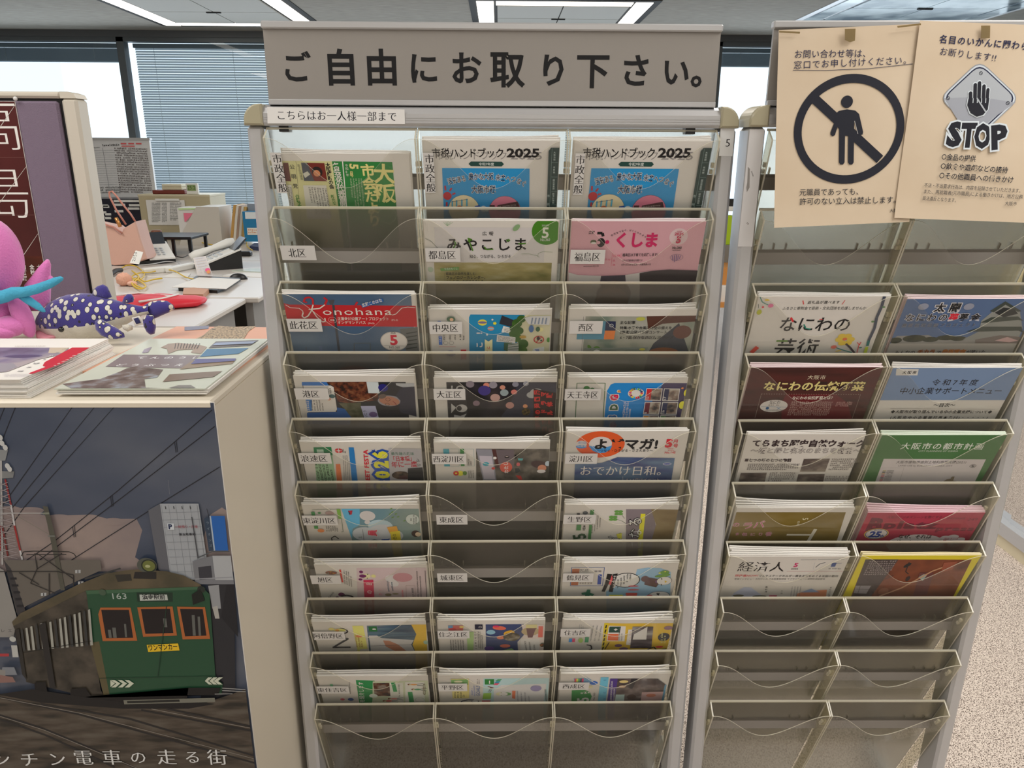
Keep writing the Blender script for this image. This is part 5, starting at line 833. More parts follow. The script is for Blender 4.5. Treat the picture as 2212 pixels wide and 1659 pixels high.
a.t('経済人', 168, 240, 505, 242, 70, K, .0, serif=True); a.t('5', 570, 212, 600, 212, 30, (160, 40, 80), .03, cap=True); a.t('2026', 553, 230, 605, 230, 9, K, .01, cap=True); a.l([(525, 243), (925, 243)], 2, (150, 60, 80)); a.t('関経連NOW/', 155, 280, 320, 280, 15, (170, 60, 60), .02); a.t('マルチステークホルダー資本主義をめぐる米国の動向', 322, 282, 888, 284, 16, K, .005); a.t('巻頭インタビュー 木村ひとみ 日本新薬取締役 サプライチェーン透明性保証担当', 150, 302, 795, 302, 11, K)
a.p([(848, 182), (880, 182), (868, 210), (836, 210)], (40, 56, 100)); a.l([(870, 186), (915, 186)], 3, (40, 56, 100)); a.l([(730, 215), (760, 190), (800, 180)], 4, (30, 34, 50)); a.l([(724, 180), (712, 230)], 1.5, (130, 130, 130)); a.m(625, 163, 930, 160, 6, (110, 110, 110)); a.m(820, 226, 905, 228, 8, (60, 60, 60))
a.p([(120, 440), (150, 395), (220, 355), (270, 357), (330, 400), (390, 440)], (150, 150, 160)); a.c(180, 415, 40, MN('print_foliage_dull', [(70, 76, 50), (110, 110, 86)], 90), 14); a.c(330, 420, 50, MN('print_foliage_dull', [(1, 1, 1)], 1), 14); a.p([(580, 440), (600, 400), (680, 375), (720, 380), (810, 372), (800, 440)], (166, 104, 72)); a.p([(620, 392), (700, 365), (760, 390)], (110, 120, 140)); a.t('黒石湾', 372, 400, 385, 345, 17, K) if False else a.tv('黒石湾', 381, 345, 374, 395, 17, K, .01); a.tv('まちの宿場', 838, 350, 822, 425, 17, K, .01); a.tv('大阪', 490, 372, 486, 405, 15, K); a.m(560, 350, 548, 420, 8, (90, 90, 90), rows=4, dx=20); a.p([(400, 410), (455, 410), (450, 432), (395, 432)], (150, 60, 80)); fin(S)
S, a = rmag(7, c5, 1060, 1910, 131, 'yellow_magazine', 'magazine with bright yellow border around an orange room scene', 'magazine', n=3, rise=.004, bulge=.003, pcol=M('paper_cream', (236, 226, 186), .6))
a.r(900, 131, 2000, 900, (176, 158, 26)); a.p([(1085, 158), (1840, 160), (1700, 440), (1500, 900), (800, 900), (975, 440)], MN('print_orange_room', [(110, 56, 36), (140, 76, 48), (84, 44, 34)], 9)); a.p([(1085, 158), (1320, 158), (1215, 300), (1110, 440), (980, 440)], (54, 44, 42)); a.m(1110, 180, 1300, 178, 12, (130, 116, 110), rows=7, dx=-7, dy=15); a.p([(1015, 345), (1125, 345), (1090, 402), (1000, 398)], (120, 112, 110)); a.l([(1020, 370), (1110, 372)], 3, (60, 50, 48)); a.l([(1060, 310), (1020, 430)], 3, (60, 50, 48))
a.c(1383, 200, 16, K, 32, rot=-.6); a.l([(1395, 178), (1370, 245), (1390, 262)], 7, K); a.c(1385, 295, 14, (40, 28, 26), 30); a.c(1210, 385, 36, (110, 66, 44), 40); a.p([(1470, 250), (1570, 250), (1520, 410), (1420, 420)], (80, 40, 36)); a.p([(1460, 285), (1500, 262), (1520, 270), (1490, 310)], (120, 130, 120)); a.l([(1180, 420), (1340, 360), (1560, 240), (1700, 190)], 14, (150, 110, 80)); a.p([(1640, 180), (1740, 170), (1700, 230), (1620, 250)], (120, 60, 40)); a.l([(1220, 300), (1285, 270)], 5, (60, 44, 40)); fin(S)
# ---------------------------------------------------------------- white name stickers on the pocket fronts
LAB = [('市政全般', 1, 0, 582.3, 329.5, 621.5, 417.3, 1), ('市政全般', 1, 1, 912.8, 330, 940.8, 416.7, 1), ('市政全般', 1, 2, 1243.5, 331.4, 1258, 420.8, 1),
 ('北区', 2, 0, 604, 530.5, 684.2, 561.8, 0), ('都島区', 2, 1, 918, 536.2, 994.7, 565.5, 0), ('福島区', 2, 2, 1232.8, 539.7, 1305.2, 570, 0),
 ('此花区', 3, 0, 618, 688.6, 697.4, 716.3, 0), ('中央区', 3, 1, 926.6, 695, 998.9, 721.8, 0), ('西区', 3, 2, 1231, 693.6, 1300, 720.8, 0),
 ('港区', 4, 0, 634.7, 839, 712, 863, 0), ('大正区', 4, 1, 936, 840.4, 1005.7, 863.8, 0), ('天王寺区', 4, 2, 1221, 840.7, 1296.4, 864.8, 0),
 ('浪速区', 5, 0, 643, 979, 717.3, 1001.5, 0), ('西淀川区', 5, 1, 932.6, 980.4, 1007.6, 1002.7, 0), ('淀川区', 5, 2, 1221.6, 980, 1289, 1001.8, 0),
 ('東淀川区', 6, 0, 651.5, 1114, 730.7, 1134.4, 0), ('東成区', 6, 1, 942, 1112.7, 1010, 1133, 0), ('生野区', 6, 2, 1218, 1112.4, 1285.7, 1131.6, 0),
 ('旭区', 7, 0, 669.4, 1243.4, 738, 1261, 0), ('城東区', 7, 1, 944, 1238.8, 1009.7, 1257, 0), ('鶴見区', 7, 2, 1216.6, 1239, 1280.4, 1256.7, 0),
 ('阿倍野区', 8, 0, 674.5, 1364.8, 746.7, 1382, 0), ('住之江区', 8, 1, 944.7, 1362.7, 1014.5, 1378.8, 0), ('住吉区', 8, 2, 1211.5, 1358.8, 1274, 1375, 0),
 ('東住吉区', 9, 0, 683, 1483, 755.6, 1497.7, 0), ('平野区', 9, 1, 946, 1477, 1009.5, 1492.8, 0), ('西成区', 9, 2, 1207.4, 1474.9, 1271, 1490, 0)]
for s_, row, c, x0, y0, x1, y1, vert in LAB:
    O, U, Vv = plane('A', row, .0004); a = Art(O, U, Vv, ref=(186, 180, 174), white=.8, lift=.0001)
    a.r(x0, y0, x1, y1, (184, 178, 172)); N = U.cross(Vv); q = a.mb.v[:4]
    a.mb.prism([p-N*.00025 for p in q], N*.0002)
    if vert: xm0 = x0+(14 if c < 2 else 11.5); a.tv(s_, xm0-.5, y0+2.5, (x0+x1)/2+(11 if c == 0 else (4.5 if c == 1 else -3)), y1-1.5, 19.5, K, serif=True)
    else:
        m_ = {2: .25, 3: .10, 4: .04}[len(s_)]; w = x1-x0; hgt = (y1-y0)*.62
        sk = (x0+x1)/2; a.t(s_, x0+w*m_, y1-(y1-y0)*.22, x1-w*(m_+.02), y1-(y1-y0)*.22, hgt, K, serif=True)
    a.build('pocket_label', POCK[('A', row-1, c)])
# signs on the rack
Fy = lambda y: (V((0, y, 0)), V((1, 0, 0)), V((0, 0, 1)))
X0 = (613, 112, 675, 172)
for ch, x0, x1, yb, h in (('ご', 612, 674, 173, 62), ('自', 703, 764, 178, 72), ('由', 791, 856, 178, 72), ('に', 885, 945, 176, 64), ('お', 975, 1038, 177, 66), ('取', 1061, 1131, 182, 72), ('り', 1163, 1213, 181, 66), ('下', 1246, 1314, 184, 70), ('さ', 1340, 1402, 182, 66), ('い', 1430, 1492, 182, 60), ('。', 1493, 1535, 184, 64)):
    a = Art(*Fy(.004), ref=(160, 158, 152), white=.42); a.t(ch, x0-3, yb, x1+3, yb+.3, h, (20, 20, 22), .024, spread=False); a.build('sign_character', RACK1)
a = Art(*Fy(-.0080), ref=(196, 192, 192), white=.8); a.p([(577.2, 231.2), (874, 236.5), (875, 268), (578, 266.5)], (200, 196, 196)); a.t('こちらはお一人様一部まで', 597, 257.5, 858, 261, 20, (30, 30, 40), serif=True)
a.build('rail_label', RACK1)
a = Art(*Fy(-.0042), ref=(200, 196, 192), white=.8); a.p([(1556.7, 276.4), (1587, 277.5), (1582, 337.5), (1553, 337)], (196, 194, 192)); a.t('5', 1566, 317, 1577, 317, 17, (40, 38, 40), serif=True, cap=True); a.build('post_label', RACK1)
O2 = M2 @ V((0, 0, 0)); U2 = (M2.to_3x3() @ V((1, 0, 0))); V2 = (M2.to_3x3() @ V((0, 0, 1)))
a = Art(M2 @ V((0, -.0042, 0)), U2, V2, ref=(196, 194, 194), white=.76).crop(1520, 220, 3.456)
a.p([(345, 205), (455, 205), (362, 1080), (255, 1080)], (190, 188, 190)); a.p([(330, 485), (345, 500), (342, 640), (322, 675), (318, 640), (325, 600)], (130, 126, 124)); a.m(378, 240, 395, 240, 20, (60, 56, 54)); a.m(352, 520, 366, 560, 10, (60, 56, 54)); a.m(318, 905, 330, 920, 12, (60, 56, 54)); a.build('torn_label', RACK2)
# ---------------------------------------------------------------- notices taped over the right rack's sign
KRAFT = MN('notice_paper', [(214, 196, 172), (222, 206, 184)], 6, .75, 5, bump=.25)
def notice(corners, label, yoff, amp, seed):
    O = M2 @ V((0, yoff, 1.61)); V2t = (V2+M2.to_3x3() @ V((0, .125, 0))).normalized(); a = Art(O, U2, V2t, ref=(205, 186, 162), white=.66, rough=.7)
    tl, tr, br, bl = [a.uv(*p) for p in corners]; V2_ = V2t
    ux = V((tr[0]-tl[0], tr[1]-tl[1])); ux.normalize(); w = (V(tr)-V(tl)).length; h = (V(bl)-V(tl)).length
    U_ = U2*ux.x+V2t*ux.y; Vv_ = V2t*ux.x-U2*ux.y
    OO = O+U2*tl[0]+V2t*tl[1]; N = U_.cross(Vv_)
    wr = lambda u, v: amp*(.35*math.sin(v*31+seed)*math.sin(u*23+seed*2)+.5*math.sin((u+v)*17+seed))+.020*max(0, (-v-.20)/.1)**2*amp/.002*.12
    mb = MB().mat(KRAFT); n, k = 22, 30
    vs = []; 
    for j in range(k+1):
        for i in range(n+1):
            u, v = w*i/n, -h*j/k; vs.append(OO+U_*u+Vv_*v+N*wr(u, v))
    fs = [(j*(n+1)+i, (j+1)*(n+1)+i, (j+1)*(n+1)+i+1, j*(n+1)+i+1) for j in range(k) for i in range(n)]
    m_ = len(vs); vs2 = [p-N*.0003 for p in vs]; mb.faces(vs+vs2, fs+[tuple(m_+q for q in f[::-1]) for f in fs], True)
    o = mb.build('paper_notice', origin=OO+U_*(w/2)-Vv_*h); tag(o, label, 'notice')
    b = Art(OO, U_, Vv_, ref=(205, 186, 162), white=.66, rough=.7, lift=.0007, warp=wr).crop(1540, 0, 3.292); return b, o
a, o = notice([(1682, 65.3), (1989, 51), (1965, 486), (1676.7, 492)], 'brown paper notice with a barred standing figure in a black ring', -.0065, .0012, 1.0); k_ = (34, 32, 36)
a.t('お問い合わせ等は、', 575, 412, 1120, 405, 56, (40, 38, 60), .0); a.t('窓口でお申し付けください。', 572, 490, 1410, 452, 56, (40, 38, 60), .0); a.l([(568, 500), (800, 502), (1100, 490), (1420, 455)], 3.5, (50, 48, 60))
a.ring(966, 922, 392, 336, k_, 374, 314, k=72); a.l([(722, 704), (1186, 1134)], 66, k_)
a.c(950, 725, 42, k_); a.p([(868, 812), (892, 790), (950, 778), (1010, 788), (1036, 812), (1066, 940), (1062, 958), (1040, 962), (1026, 950), (1002, 862), (1002, 935), (1000, 1155), (990, 1170), (970, 1170), (960, 1155), (960, 966), (938, 966), (936, 1155), (925, 1170), (905, 1170), (896, 1155), (896, 920), (884, 905), (866, 962), (850, 970), (836, 960), (835, 942), (862, 870)], k_)
a.l([(1004, 860), (1028, 952)], 3, (205, 186, 162)); a.t('元職員であっても、', 612, 1390, 1065, 1382, 48, (36, 32, 36), .0); a.t('許可のない立入は禁止します。', 612, 1455, 1330, 1442, 48, (36, 32, 36), .0); a.t('大阪市', 1253, 1510, 1335, 1508, 26, (36, 32, 36)); a.build('notice_print', o)
a, o = notice([(1987.6, 44.5), (2285, 56), (2255, 490), (1949.6, 471)], 'brown paper notice with a black hand diamond above the word STOP', -.0095, .0012, 2.3)
a.t('名目のいかんに関わらず', 1605, 302, 2305, 360, 56, (40, 38, 60), .02); a.t('お断りします!!', 1605, 388, 2010, 438, 56, (40, 38, 60), .0)
def rd(cx_, cy_, rx, ry, f):
    P_ = [(cx_, cy_-ry), (cx_+rx, cy_), (cx_, cy_+ry), (cx_-rx, cy_)]; out = []
    for i in range(4):
        p0, p1, p2 = P_[i-1], P_[i], P_[(i+1) % 4]
        for t in [0, .25, .5, .75, 1]:
            A_ = (p1[0]+(p0[0]-p1[0])*f*(1-t), p1[1]+(p0[1]-p1[1])*f*(1-t)); B_ = (p1[0]+(p2[0]-p1[0])*f*t, p1[1]+(p2[1]-p1[1])*f*t); out.append((A_[0]*(1-t)+B_[0]*t, A_[1]*(1-t)+B_[1]*t))
    return out
for rx, ry, c_ in ((290, 272, (150, 140, 128)), (282, 262, (206, 196, 180)), (268, 248, (40, 40, 56)), (256, 236, (176, 166, 152))): a.p([(x, y) for x, y in rd(1894, 700, rx, ry, .2)], c_)
a.p([(1640, 700), (1894, 690), (2150, 730), (1990, 840), (1894, 920), (1740, 860)], (160, 150, 140))
for x, y in ((1902, 522), (1667, 700), (2094, 734)): a.ring(x, y, 13, 9, (50, 48, 50), 13, 9, k=20); a.l([(x-8, y-6), (x+8, y+6)], 3, (50, 48, 50))
hl = (215, 205, 188)
for dx, cc in ((14, hl), (0, (30, 28, 32))):
    for p, q, w_ in (((1826, 665), (1828, 790), 24), ((1860, 605), (1856, 780), 24), ((1890, 592), (1884, 780), 24), ((1922, 615), (1914, 780), 24), ((1950, 640), (1938, 780), 22)): a.l([p, q], w_+dx, cc); a.c(*p, (w_+dx)/2, cc)
    a.p([(1812-dx/2, 700), (1960+dx/2, 700), (1948+dx/2, 780), (1915+dx/2, 818+dx/2), (1870, 832+dx/2), (1825-dx/2, 805+dx/2), (1802-dx/2, 750)], cc)
    for x_ in (1842, 1872, 1902, 1932):
        if dx == 0: a.l([(x_+2, 700), (x_, 735)], 5, hl)
a.l([(1870, 700), (1935, 800)], 10, (176, 166, 152))
for i, (ch, x0, x1) in enumerate((('S', 1648, 1752), ('T', 1752, 1848), ('O', 1845, 1968), ('P', 1965, 2088))): a.t(ch, x0, 1025+i*8, x1, 1030+i*8, 168, (30, 28, 32), .07, halo=hl, hw=.07, cap=True, spread=True) if False else None
for i, (ch, x0, wd) in enumerate((('S', 1650, 98), ('T', 1752, 98), ('O', 1848, 112), ('P', 1968, 108))):
    for off, cc, sh in ((.11, hl, 0), (.055, (30, 28, 32), 0)):
        sv = glyph(ch, 0.0); a.up(); a.col(cc); o1 = a.uv(x0, 1030+i*10); e1 = a.uv(x0+100, 1037+i*3); L_ = math.hypot(e1[0]-o1[0], e1[1]-o1[1]); ex = ((e1[0]-o1[0])/L_, (e1[1]-o1[1])/L_); ey = (-ex[1], ex[0]); sz = 150*a.scale(x0, 950)/.70
        sx = (wd*a.scale(x0, 950))/(sv[2]*sz); vs, fs, adv = glyph(ch, off); b0 = len(a.mb.v)
        for x, y in vs: a.mb.v.append(a.P(o1[0]+ex[0]*x*sx*sz+ey[0]*y*sz, o1[1]+ex[1]*x*sx*sz+ey[1]*y*sz))
        for f in fs: a.mb.f.append(tuple(q+b0 for q in f)); a.mb.mi.append(a.mb.cur); a.mb.sm.append(False)
a.t('○金品の提供', 1615, 1135, 1858, 1150, 44, (30, 28, 34), .01); a.t('○飲食や遊戯などの接待', 1608, 1200, 2085, 1232, 44, (30, 28, 34), .01); a.t('○その他職員への働きかけ', 1598, 1268, 2125, 1302, 46, (30, 28, 34), .01)
a.t('不法・不当要求行為は、内容を記録させていただきます。', 1495, 1330, 2190, 1372, 30, (30, 28, 34)); a.t('また、再就職者(元市職員)による働きかけは、地方公務', 1488, 1375, 2190, 1415, 30, (30, 28, 34)); a.t('員法違反となります。', 1482, 1422, 1735, 1440, 30, (30, 28, 34)); a.t('大阪市', 2062, 1460, 2148, 1462, 28, (30, 28, 34)); a.build('notice_print', o)
TAPE = clearmat('masking_tape', (230, 214, 180), .7, (206, 186, 140), .3)
for q, lb in ((([(938, 205), (1015, 203), (1010, 290), (975, 300), (940, 285)]), 'curled strip of tan tape at the top of the barred figure notice'), (([(1908, 182), (1972, 182), (1970, 270), (1908, 272)]), 'tan strip of tape at the top of the STOP notice'), (([(470, 218), (620, 226), (618, 240), (472, 232)]), 'shiny tape at the upper corner of the barred figure notice'), (([(1310, 185), (1480, 165), (1480, 178), (1315, 198)]), 'tape along the top edge where the two brown notices meet')):
    a = Art(M2 @ V((0, -.0155, 1.61)), U2, V2, lift=.0).crop(1540, 0, 3.292); a.p(q, TAPE); nn = len(a.mb.v); a.mb.prism([p-a.N*.0003 for p in a.mb.v[:nn]], a.N*.0002); t = a.mb.build('tape_strip'); tag(t, lb, 'tape')
# ---------------------------------------------------------------- low cabinet with the tram poster
CZ, CYF, CXR, CYB = 1.096, -.2292, -.391, .235
t = thing('low_cabinet', 'cream steel cabinet carrying magazines and toys with a tram poster on its front', 'cabinet', ((-1.5+CXR)/2, 0, 0))
MB().mat(STEEL).box((-1.50, CYF, .0), (CXR, CYB, CZ-.012)).build('body', t)
MB().mat(STEEL).box((-1.502, CYF-.003, CZ-.012), (CXR+.002, CYB, CZ), bev=.003).build('top_panel', t)
MB().mat(M('plinth_steel', (150, 144, 132), .5)).box((-1.46, CYF+.05, -.0), (CXR-.04, CYB-.02, .06)).build('plinth', t)  # plinth in an even, darker tone of the cream steel
a = Art((0, CYF-.0020, 0), (1, 0, 0), (0, 0, 1), ref=(196, 192, 188), white=.8, lift=.0002, rough=.28)
XL, XR_ = -1.22, a.uv(463, 872)[0]; ZT = a.uv(463, 869)[1]; ZB = ZT-1.03
pm = MB().mat(PAPER); pm.box((XL, CYF-.0020, ZB), (XR_, CYF-.0006, ZT)); po = pm.build('tram_poster'); tag(po, 'large glossy poster of an old green tram on the front of the cream cabinet', 'poster'); a.clip = (XL+.002, XR_-.0008, ZB+.002, ZT-.0008)
a.ref = (205, 200, 196)
SKY = MN('poster_sky', [(62, 72, 92), (78, 86, 104), (92, 98, 112)], 3.0, .25, 3, stretch=(1, 1, 2), bump=.05); CLD = MN('poster_cloud', [(118, 110, 116), (150, 136, 132)], 7, .28, 5); GRD = MN('poster_ground', [(42, 40, 36), (74, 66, 58), (92, 86, 78)], 14, .28, 6, stretch=(1, 1, 5))
a.puv([(XL, ZB), (XR_, ZB), (XR_, ZT), (XL, ZT)], SKY); a.crop(0, 850, 3.253)
a.p([(-700, 820), (100, 790), (330, 860), (640, 850), (760, 880), (960, 880), (1000, 960), (950, 1150), (1100, 1250), (-700, 1250)], CLD); a.p([(1480, 850), (1560, 800), (1700, 820), (1700, 1250), (1360, 1250)], CLD)
for x, y, rx, ry in ((420, 875, 90, 30), (640, 880, 70, 34), (800, 900, 80, 30), (220, 820, 90, 26)): a.c(x, y, rx, CLD, ry)
wd = (34, 34, 40)
for q in ([(45, 60), (-60, 330)], [(120, 60), (-60, 520)], [(528, 60), (60, 730), (-200, 1100)], [(688, 60), (90, 800)], [(828, 60), (170, 800), (-100, 1180)], [(1490, 115), (820, 690), (380, 1040), (100, 1230), (-100, 1330)], [(1510, 230), (800, 775), (420, 1060), (60, 1340)], [(1545, 515), (1100, 790), (550, 1140), (0, 1480)]): a.l(q, 6, wd)
for x, y in ((1240, 330), (790, 710), (525, 925)): a.l([(x, y), (x+8, y+80)], 4, wd); a.l([(x-12, y+10), (x-2, y+84)], 4, wd)
# telecom mast
a.p([(-80, 390), (60, 395), (40, 470), (-60, 470)], (120, 120, 120)); a.p([(-100, 540), (105, 545), (95, 590), (-80, 600)], (110, 110, 110)); a.l([(10, 470), (20, 1200)], 14, (150, 146, 144))
for x0, y0, x1, y1, c_ in ((40, 600, 80, 780, (120, 40, 44)), (80, 780, 105, 925, (170, 166, 166)), (105, 925, 145, 1100, (130, 40, 40)), (145, 1100, 160, 1165, (170, 166, 166)), (-20, 600, 0, 780, (120, 40, 44)), (0, 780, 0, 925, (170, 166, 166)), (0, 925, 5, 1100, (130, 40, 40)), (20, 930, 60, 1140, (100, 40, 40))): a.l([(x0, y0), (x1, y1)], 13, c_)
for y in range(620, 1150, 42): a.l([(-10, y), (60+(y-620)*.14, y+30)], 5, (130, 120, 120)); a.l([(-10, y+30), (60+(y-620)*.14, y)], 5, (130, 120, 120))
for x, y in ((60, 505), (10, 305), (22, 345), (45, 375), (75, 525)): a.c(x, y, 17, (170, 168, 166), 22)
# buildings
a.p([(1048, 815), (1130, 768), (1205, 1290), (1120, 1230)], (84, 84, 90)); a.p([(1130, 768), (1400, 768), (1480, 1300), (1205, 1290)], (140, 142, 146))
for i in range(6): a.l([(1140+i*50, 775), (1210+i*50, 1280)], 2, (108, 110, 114))
for i in range(9): a.l([(1137+i*10, 830+i*52), (1410+i*8, 825+i*52)], 2, (108, 110, 114))
for i in range(4): a.l([(1168+i*58, 785), (1172+i*58, 805)], 5, (50, 50, 54))
a.p([(1182, 905), (1230, 905), (1232, 950), (1186, 950)], (176, 178, 182)); a.t('P', 1192, 943, 1222, 943, 32, (30, 40, 70), .05, cap=True); a.t('一時預り・月極', 1238, 938, 1398, 936, 20, (140, 50, 60)); a.t('第五駐車場', 1265, 990, 1382, 988, 18, (40, 40, 44), .02)
a.p([(1478, 852), (1585, 852), (1610, 1095), (1508, 1095)], (34, 84, 150)); a.p([(1440, 870), (1478, 852), (1508, 1095), (1475, 1100)], (46, 58, 74)); a.l([(1484, 852), (1514, 1095)], 10, (150, 160, 170)); a.tv('ライオンズ', 1462, 880, 1490, 1080, 22, (110, 120, 130)); a.l([(1460, 800), (1478, 870)], 4, wd); a.l([(1355, 860), (1400, 1150)], 7, (60, 60, 64)); a.l([(1190, 600), (1200, 700)], 2, (100, 100, 108))
a.p([(1360, 1170), (1500, 1130), (1640, 1130), (1660, 1330), (1470, 1330), (1380, 1330)], (104, 104, 108)); a.p([(1500, 1130), (1640, 1130), (1655, 1300), (1520, 1300)], (150, 150, 152)); a.p([(1400, 1210), (1490, 1200), (1500, 1290), (1410, 1300)], (50, 50, 56)); a.l([(1395, 1145), (1500, 1100), (1620, 1100)], 8, (70, 72, 76)); a.l([(1350, 1295), (1640, 1280)], 8, (130, 130, 134))
a.p([(1470, 1330), (1650, 1330), (1665, 2400), (1400, 2400)], (38, 38, 42)); a.p([(1470, 1340), (1545, 1335), (1560, 1500), (1500, 1500)], (130, 130, 132)); a.p([(1500, 1490), (1535, 1480), (1550, 1570), (1520, 1570)], (150, 146, 140)); a.p([(1600, 1330), (1655, 1330), (1680, 1700), (1560, 1560)], (30, 30, 34))
a.p([(40, 1160), (715, 1160), (725, 1230), (500, 1330), (200, 1480), (130, 1530), (60, 1240)], (90, 84, 78)); a.p([(40, 1160), (60, 1240), (140, 1560), (200, 1540), (90, 1220)], (50, 48, 50)); a.p([(-60, 1180), (40, 1230), (130, 1560), (110, 1700), (-300, 1700), (-300, 1180)], (124, 120, 116))
for x, y in ((540, 1230), (300, 1390), (560, 1310)): a.p([(x, y), (x+38, y-2), (x+38, y+20), (x, y+22)], (150, 150, 150)); a.l([(x+19, y), (x+19, y+20)], 6, (40, 40, 44))
for i in range(5): a.l([(85+i*12, 1290+i*48), (130+i*12, 1288+i*48)], 16, (30, 30, 34))
a.l([(-100, 830), (335, 830)], 7, (150, 146, 144)); a.l([(120, 840), (370, 985)], 5, (110, 104, 96)); a.p([(315, 780), (350, 785), (400, 980), (470, 1370), (440, 1370), (345, 900)], (72, 70, 62)); a.l([(315, 832), (360, 830)], 14, (110, 112, 100)); a.l([(350, 990), (400, 990)], 10, (100, 100, 96))
# pantograph
for q in ([(165, 1130), (180, 1100), (250, 1095), (500, 1100), (535, 1115), (550, 1140)], [(200, 1120), (480, 1118)], [(260, 1110), (275, 1220), (230, 1320), (400, 1390)], [(275, 1220), (450, 1110)], [(275, 1110), (430, 1220), (530, 1290)], [(-40, 1238), (420, 1238), (530, 1262), (530, 1340)], [(150, 1245), (290, 1330)], [(360, 1250), (360, 1400)]): a.l(q, 7, (40, 38, 38))
# tram body
TR = MN('poster_tram_side', [(40, 38, 34), (62, 58, 52), (80, 74, 66)], 30, .28, 5); GRN = (34, 66, 46); ROOF = MN('poster_tram_roof', [(72, 68, 54), (98, 88, 70)], 20, .28, 4)
a.p([(100, 1590), (160, 1530), (560, 1330), (760, 1250), (900, 1228), (980, 1222), (1180, 1235), (1300, 1265), (1420, 1330), (1430, 1345), (620, 1370), (110, 1620)], ROOF); a.l([(610, 1290), (860, 1215)], 12, (50, 50, 50)); a.p([(820, 1260), (930, 1255), (940, 1300), (840, 1310)], (44, 42, 38))
a.c(1045, 1195, 70, (70, 72, 66), 60); a.c(1058, 1197, 54, (36, 40, 34), 52); a.c(1058, 1197, 44, (92, 96, 50), 42); a.c(1050, 1200, 18, (150, 150, 110), 12); a.p([(960, 1240), (1110, 1240), (1110, 1290), (950, 1285)], (36, 34, 34))
y1 = 1334 # lower crop origin
a.p([(110, 1620), (620, 1370), (640, 1500), (720, 2064+0), (760, 2130), (740, 2140), (200, 2010), (150, 1700)], TR)
a.crop(0, 1260, 3.16)
a.p([(600, 35), (1390, 10), (1440, 60), (1480, 620), (1530, 670), (1520, 740), (760, 740), (650, 400), (605, 60)], GRN); a.p([(600, 35), (1400, 8), (1415, 25), (610, 60)], (56, 84, 62)); a.p([(630, 390), (690, 380), (760, 740), (720, 745)], (80, 72, 50))
a.t('163', 768, 92, 885, 92, 40, (150, 156, 150), .0, cap=True); a.p([(945, 48), (1190, 48), (1190, 110), (950, 110)], (26, 44, 34)); a.p([(965, 62), (1152, 62), (1158, 100), (968, 103)], (160, 162, 156)); a.t('浜寺駅前', 985, 94, 1142, 93, 34, (26, 26, 28), .02)
OG = (150, 84, 44); IN = (26, 22, 24)
for q, r_ in (([(685, 195), (700, 150), (905, 150), (950, 375), (715, 378)], [(705, 165), (893, 165), (922, 355), (738, 358)]), ([(950, 148), (1190, 142), (1220, 340), (990, 348)], [(975, 160), (1172, 158), (1195, 322), (1005, 328)]), ([(1220, 143), (1410, 146), (1445, 362), (1258, 366)], [(1240, 158), (1395, 160), (1420, 340), (1275, 345)])): a.p(q, OG); a.p(r_, IN)
for x, y, w_, h_ in ((750, 300, 20, 55), (780, 285, 24, 70), (860, 260, 14, 90), (1125, 222, 22, 60), (1320, 200, 20, 140), (1360, 210, 16, 130)): a.p([(x, y), (x+w_, y), (x+w_+8, y+h_), (x+8, y+h_)], (84, 84, 80))
a.p([(1015, 402), (1228, 392), (1238, 440), (1025, 450)], (196, 160, 34)); a.t('ワンマンカー', 1028, 440, 1228, 430, 40, (24, 22, 22), .02); a.c(715, 45, 24, (60, 76, 60)); a.c(1385, 25, 26, (36, 40, 36)); a.p([(1320, 60), (1380, 20), (1410, 100), (1330, 130)], (22, 26, 24)); a.l([(690, 630), (1490, 615)], 4, (26, 50, 36)); a.l([(1150, 140), (1090, 620)], 5, (30, 50, 38))
cv = (176, 178, 160)
for i in range(3): a.p([(770+i*48, 640), (798+i*48, 640), (836+i*46, 663), (805+i*46, 690), (775+i*46, 690), (808+i*44, 664)], cv)
a.p([(768, 640), (800, 662), (770, 688)], cv)
for i in range(3): a.p([(1532-i*36, 622), (1504-i*36, 622), (1470-i*30, 646), (1502-i*32, 670), (1530-i*34, 670), (1500-i*34, 646)], cv)
a.p([(120, 300), (150, 290), (200, 640), (170, 600)], (40, 38, 36))
for i in range(14):
    x = 160+i*33+(30 if i > 4 else 0); yt_ = 298-(i*10.5); a.p([(x, yt_), (x+14, yt_-5), (x+34, 440-i*3), (x+16, 442-i*3)], (140, 138, 130) if i % 3 else (50, 50, 50))
a.l([(180, 452), (640, 372)], 5, (30, 30, 28)); a.p([(285, 262), (330, 245), (400, 700), (360, 690)], (34, 32, 32)); a.p([(255, 655), (330, 650), (345, 730), (500, 760), (500, 700), (600, 690), (640, 745), (760, 740), (1500, 740), (1520, 690), (1300, 690), (1290, 760), (870, 800), (500, 770), (340, 740), (260, 710)], (20, 19, 20))
a.p([(-700, 720), (0, 735), (240, 770), (860, 832), (1300, 832), (1700, 700), (1800, 700), (1800, 1300), (-700, 1300)], GRD); a.p([(0, 735), (240, 700), (860, 790), (1290, 765), (1480, 800), (1300, 832), (860, 832), (300, 790)], (24, 23, 24))
a.l([(862, 788), (1480, 772)], 34, (104, 102, 92)); a.l([(885, 787), (1240, 777)], 18, (30, 28, 28))
for q in ([(0, 868), (300, 960), (640, 1100), (1000, 1262)], [(0, 895), (330, 1010), (800, 1230)], [(0, 750), (560, 870), (1240, 1060), (1760, 1200)], [(300, 800), (900, 900), (1750, 1150)], [(980, 840), (1720, 980)], [(1150, 830), (1720, 950)]): a.l(q, 16, (36, 34, 34))
for q in ([(0, 752), (560, 860), (1760, 1170)], [(0, 875), (320, 975), (1000, 1255)], [(1050, 832), (1720, 962)]): a.l(q, 5, (120, 112, 104))
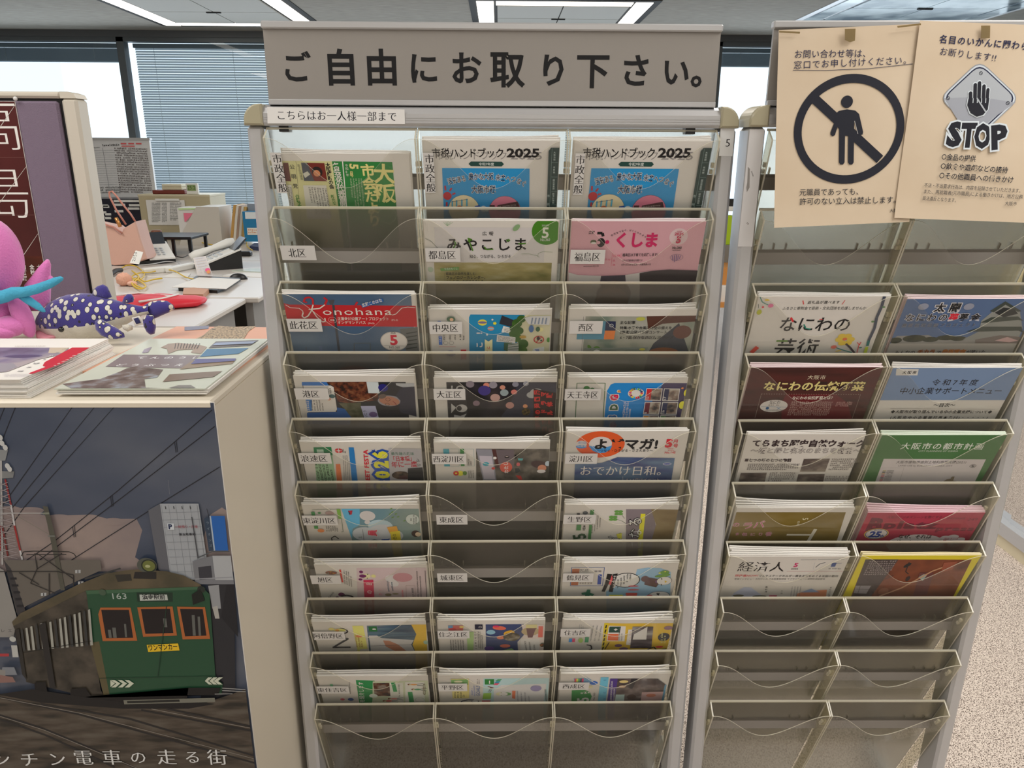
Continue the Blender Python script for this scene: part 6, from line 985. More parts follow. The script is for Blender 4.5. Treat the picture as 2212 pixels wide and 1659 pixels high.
a.c(110, 358, 22, (160, 160, 156)); a.p([(40, 548), (120, 548), (140, 600), (30, 605)], (110, 112, 118)); a.p([(0, 560), (60, 570), (60, 640), (0, 640)], (120, 116, 112)); a.p([(20, 600), (110, 615), (130, 650), (20, 655)], (120, 90, 84)); a.p([(100, 400), (140, 400), (150, 480), (110, 480)], (160, 158, 154)); a.t('パレエ', -20, 310, 110, 310, 24, (50, 50, 54)); a.p([(0, 455), (85, 455), (85, 475), (0, 475)], (150, 50, 54))
a.l([(1530, 690), (1690, 700)], 5, (150, 148, 146)); a.l([(1530, 706), (1690, 714)], 5, (150, 148, 146)); a.l([(1480, 730), (1600, 728)], 5, (150, 148, 146))
for ch, x0, x1, yb, h in (('チ', -165, -60, 1212, 92), ('ン', -20, 95, 1212, 92), ('チ', 165, 285, 1216, 96), ('ン', 355, 460, 1212, 92), ('電', 528, 660, 1203, 98), ('車', 722, 835, 1202, 98), ('の', 908, 1018, 1196, 84), ('走', 1092, 1208, 1200, 98), ('る', 1275, 1362, 1194, 84), ('街', 1432, 1550, 1202, 100)): a.t(ch, x0, yb, x1, yb, h, (196, 194, 192), serif=True, spread=False)
a.t('with a tramway', 570, 1290, 1290, 1294, 46, (190, 188, 186), cap=True, serif=True); a.build('poster_print', po)
# ---------------------------------------------------------------- magazines on the cabinet top
def flat(x0, y0, x1, y1, z, th, mat, name, label, cat, rot=0, group=None, sag=0):
    c = V(((x0+x1)/2, (y0+y1)/2, z)); Mx = Matrix.Translation(c) @ Matrix.Rotation(rot, 4, 'Z'); n = 8; mb = MB().mat(mat); vs = []
    w, h = (x1-x0)/2, (y1-y0)/2
    for i in range(n+1):
        for j in range(5):
            x = -w+2*w*i/n; y = -h+2*h*j/4; zz = sag*math.sin(i*1.7+z*900)*(abs(x)/w)**2
            vs += [Mx @ V((x, y, zz)), Mx @ V((x, y, zz+th))]
    idx = lambda i, j, k: (i*5+j)*2+k; fs = []
    for i in range(n):
        for j in range(4): fs += [(idx(i, j, 1), idx(i+1, j, 1), idx(i+1, j+1, 1), idx(i, j+1, 1)), (idx(i, j, 0), idx(i, j+1, 0), idx(i+1, j+1, 0), idx(i+1, j, 0))]
        fs += [(idx(i, 0, 0), idx(i+1, 0, 0), idx(i+1, 0, 1), idx(i, 0, 1)), (idx(i, 4, 1), idx(i+1, 4, 1), idx(i+1, 4, 0), idx(i, 4, 0))]
    for j in range(4): fs += [(idx(0, j, 0), idx(0, j, 1), idx(0, j+1, 1), idx(0, j+1, 0)), (idx(n, j, 0), idx(n, j+1, 0), idx(n, j+1, 1), idx(n, j, 1))]
    mb.faces(vs, fs, False); o = mb.build(name, origin=c); tag(o, label, cat, group); return o
MG = M('print_zoo_cover', (206, 212, 200), .35)
ORG = M('print_orange_cover', (226, 168, 140), .4)
oz = flat(-.632, -.10, -.400, .222, CZ+.0002, .0035, ORG, 'zoo_magazine', 'orange zoo leaflet with a leopard lying under the grey zoo leaflet', 'leaflet', rot=-.04)
a = Art((0, 0, CZ+.0040), (1, 0, 0), (0, 1, 0), ref=(225, 220, 212), white=.8, rough=.35).crop(0, 450, 3.687)
LEO = MN('print_leopard', [(60, 50, 44), (176, 150, 116), (200, 176, 140)], 260, .4, 2); 
a.p([(1560, 1040), (1620, 1010), (1680, 960), (1740, 935), (1860, 945), (1960, 940), (2040, 938), (1980, 980), (1950, 1030), (1930, 1045)], LEO); a.p([(1470, 945), (1665, 935), (1660, 960), (1470, 975)], (120, 116, 130)); a.c(1700, 965, 16, K, 8); a.c(1850, 965, 16, K, 8); a.build('cover_print', oz)
zz = CZ+.004
for i in range(4): flat(-.612+.001*i, -.214+.002*(i % 2), -.402+.001*i, .083, zz, .0017, PAPER, 'zoo_leaflet', ('lowest', 'second lowest', 'third lowest', 'second topmost')[i]+' copy in the short pile of grey zoo leaflets', 'leaflet', group='pile of grey zoo leaflets'); zz += .0019
zo = flat(-.612, -.216, -.402, .083, zz, .0017, MG, 'zoo_leaflet', 'topmost grey zoo leaflet titled てんのうじどうぶつえん showing a bear and zebra', 'leaflet', group='pile of grey zoo leaflets'); zt = zz+.0019
a = Art((0, 0, zt), (1, 0, 0), (0, 1, 0), ref=(206, 204, 196), white=.72, rough=.32).crop(0, 450, 3.687); a.clip = (-.611, -.4025, -.2155, .0825)
BR = MN('print_bear', [(96, 82, 78), (124, 110, 106), (160, 166, 176)], 40, .35, 5)
a.p([(985, 1165), (1600, 1172), (1440, 1275), (840, 1262)], (128, 116, 114)); a.t('てんのうじ', 1075, 1198, 1590, 1198, 34, (222, 222, 216), .012); a.t('どうぶつえん', 905, 1258, 1575, 1256, 36, (222, 222, 216), .012)
a.p([(480, 1400), (640, 1380), (800, 1360), (960, 1300), (1010, 1275), (1080, 1262), (1200, 1275), (1300, 1285), (1250, 1350), (1150, 1360), (1160, 1430), (1230, 1475), (700, 1500), (440, 1500)], BR)
for q in (([(1280, 1110), (1340, 1080), (1420, 1072), (1600, 1092), (1650, 1105), (1600, 1160), (1520, 1150), (1540, 1125), (1420, 1130), (1340, 1160), (1330, 1120)], (150, 130, 110)), ([(1720, 1062), (2060, 1052), (1990, 1095), (1660, 1115)], (98, 90, 86)), ([(1650, 1122), (1980, 1115), (1900, 1160), (1590, 1185)], (64, 110, 140)), ([(1530, 1215), (1880, 1202), (1850, 1240), (1430, 1285)], (140, 120, 96)), ([(1350, 1325), (1770, 1298), (1700, 1345), (1295, 1385)], (124, 106, 90)), ([(1340, 1435), (1420, 1412), (1520, 1410), (1550, 1440)], (124, 120, 112)), ([(1130, 1155), (1150, 1125), (1210, 1105), (1180, 1150)], (150, 140, 148))): a.p(*q)
for i in range(9): a.l([(1400+i*24, 1078), (1392+i*22, 1120)], 5, (60, 50, 46))
a.p([(1720, 1075), (2040, 1062), (2010, 1082), (1690, 1095)], (140, 150, 170)); a.p([(1560, 1205), (1880, 1200), (1870, 1220), (1520, 1245)], (90, 86, 130))
a.build('cover_print', zo)
# tall pile of newspapers at the left end
zz = CZ+.0003; npl = 15; WN = ('lowest', 'second lowest', 'third lowest', 'fourth lowest', 'fifth lowest', 'sixth lowest', 'seventh lowest', 'eighth lowest', 'seventh from the top', 'sixth from the top', 'fifth from the top', 'fourth from the top', 'third from the top', 'second from the top', 'topmost')
r9 = random.Random(5)
for i in range(npl):
    dx = -.008*(i/npl)-.003*math.sin(i*.7)+r9.uniform(-.0006, .0006); dyy = -.002*(i > 11)
    nw = flat(-1.02+dx, -.222+dyy+r9.uniform(-.001, .003), -.632+dx-.012, .02+r9.uniform(-.003, .001), zz, .0017 if i < npl-1 else .0012, PAPER, 'newspaper', WN[i]+(' newspaper in the thick pile left of the zoo leaflets' if i < npl-1 else ' newspaper of the thick pile, showing a violet picture and red band'), 'newspaper', group='thick pile of newspapers on the cabinet', sag=.0003); zz += .00195
a = Art((0, 0, zz-.0004), (1, 0, 0), (0, 1, 0), ref=(224, 220, 214), white=.80, rough=.4).crop(0, 720, 6.703)
a.p([(-900, 205), (1000, 210), (940, 300), (560, 380), (100, 560), (-900, 620)], MN('print_tunnel_violet', [(84, 76, 100), (130, 124, 150), (176, 168, 170)], 9, .4, 4)); a.c(330, 330, 280, (112, 104, 130), 110); a.c(330, 335, 250, (86, 78, 104), 84); a.p([(-900, 420), (200, 440), (250, 490), (60, 560), (-900, 600)], (150, 146, 150)); a.p([(720, 212), (1000, 210), (900, 290), (700, 290)], (196, 180, 156))
a.p([(1045, 210), (1300, 208), (900, 440), (740, 500), (480, 588), (415, 588), (445, 570), (660, 490), (620, 470), (650, 420)], (196, 44, 56)); a.t('Together', 1205, 262, 760, 478, 62, (226, 214, 206), .01) ; a.t('大阪市会だより', 1430, 225, 1010, 400, 70, K, -.01); a.t('この街へ帰る日', 930, 225, 250, 560, 60, (226, 222, 214), .02, halo=(40, 40, 54), hw=.05)
a.m(1100, 400, 640, 590, 26, (70, 66, 66), rows=2, dx=-50, dy=-6); a.m(210, 196, 660, 192, 16, (120, 90, 80)); a.m(60, 600, 420, 600, 14, (150, 140, 160), rows=3, dy=16); a.build('cover_print', nw)
# ---------------------------------------------------------------- soft toys
def ony_(x, y, Y): return ony(x, 450+y/3.687, Y) if False else ony(x/3.687, 450+y/3.687, Y)
def vor():
    m = bpy.data.materials.new('plush_blue_spots'); m.use_nodes = True; nt = m.node_tree; b = nt.nodes['Principled BSDF']; b.inputs['Roughness'].default_value = .9
    b.inputs['Sheen Weight'].default_value = .5
    tc = nt.nodes.new('ShaderNodeTexCoord'); v = nt.nodes.new('ShaderNodeTexVoronoi'); v.inputs['Scale'].default_value = 84; v.inputs['Randomness'].default_value = .8
    mp = nt.nodes.new('ShaderNodeMapping'); mp.inputs['Scale'].default_value = (1.15, .8, .8); nt.links.new(tc.outputs['Object'], mp.inputs[0]); nt.links.new(mp.outputs[0], v.inputs['Vector'])
    r = nt.nodes.new('ShaderNodeValToRGB'); r.color_ramp.interpolation = 'CONSTANT'; e = r.color_ramp.elements; e[0].position = 0; e[0].color = (*lin((226, 224, 214)), 1); e[1].position = .36; e[1].color = (*lin((34, 32, 44)), 1)
    q = e.new(.42); q.color = (*lin((62, 54, 140)), 1); nt.links.new(v.outputs['Distance'], r.inputs[0]); nt.links.new(r.outputs[0], b.inputs['Base Color'])
    n = nt.nodes.new('ShaderNodeTexNoise'); n.inputs['Scale'].default_value = 500; bp = nt.nodes.new('ShaderNodeBump'); bp.inputs['Strength'].default_value = .5; bp.inputs['Distance'].default_value = .002
    nt.links.new(tc.outputs['Object'], n.inputs['Vector']); nt.links.new(n.outputs['Fac'], bp.inputs['Height']); nt.links.new(bp.outputs[0], b.inputs['Normal']); return m
BLUE = vor(); PLW = M('plush_white', (222, 218, 206), .95, bump=.4, bscale=400, sheen=.5); PLP = M('plush_pink_mouth', (236, 160, 176), .9); PINK = M('plush_pink', (226, 128, 196), .95, bump=.3, bscale=300, sheen=.6); SCF = M('scarf_blue', (74, 170, 206), .9, bump=.3, bscale=250)
YS = .125
secs = [(276, 965, 12), (290, 950, 34), (320, 925, 72), (370, 906, 118), (430, 898, 150), (500, 888, 176), (570, 880, 189), (650, 872, 192), (730, 866, 184), (800, 862, 168), (870, 856, 140), (940, 846, 110), (1010, 836, 80), (1070, 826, 56), (1130, 816, 36), (1190, 808, 28)]
w = thing('whale_shark_toy', 'blue plush whale shark with white spots lying on the cream cabinet', 'soft toy', ony_(640, 1062, YS))
K_ = 28; vs = []; mid = []
for x, y, r in secs:
    c = ony_(x, y, YS); rr = (ony_(x, y-r, YS)-c).length; ry = rr*.85
    for j in range(K_): an = 2*PI*j/K_; vs.append(c+V((0, -math.cos(an)*ry, math.sin(an)*rr)))
mb = MB(); mb.v = [V(v) for v in vs]; mb.smooth = True
for i in range(len(secs)-1):
    for j in range(K_):
        an = (j+.5)/K_*2*PI; low = math.sin(an) < (-.30 if i > 2 else 0)
        mb.mat(PLW if low else BLUE); mb.f.append((i*K_+j, (i+1)*K_+j, (i+1)*K_+(j+1) % K_, i*K_+(j+1) % K_)); mb.mi.append(mb.cur); mb.sm.append(True)
mb.mat(PLW); mb.f.append(tuple(range(K_))); mb.mi.append(mb.cur); mb.sm.append(True); mb.build('body', w)
def fin_(pts, th, mat, name, yc, parent=None, tilt=0):
    q = [ony_(x, y, yc) for x, y in pts]; c = sum(q, V((0, 0, 0)))/len(q); n = len(q); vs = []
    for s, k in ((-1, .55), (-.6, .9), (0, 1.04), (.6, .9), (1, .55)): vs += [c+(p-c)*k+V((0, s*th, 0)) for p in q]
    fs = [(a_*n+i, a_*n+(i+1) % n, (a_+1)*n+(i+1) % n, (a_+1)*n+i) for a_ in range(4) for i in range(n)]+[tuple(range(n-1, -1, -1)), tuple(range(4*n, 5*n))]
    m = MB().mat(mat); m.faces(vs, fs, True); return m.build(name, parent or w)
fin_([(735, 690), (745, 650), (775, 622), (820, 607), (852, 625), (870, 665), (888, 705), (850, 720), (780, 705)], .007, BLUE, 'dorsal_fin', YS)
fin_([(975, 745), (990, 705), (1015, 682), (1045, 685), (1066, 715), (1060, 745), (1020, 755)], .006, BLUE, 'dorsal_fin', YS)
fin_([(1150, 775), (1200, 745), (1270, 735), (1330, 740), (1375, 770), (1386, 800), (1350, 825), (1290, 850), (1225, 880), (1180, 860), (1160, 820)], .010, BLUE, 'tail_fin', YS+.01)
fin_([(1140, 880), (1170, 850), (1215, 855), (1232, 900), (1238, 950), (1230, 995), (1200, 1005), (1175, 985), (1150, 940)], .008, BLUE, 'tail_fin', YS-.01)
fin_([(760, 900), (800, 885), (860, 920), (930, 960), (985, 1000), (990, 1025), (940, 1040), (870, 1038), (810, 1010), (765, 960)], .009, BLUE, 'side_fin', YS-.045)
fin_([(975, 930), (1010, 925), (1052, 935), (1055, 965), (1020, 980), (985, 960)], .006, PLW, 'belly_fin', YS-.02)
fin_([(295, 975), (330, 990), (380, 1010), (430, 1012), (445, 1022), (420, 1045), (370, 1062), (325, 1050), (300, 1015)], .012, PLP, 'mouth', YS-.026)
c = ony_(487, 965, YS-.048); m = MB().mat(M('glass_eye', (12, 12, 14), .08, spec=.9)); m.ell(c, (.0048, .0048, .0048)); m.build('eye', w)
fin_([(1050, 872), (1110, 858), (1140, 925), (1075, 938)], .0012, M('tag_white', (226, 224, 220), .7), 'care_tag', YS-.030); fin_([(1064, 880), (1100, 870), (1122, 912), (1086, 922)], .0012, M('tag_navy', (40, 44, 96), .7), 'care_tag', YS-.0325)
pk = thing('pink_toy', 'pink plush toy with a blue scarf at the far left of the cream cabinet', 'soft toy', onz(10, 735, CZ))
YP = .10
def ell_(cx_, cy_, rx, ry, yc, ang, mat, name, dep=None, par=None):
    c = ony_(cx_, cy_, yc); sx_ = (ony_(cx_+rx, cy_, yc)-c).length; sz_ = (ony_(cx_, cy_-ry, yc)-c).length
    m = MB().mat(mat); m.ell(c, (sx_, dep or min(sx_, sz_), sz_), Matrix.Rotation(ang, 4, 'Y'), k=28, h=18); return m.build(name, par or pk)
ell_(-60, 400, 212, 328, YP, 0, PINK, 'head', dep=.05); ell_(-30, 860, 190, 175, YP, 0, PINK, 'torso', dep=.045); ell_(175, 850, 72, 185, YP-.02, -.25, PINK, 'leg'); ell_(80, 940, 120, 82, YP-.03, 0, PINK, 'leg'); ell_(20, 985, 110, 55, YP-.04, 0, PINK, 'leg')
q = [(300, 800, 70), (290, 720, 98), (300, 640, 92), (330, 570, 70), (350, 500, 48), (375, 440, 28), (382, 410, 10)]
m = MB().mat(PINK); m.tube([ony_(x, y, YP+.02) for x, y, r in q], [r/3.687*1.34/1600 for x, y, r in q], 20); m.build('arm', pk); ell_(400, 565, 26, 30, YP+.02, 0, PINK, 'thumb')
q = [(-120, 700, 60), (-40, 715, 56), (40, 700, 50), (110, 672, 46), (200, 665, 40), (300, 640, 38), (390, 605, 34), (450, 575, 28), (490, 558, 18), (503, 556, 6)]
m = MB().mat(SCF); pts = [ony_(x, y, YP-.045+max(0, x-100)*.00004) for x, y, r in q]; m.tube(pts, [r/3.687*1.28/1600 for x, y, r in q], 16); m.build('scarf', pk)
q = [(150, 680, 30), (230, 735, 32), (300, 780, 28), (345, 815, 16), (360, 825, 5)]; m = MB().mat(SCF); m.tube([ony_(x, y, YP-.035) for x, y, r in q], [r/3.687*1.3/1600 for x, y, r in q], 14); m.build('scarf_end', pk)
# ---------------------------------------------------------------- purple partition with the exhibition poster
YQ = .32
p = thing('partition_screen', 'free-standing purple cloth partition with a pale frame behind the toys', 'partition', (-1.2, YQ, 0))
FR = M('partition_frame', (206, 200, 188), .45); PUR = M('partition_cloth', (128, 114, 134), .95, bump=.4, bscale=700)
MB().mat(FR).box((-.826, YQ-.012, 0), (-.796, YQ+.03, 1.525), bev=.005).build('frame_post', p)
MB().mat(FR).box((-1.7, YQ-.012, 1.525), (-.826, YQ+.03, 1.537), bev=.004).build('frame_rail', p)
m = MB().mat(FR); m.prism([(-.826, YQ-.012, 1.525), (-.796, YQ-.012, 1.525), (-.800, YQ-.012, 1.533), (-.812, YQ-.012, 1.537), (-.826, YQ-.012, 1.537)], (0, .042, 0)); m.build('frame_corner', p)
MB().mat(BLK).box((-1.7, YQ-.002, .06), (-.826, YQ+.02, 1.525)).build('gasket', p); MB().mat(PUR).box((-1.7, YQ-.010, .06), (-.8335, YQ+.01, 1.520), bev=.004).build('cloth_panel', p)
m = MB().mat(PAPER); m.box((-1.30, YQ-.0118, .88), (-.9125, YQ-.0103, 1.519)); ep = m.build('exhibition_poster'); tag(ep, 'dark red exhibition poster with huge white characters pinned to the purple partition', 'poster')
a = Art((0, YQ-.0118, 0), (1, 0, 0), (0, 0, 1), ref=(205, 200, 196), white=.8, rough=.3).crop(0, 190, 3.53); a.clip = (-1.2995, -.913, .8805, 1.5185)
a.p([(-700, 50), (500, 50), (500, 1700), (-700, 1700)], MN('poster_dark_red', [(62, 26, 26), (84, 34, 34)], 4, .35, 3)); a.p([(-700, 1285), (500, 1285), (520, 1700), (-700, 1700)], MN('poster_wood', [(50, 20, 14), (96, 40, 26)], 7, .35, 4, stretch=(1, 1, 5)))
wh = (206, 200, 194)
a.t('高', -225, 455, 165, 455, 400, wh, -.014, spread=False); a.t('島', -165, 970, 275, 970, 400, wh, -.014, spread=False)
for q in ([(230, 600), (-20, 900)], [(140, 130), (0, 300)], [(320, 1110), (150, 1320)]): a.l(q, 5, (176, 168, 160))
a.l([(-200, 530), (225, 530)], 2, (120, 80, 76)); a.l([(-200, 968), (290, 968)], 2, (120, 80, 76)); 
for s_, x, y0, y1 in (('大阪', 296, 1345, 1425), ('全秒', 240, 1345, 1425), ('回顧展', 178, 1345, 1470)): a.tv(s_, x, y0, x+14, y1, 34, wh, .02)
a.build('poster_print', ep)
m = MB().mat(M('pin_clear', (220, 220, 220), .1)); m.ell(ony(33, 213, YQ-.016), (.004, .003, .004)); o = m.build('push_pin'); tag(o, 'clear push pin at the top corner of the dark red poster', 'pin')
# ---------------------------------------------------------------- office behind
DZ_ = .72; DT = M('desk_top', (206, 200, 194), .35); DG = M('desk_grey', (150, 148, 146), .5)
def desk(x0, x1, y0, y1, label):
    t = thing('office_desk', label, 'desk', ((x0+x1)/2, (y0+y1)/2, 0), 'pale office desks pushed together')
    MB().mat(DT).box((x0, y0, DZ_-.028), (x1, y1, DZ_), bev=.006).build('desktop', t)
    for xx in (x0+.04, x1-.09): MB().mat(DG).box((xx, y0+.05, 0), (xx+.04, y1-.05, DZ_-.028)).build('leg', t)
    MB().mat(DG).box((x0+.08, y1-.05, .2), (x1-.09, y1-.03, DZ_-.03)).build('modesty_panel', t)
desk(-2.7, -1.30, 1.93, 2.60, 'nearest pale office desk with a rounded corner, mostly bare'); desk(-2.75, -1.24, 2.62, 3.32, 'pale office desk holding the mouse and the closed laptop'); desk(-3.2, -1.24, 3.33, 4.05, 'pale office desk under the telephones and pink handbag'); desk(-3.3, -1.30, 4.06, 5.36, 'farthest pale office desk with folders and the white file box')
def boxat(x0, y0, x1, y1, Y, dep, mat, name, label, cat, bev=.003, build=True):
    p = ony(x0, y1, Y); q = ony(x1, y0, Y); m = MB().mat(mat); m.box((p.x, Y, p.z), (q.x, Y+dep, q.z), bev=bev)
    if not build: return m, p, q
    o = m.build(name); tag(o, label, cat); return o
def aat(Y, **k): return Art((0, Y, 0), (1, 0, 0), (0, 0, 1), **{**dict(lift=.0015, ref=(215, 212, 208), white=.8), **k}).crop(150, 280, 4.88)
# schedule whiteboard
P0 = ony(184, 425, 5.7); P1 = ony(322, 303, 5.7)
t = thing('schedule_whiteboard', 'white schedule board dense with small notes behind the pink handbag', 'whiteboard', ((P0.x+P1.x)/2, 5.7, 0))
MB().mat(M('whiteboard_face', (222, 224, 226), .25)).box((P0.x, 5.7, P0.z), (P1.x, 5.73, P1.z)).build('board', t)
MB().mat(ALU).box((P0.x-.02, 5.69, P1.z), (P1.x+.01, 5.74, P1.z+.02)).build('frame_rail', t); MB().mat(ALU).box((P0.x-.02, 5.67, P0.z-.02), (P1.x+.01, 5.74, P0.z)).build('pen_tray', t)
for xx in (P0.x+.05, P1.x-.08): MB().mat(ALU).box((xx, 5.71, 0), (xx+.03, 5.74, P0.z)).build('leg', t)
a = aat(5.698); a.m(350, 178, 530, 170, 22, K, fill=.8); a.m(190, 200, 320, 195, 12, (90, 90, 90))
for i in range(16): a.l([(190, 222+i*24), (480+i*2, 218+i*24)], 2, (150, 152, 156))
a.l([(350, 190), (420, 620)], 3, (120, 120, 124)); a.m(475, 205, 820, 215, 18, (70, 50, 46), rows=20, dx=3, dy=24); a.m(250, 620, 540, 618, 18, (80, 76, 74), rows=3, dy=26)
for x in (540, 620, 700): a.r(x, 140, x+62, 156, (206, 96, 96))
a.r(550, 168, 690, 182, (206, 110, 108)); a.build('notes', t)
P0 = ony(203, 492, 5.6); P1 = ony(323, 430, 5.6)
t = thing('name_board', 'dark navy board with rows of white name tags under the schedule board', 'notice board', ((P0.x+P1.x)/2, 5.6, 0)); MB().mat(M('navy_board', (26, 26, 44), .5)).box((P0.x, 5.6, P0.z), (P1.x, 5.63, P1.z)).build('board', t)
for xx in (P0.x+.05, P1.x-.08): MB().mat(DG).box((xx, 5.61, 0), (xx+.03, 5.63, P0.z)).build('leg', t)
for k, (x, y, n) in enumerate(((470, 740, 5), (620, 740, 5), (470, 780, 4), (630, 785, 6), (480, 848, 3), (620, 820, 4), (290, 790, 4), (300, 860, 3), (360, 800, 2), (310, 910, 2), (380, 920, 2), (380, 880, 2))):
    for j in range(n): q0 = ony(150+(x+j*30)/4.88, 280+(y+24)/4.88, 5.595); q1 = ony(150+(x+j*30+26)/4.88, 280+y/4.88, 5.595); MB().mat(WHT).box((q0.x, 5.592, q0.z), (q1.x, 5.60, q1.z)).build('name_tag', t)
# filing cabinet + things on it
YC = 5.40; P0 = ony(317, 560, YC); P1 = ony(452, 421, YC); CB = M('cabinet_beige', (190, 178, 146), .5)
t = thing('filing_cabinet', 'beige filing cabinet with a paper list clipped to its side', 'cabinet', ((P0.x+P1.x)/2, YC+.2, 0)); MB().mat(CB).box((P0.x, YC, 0), (P1.x, YC+.38, P1.z), bev=.004).build('body', t); MB().mat(M('cabinet_lip', (206, 196, 168), .5)).box((P0.x-.004, YC-.004, P1.z-.016), (P1.x+.004, YC+.384, P1.z+.002), bev=.003).build('top_panel', t)
o = boxat(322, 432, 398, 486, YC-.01, .004, PAPER, 'paper_list', 'white printed list clipped to the beige filing cabinet', 'paper', 0)
a = aat(YC-.011); a.m(870, 780, 960, 780, 10, (90, 90, 90), rows=14, dy=15); a.m(975, 780, 1030, 780, 10, (90, 90, 90), rows=14, dy=15); a.m(1060, 780, 1180, 780, 10, (90, 90, 90), rows=12, dy=16); a.build('list_print', o)
boxat(335, 429.5, 386, 434, YC-.03, .016, WHT, 'clip_bar', 'white magnetic clip bar holding the list on the beige cabinet', 'clip', .002)
zt = P1.z
def on_top(x0, y0, x1, Y, dep, z0, mat, name, label, cat):
    p = ony(x0, 400, Y); q = ony(x1, y0, Y); m = MB().mat(mat); m.box((p.x, Y, z0), (q.x, Y+dep, q.z), bev=.004); o = m.build(name); tag(o, label, cat); return o, q.z
o, z2 = on_top(327, 411, 398, YC+.05, .2, zt+.003, M('box_brown', (120, 50, 40), .5), 'flat_box', 'flat dark red box on top of the beige filing cabinet', 'box')
o, z3 = on_top(348.5, 404, 392, YC+.06, .16, z2+.001, M('box_cream', (214, 206, 178), .6), 'small_box', 'lower cream box on the flat dark red box', 'box'); o, z4 = on_top(349, 398, 391, YC+.06, .16, z3+.001, M('box_cream2', (220, 212, 186), .6), 'small_box', 'upper cream box on the flat dark red box', 'box')
o, z5 = on_top(401, 396, 426, YC+.03, .03, zt+.003, WHT, 'thermometer_clock', 'small white digital thermometer with a green display on the beige cabinet', 'clock'); a = aat(YC+.029); a.r(1238, 582, 1335, 645, (132, 150, 96)); a.t('25.2', 1245, 632, 1330, 632, 40, (60, 70, 40), cap=True); a.build('display', o)
# pink handbag
HB = M('handbag_leather', (224, 180, 164), .5, bump=.1, bscale=200); YB = 3.78; pts = [(192, 480), (240, 490), (262, 508), (268, 492), (292, 478), (304, 520), (318, 560), (284, 572), (246, 575), (212, 565), (192, 540)]
q = [ony(x, y, YB) for x, y in pts]; t = thing('handbag', 'pale pink leather handbag with thin straps standing on the far desk', 'handbag', onz(255, 572, DZ_)); n = len(q); c = sum(q, V((0, 0, 0)))/n; vs = []
for s, k in ((-.08, .95), (-.07, .99), (0, 1), (.07, .99), (.08, .95)): vs += [c+(p_-c)*k+V((0, s+.08, 0)) for p_ in q]
for p_ in vs: p_.z = max(p_.z, DZ_+.001)
m = MB().mat(HB); m.faces(vs, [(a_*n+i, a_*n+(i+1) % n, (a_+1)*n+(i+1) % n, (a_+1)*n+i) for a_ in range(4) for i in range(n)]+[tuple(range(n-1, -1, -1)), tuple(range(4*n, 5*n))], False); m.build('body', t)
ST = M('strap_rose', (206, 140, 124), .5)
MB().mat(ST).tube([ony(x, y, YB+.05) for x, y in ((272, 485), (252, 455), (237, 425), (236, 415), (242, 413), (252, 424), (268, 445), (282, 462), (292, 478))], .006, 6).build('strap', t); MB().mat(ST).tube([ony(x, y, YB-.01) for x, y in ((200, 482), (225, 484), (245, 490), (264, 504))], .006, 6).build('strap', t); MB().mat(M('brass', (214, 150, 90), .3, metal=.8)).tube([ony(x, y, YB-.01) for x, y in ((250, 470), (255, 480), (260, 490))], .012, 8).build('charm', t)
# thermos
TH = M('thermos_orange', (232, 104, 34), .4); c = onz(345, 557, DZ_); r = .040; hh = ony(345, 497, c.y).z-DZ_
t = thing('thermos_flask', 'orange thermos flask with a brown lid beside the black riser', 'flask', c); MB().mat(TH).lathe(c, [(r*.97, 0), (r, .01), (r, hh-.05), (r*.95, hh-.045)]).build('body', t); MB().mat(M('lid_brown', (120, 74, 50), .5)).lathe(c+V((0, 0, hh-.045)), [(r*.95, 0), (r*.95, .035), (r*.8, .045)]).build('lid', t)
# riser
c0 = onz(368, 553, DZ_); c1 = onz(412, 545, DZ_); zt2 = ony(385, 512, c0.y).z; t = thing('monitor_riser', 'black slatted riser table on the far desk behind the orange flask', 'riser', c0)
xr0, xr1, yr0, yr1 = ony(308, 512, c0.y).x, ony(412, 512, c0.y).x, c0.y, c0.y+.35; MB().mat(BLK).box((xr0, yr0, zt2-.02), (xr1, yr1, zt2), bev=.004).build('tabletop', t)
for x in (xr0+.01, (xr0+xr1)/2+.02, xr1-.03):
    for y in (yr0+.02, yr1-.04): MB().mat(BLK).box((x, y, DZ_), (x+.02, y+.02, zt2-.02)).build('leg', t)
# phones
def phone(cx_, cy_, ang, label, s=1.0):
    c = onz(cx_, cy_, DZ_); Mx = Matrix.Translation(c) @ Matrix.Rotation(ang, 4, 'Z') @ Matrix.Scale(s, 4); t = thing('telephone', label, 'telephone', mtx=Matrix.Translation(c))
    m = MB().mat(BLK); m.prism([Mx @ V(p) for p in ((-.10, -.1, 0), (-.10, .1, 0), (-.10, .1, .09), (-.10, -.1, .02))], Mx.to_3x3() @ V((.2, 0, 0))); m.build('base', t)
    m = MB().mat(WHT); m.prism([Mx @ V(p) for p in ((-.03, -.1, .022), (-.03, .1, .092), (-.03, .1, .1), (-.03, -.1, .030))], Mx.to_3x3() @ V((.13, 0, 0))); m.build('key_panel', t)
    m = MB().mat(M('phone_screen', (60, 66, 74), .2)); m.prism([Mx @ V(p) for p in ((-.02, .07, .092), (-.02, .13, .15), (-.02, .135, .145), (-.02, .08, .085))], Mx.to_3x3() @ V((.11, 0, 0))); m.build('screen', t)
    m = MB().mat(WHT); m.tube([Mx @ V(p) for p in ((-.07, -.11, .05), (-.07, -.08, .062), (-.07, 0, .088), (-.07, .08, .112), (-.07, .11, .118))], [s*.020, s*.024, s*.016, s*.024, s*.020], 10); m.build('handset', t)
    m = MB().mat(M('key_pale', (206, 214, 222), .5))
    for i in range(3):
        for j in range(4): p = Mx @ V((.0+i*.026, -.06+j*.024, .046+j*.0085)); m2 = MB().mat(M('key_pale', (206, 214, 222), .5)); m2.box((p.x-.007*s, p.y-.006*s, p.z), (p.x+.007*s, p.y+.006*s, p.z+.004)); m2.build('key', t)
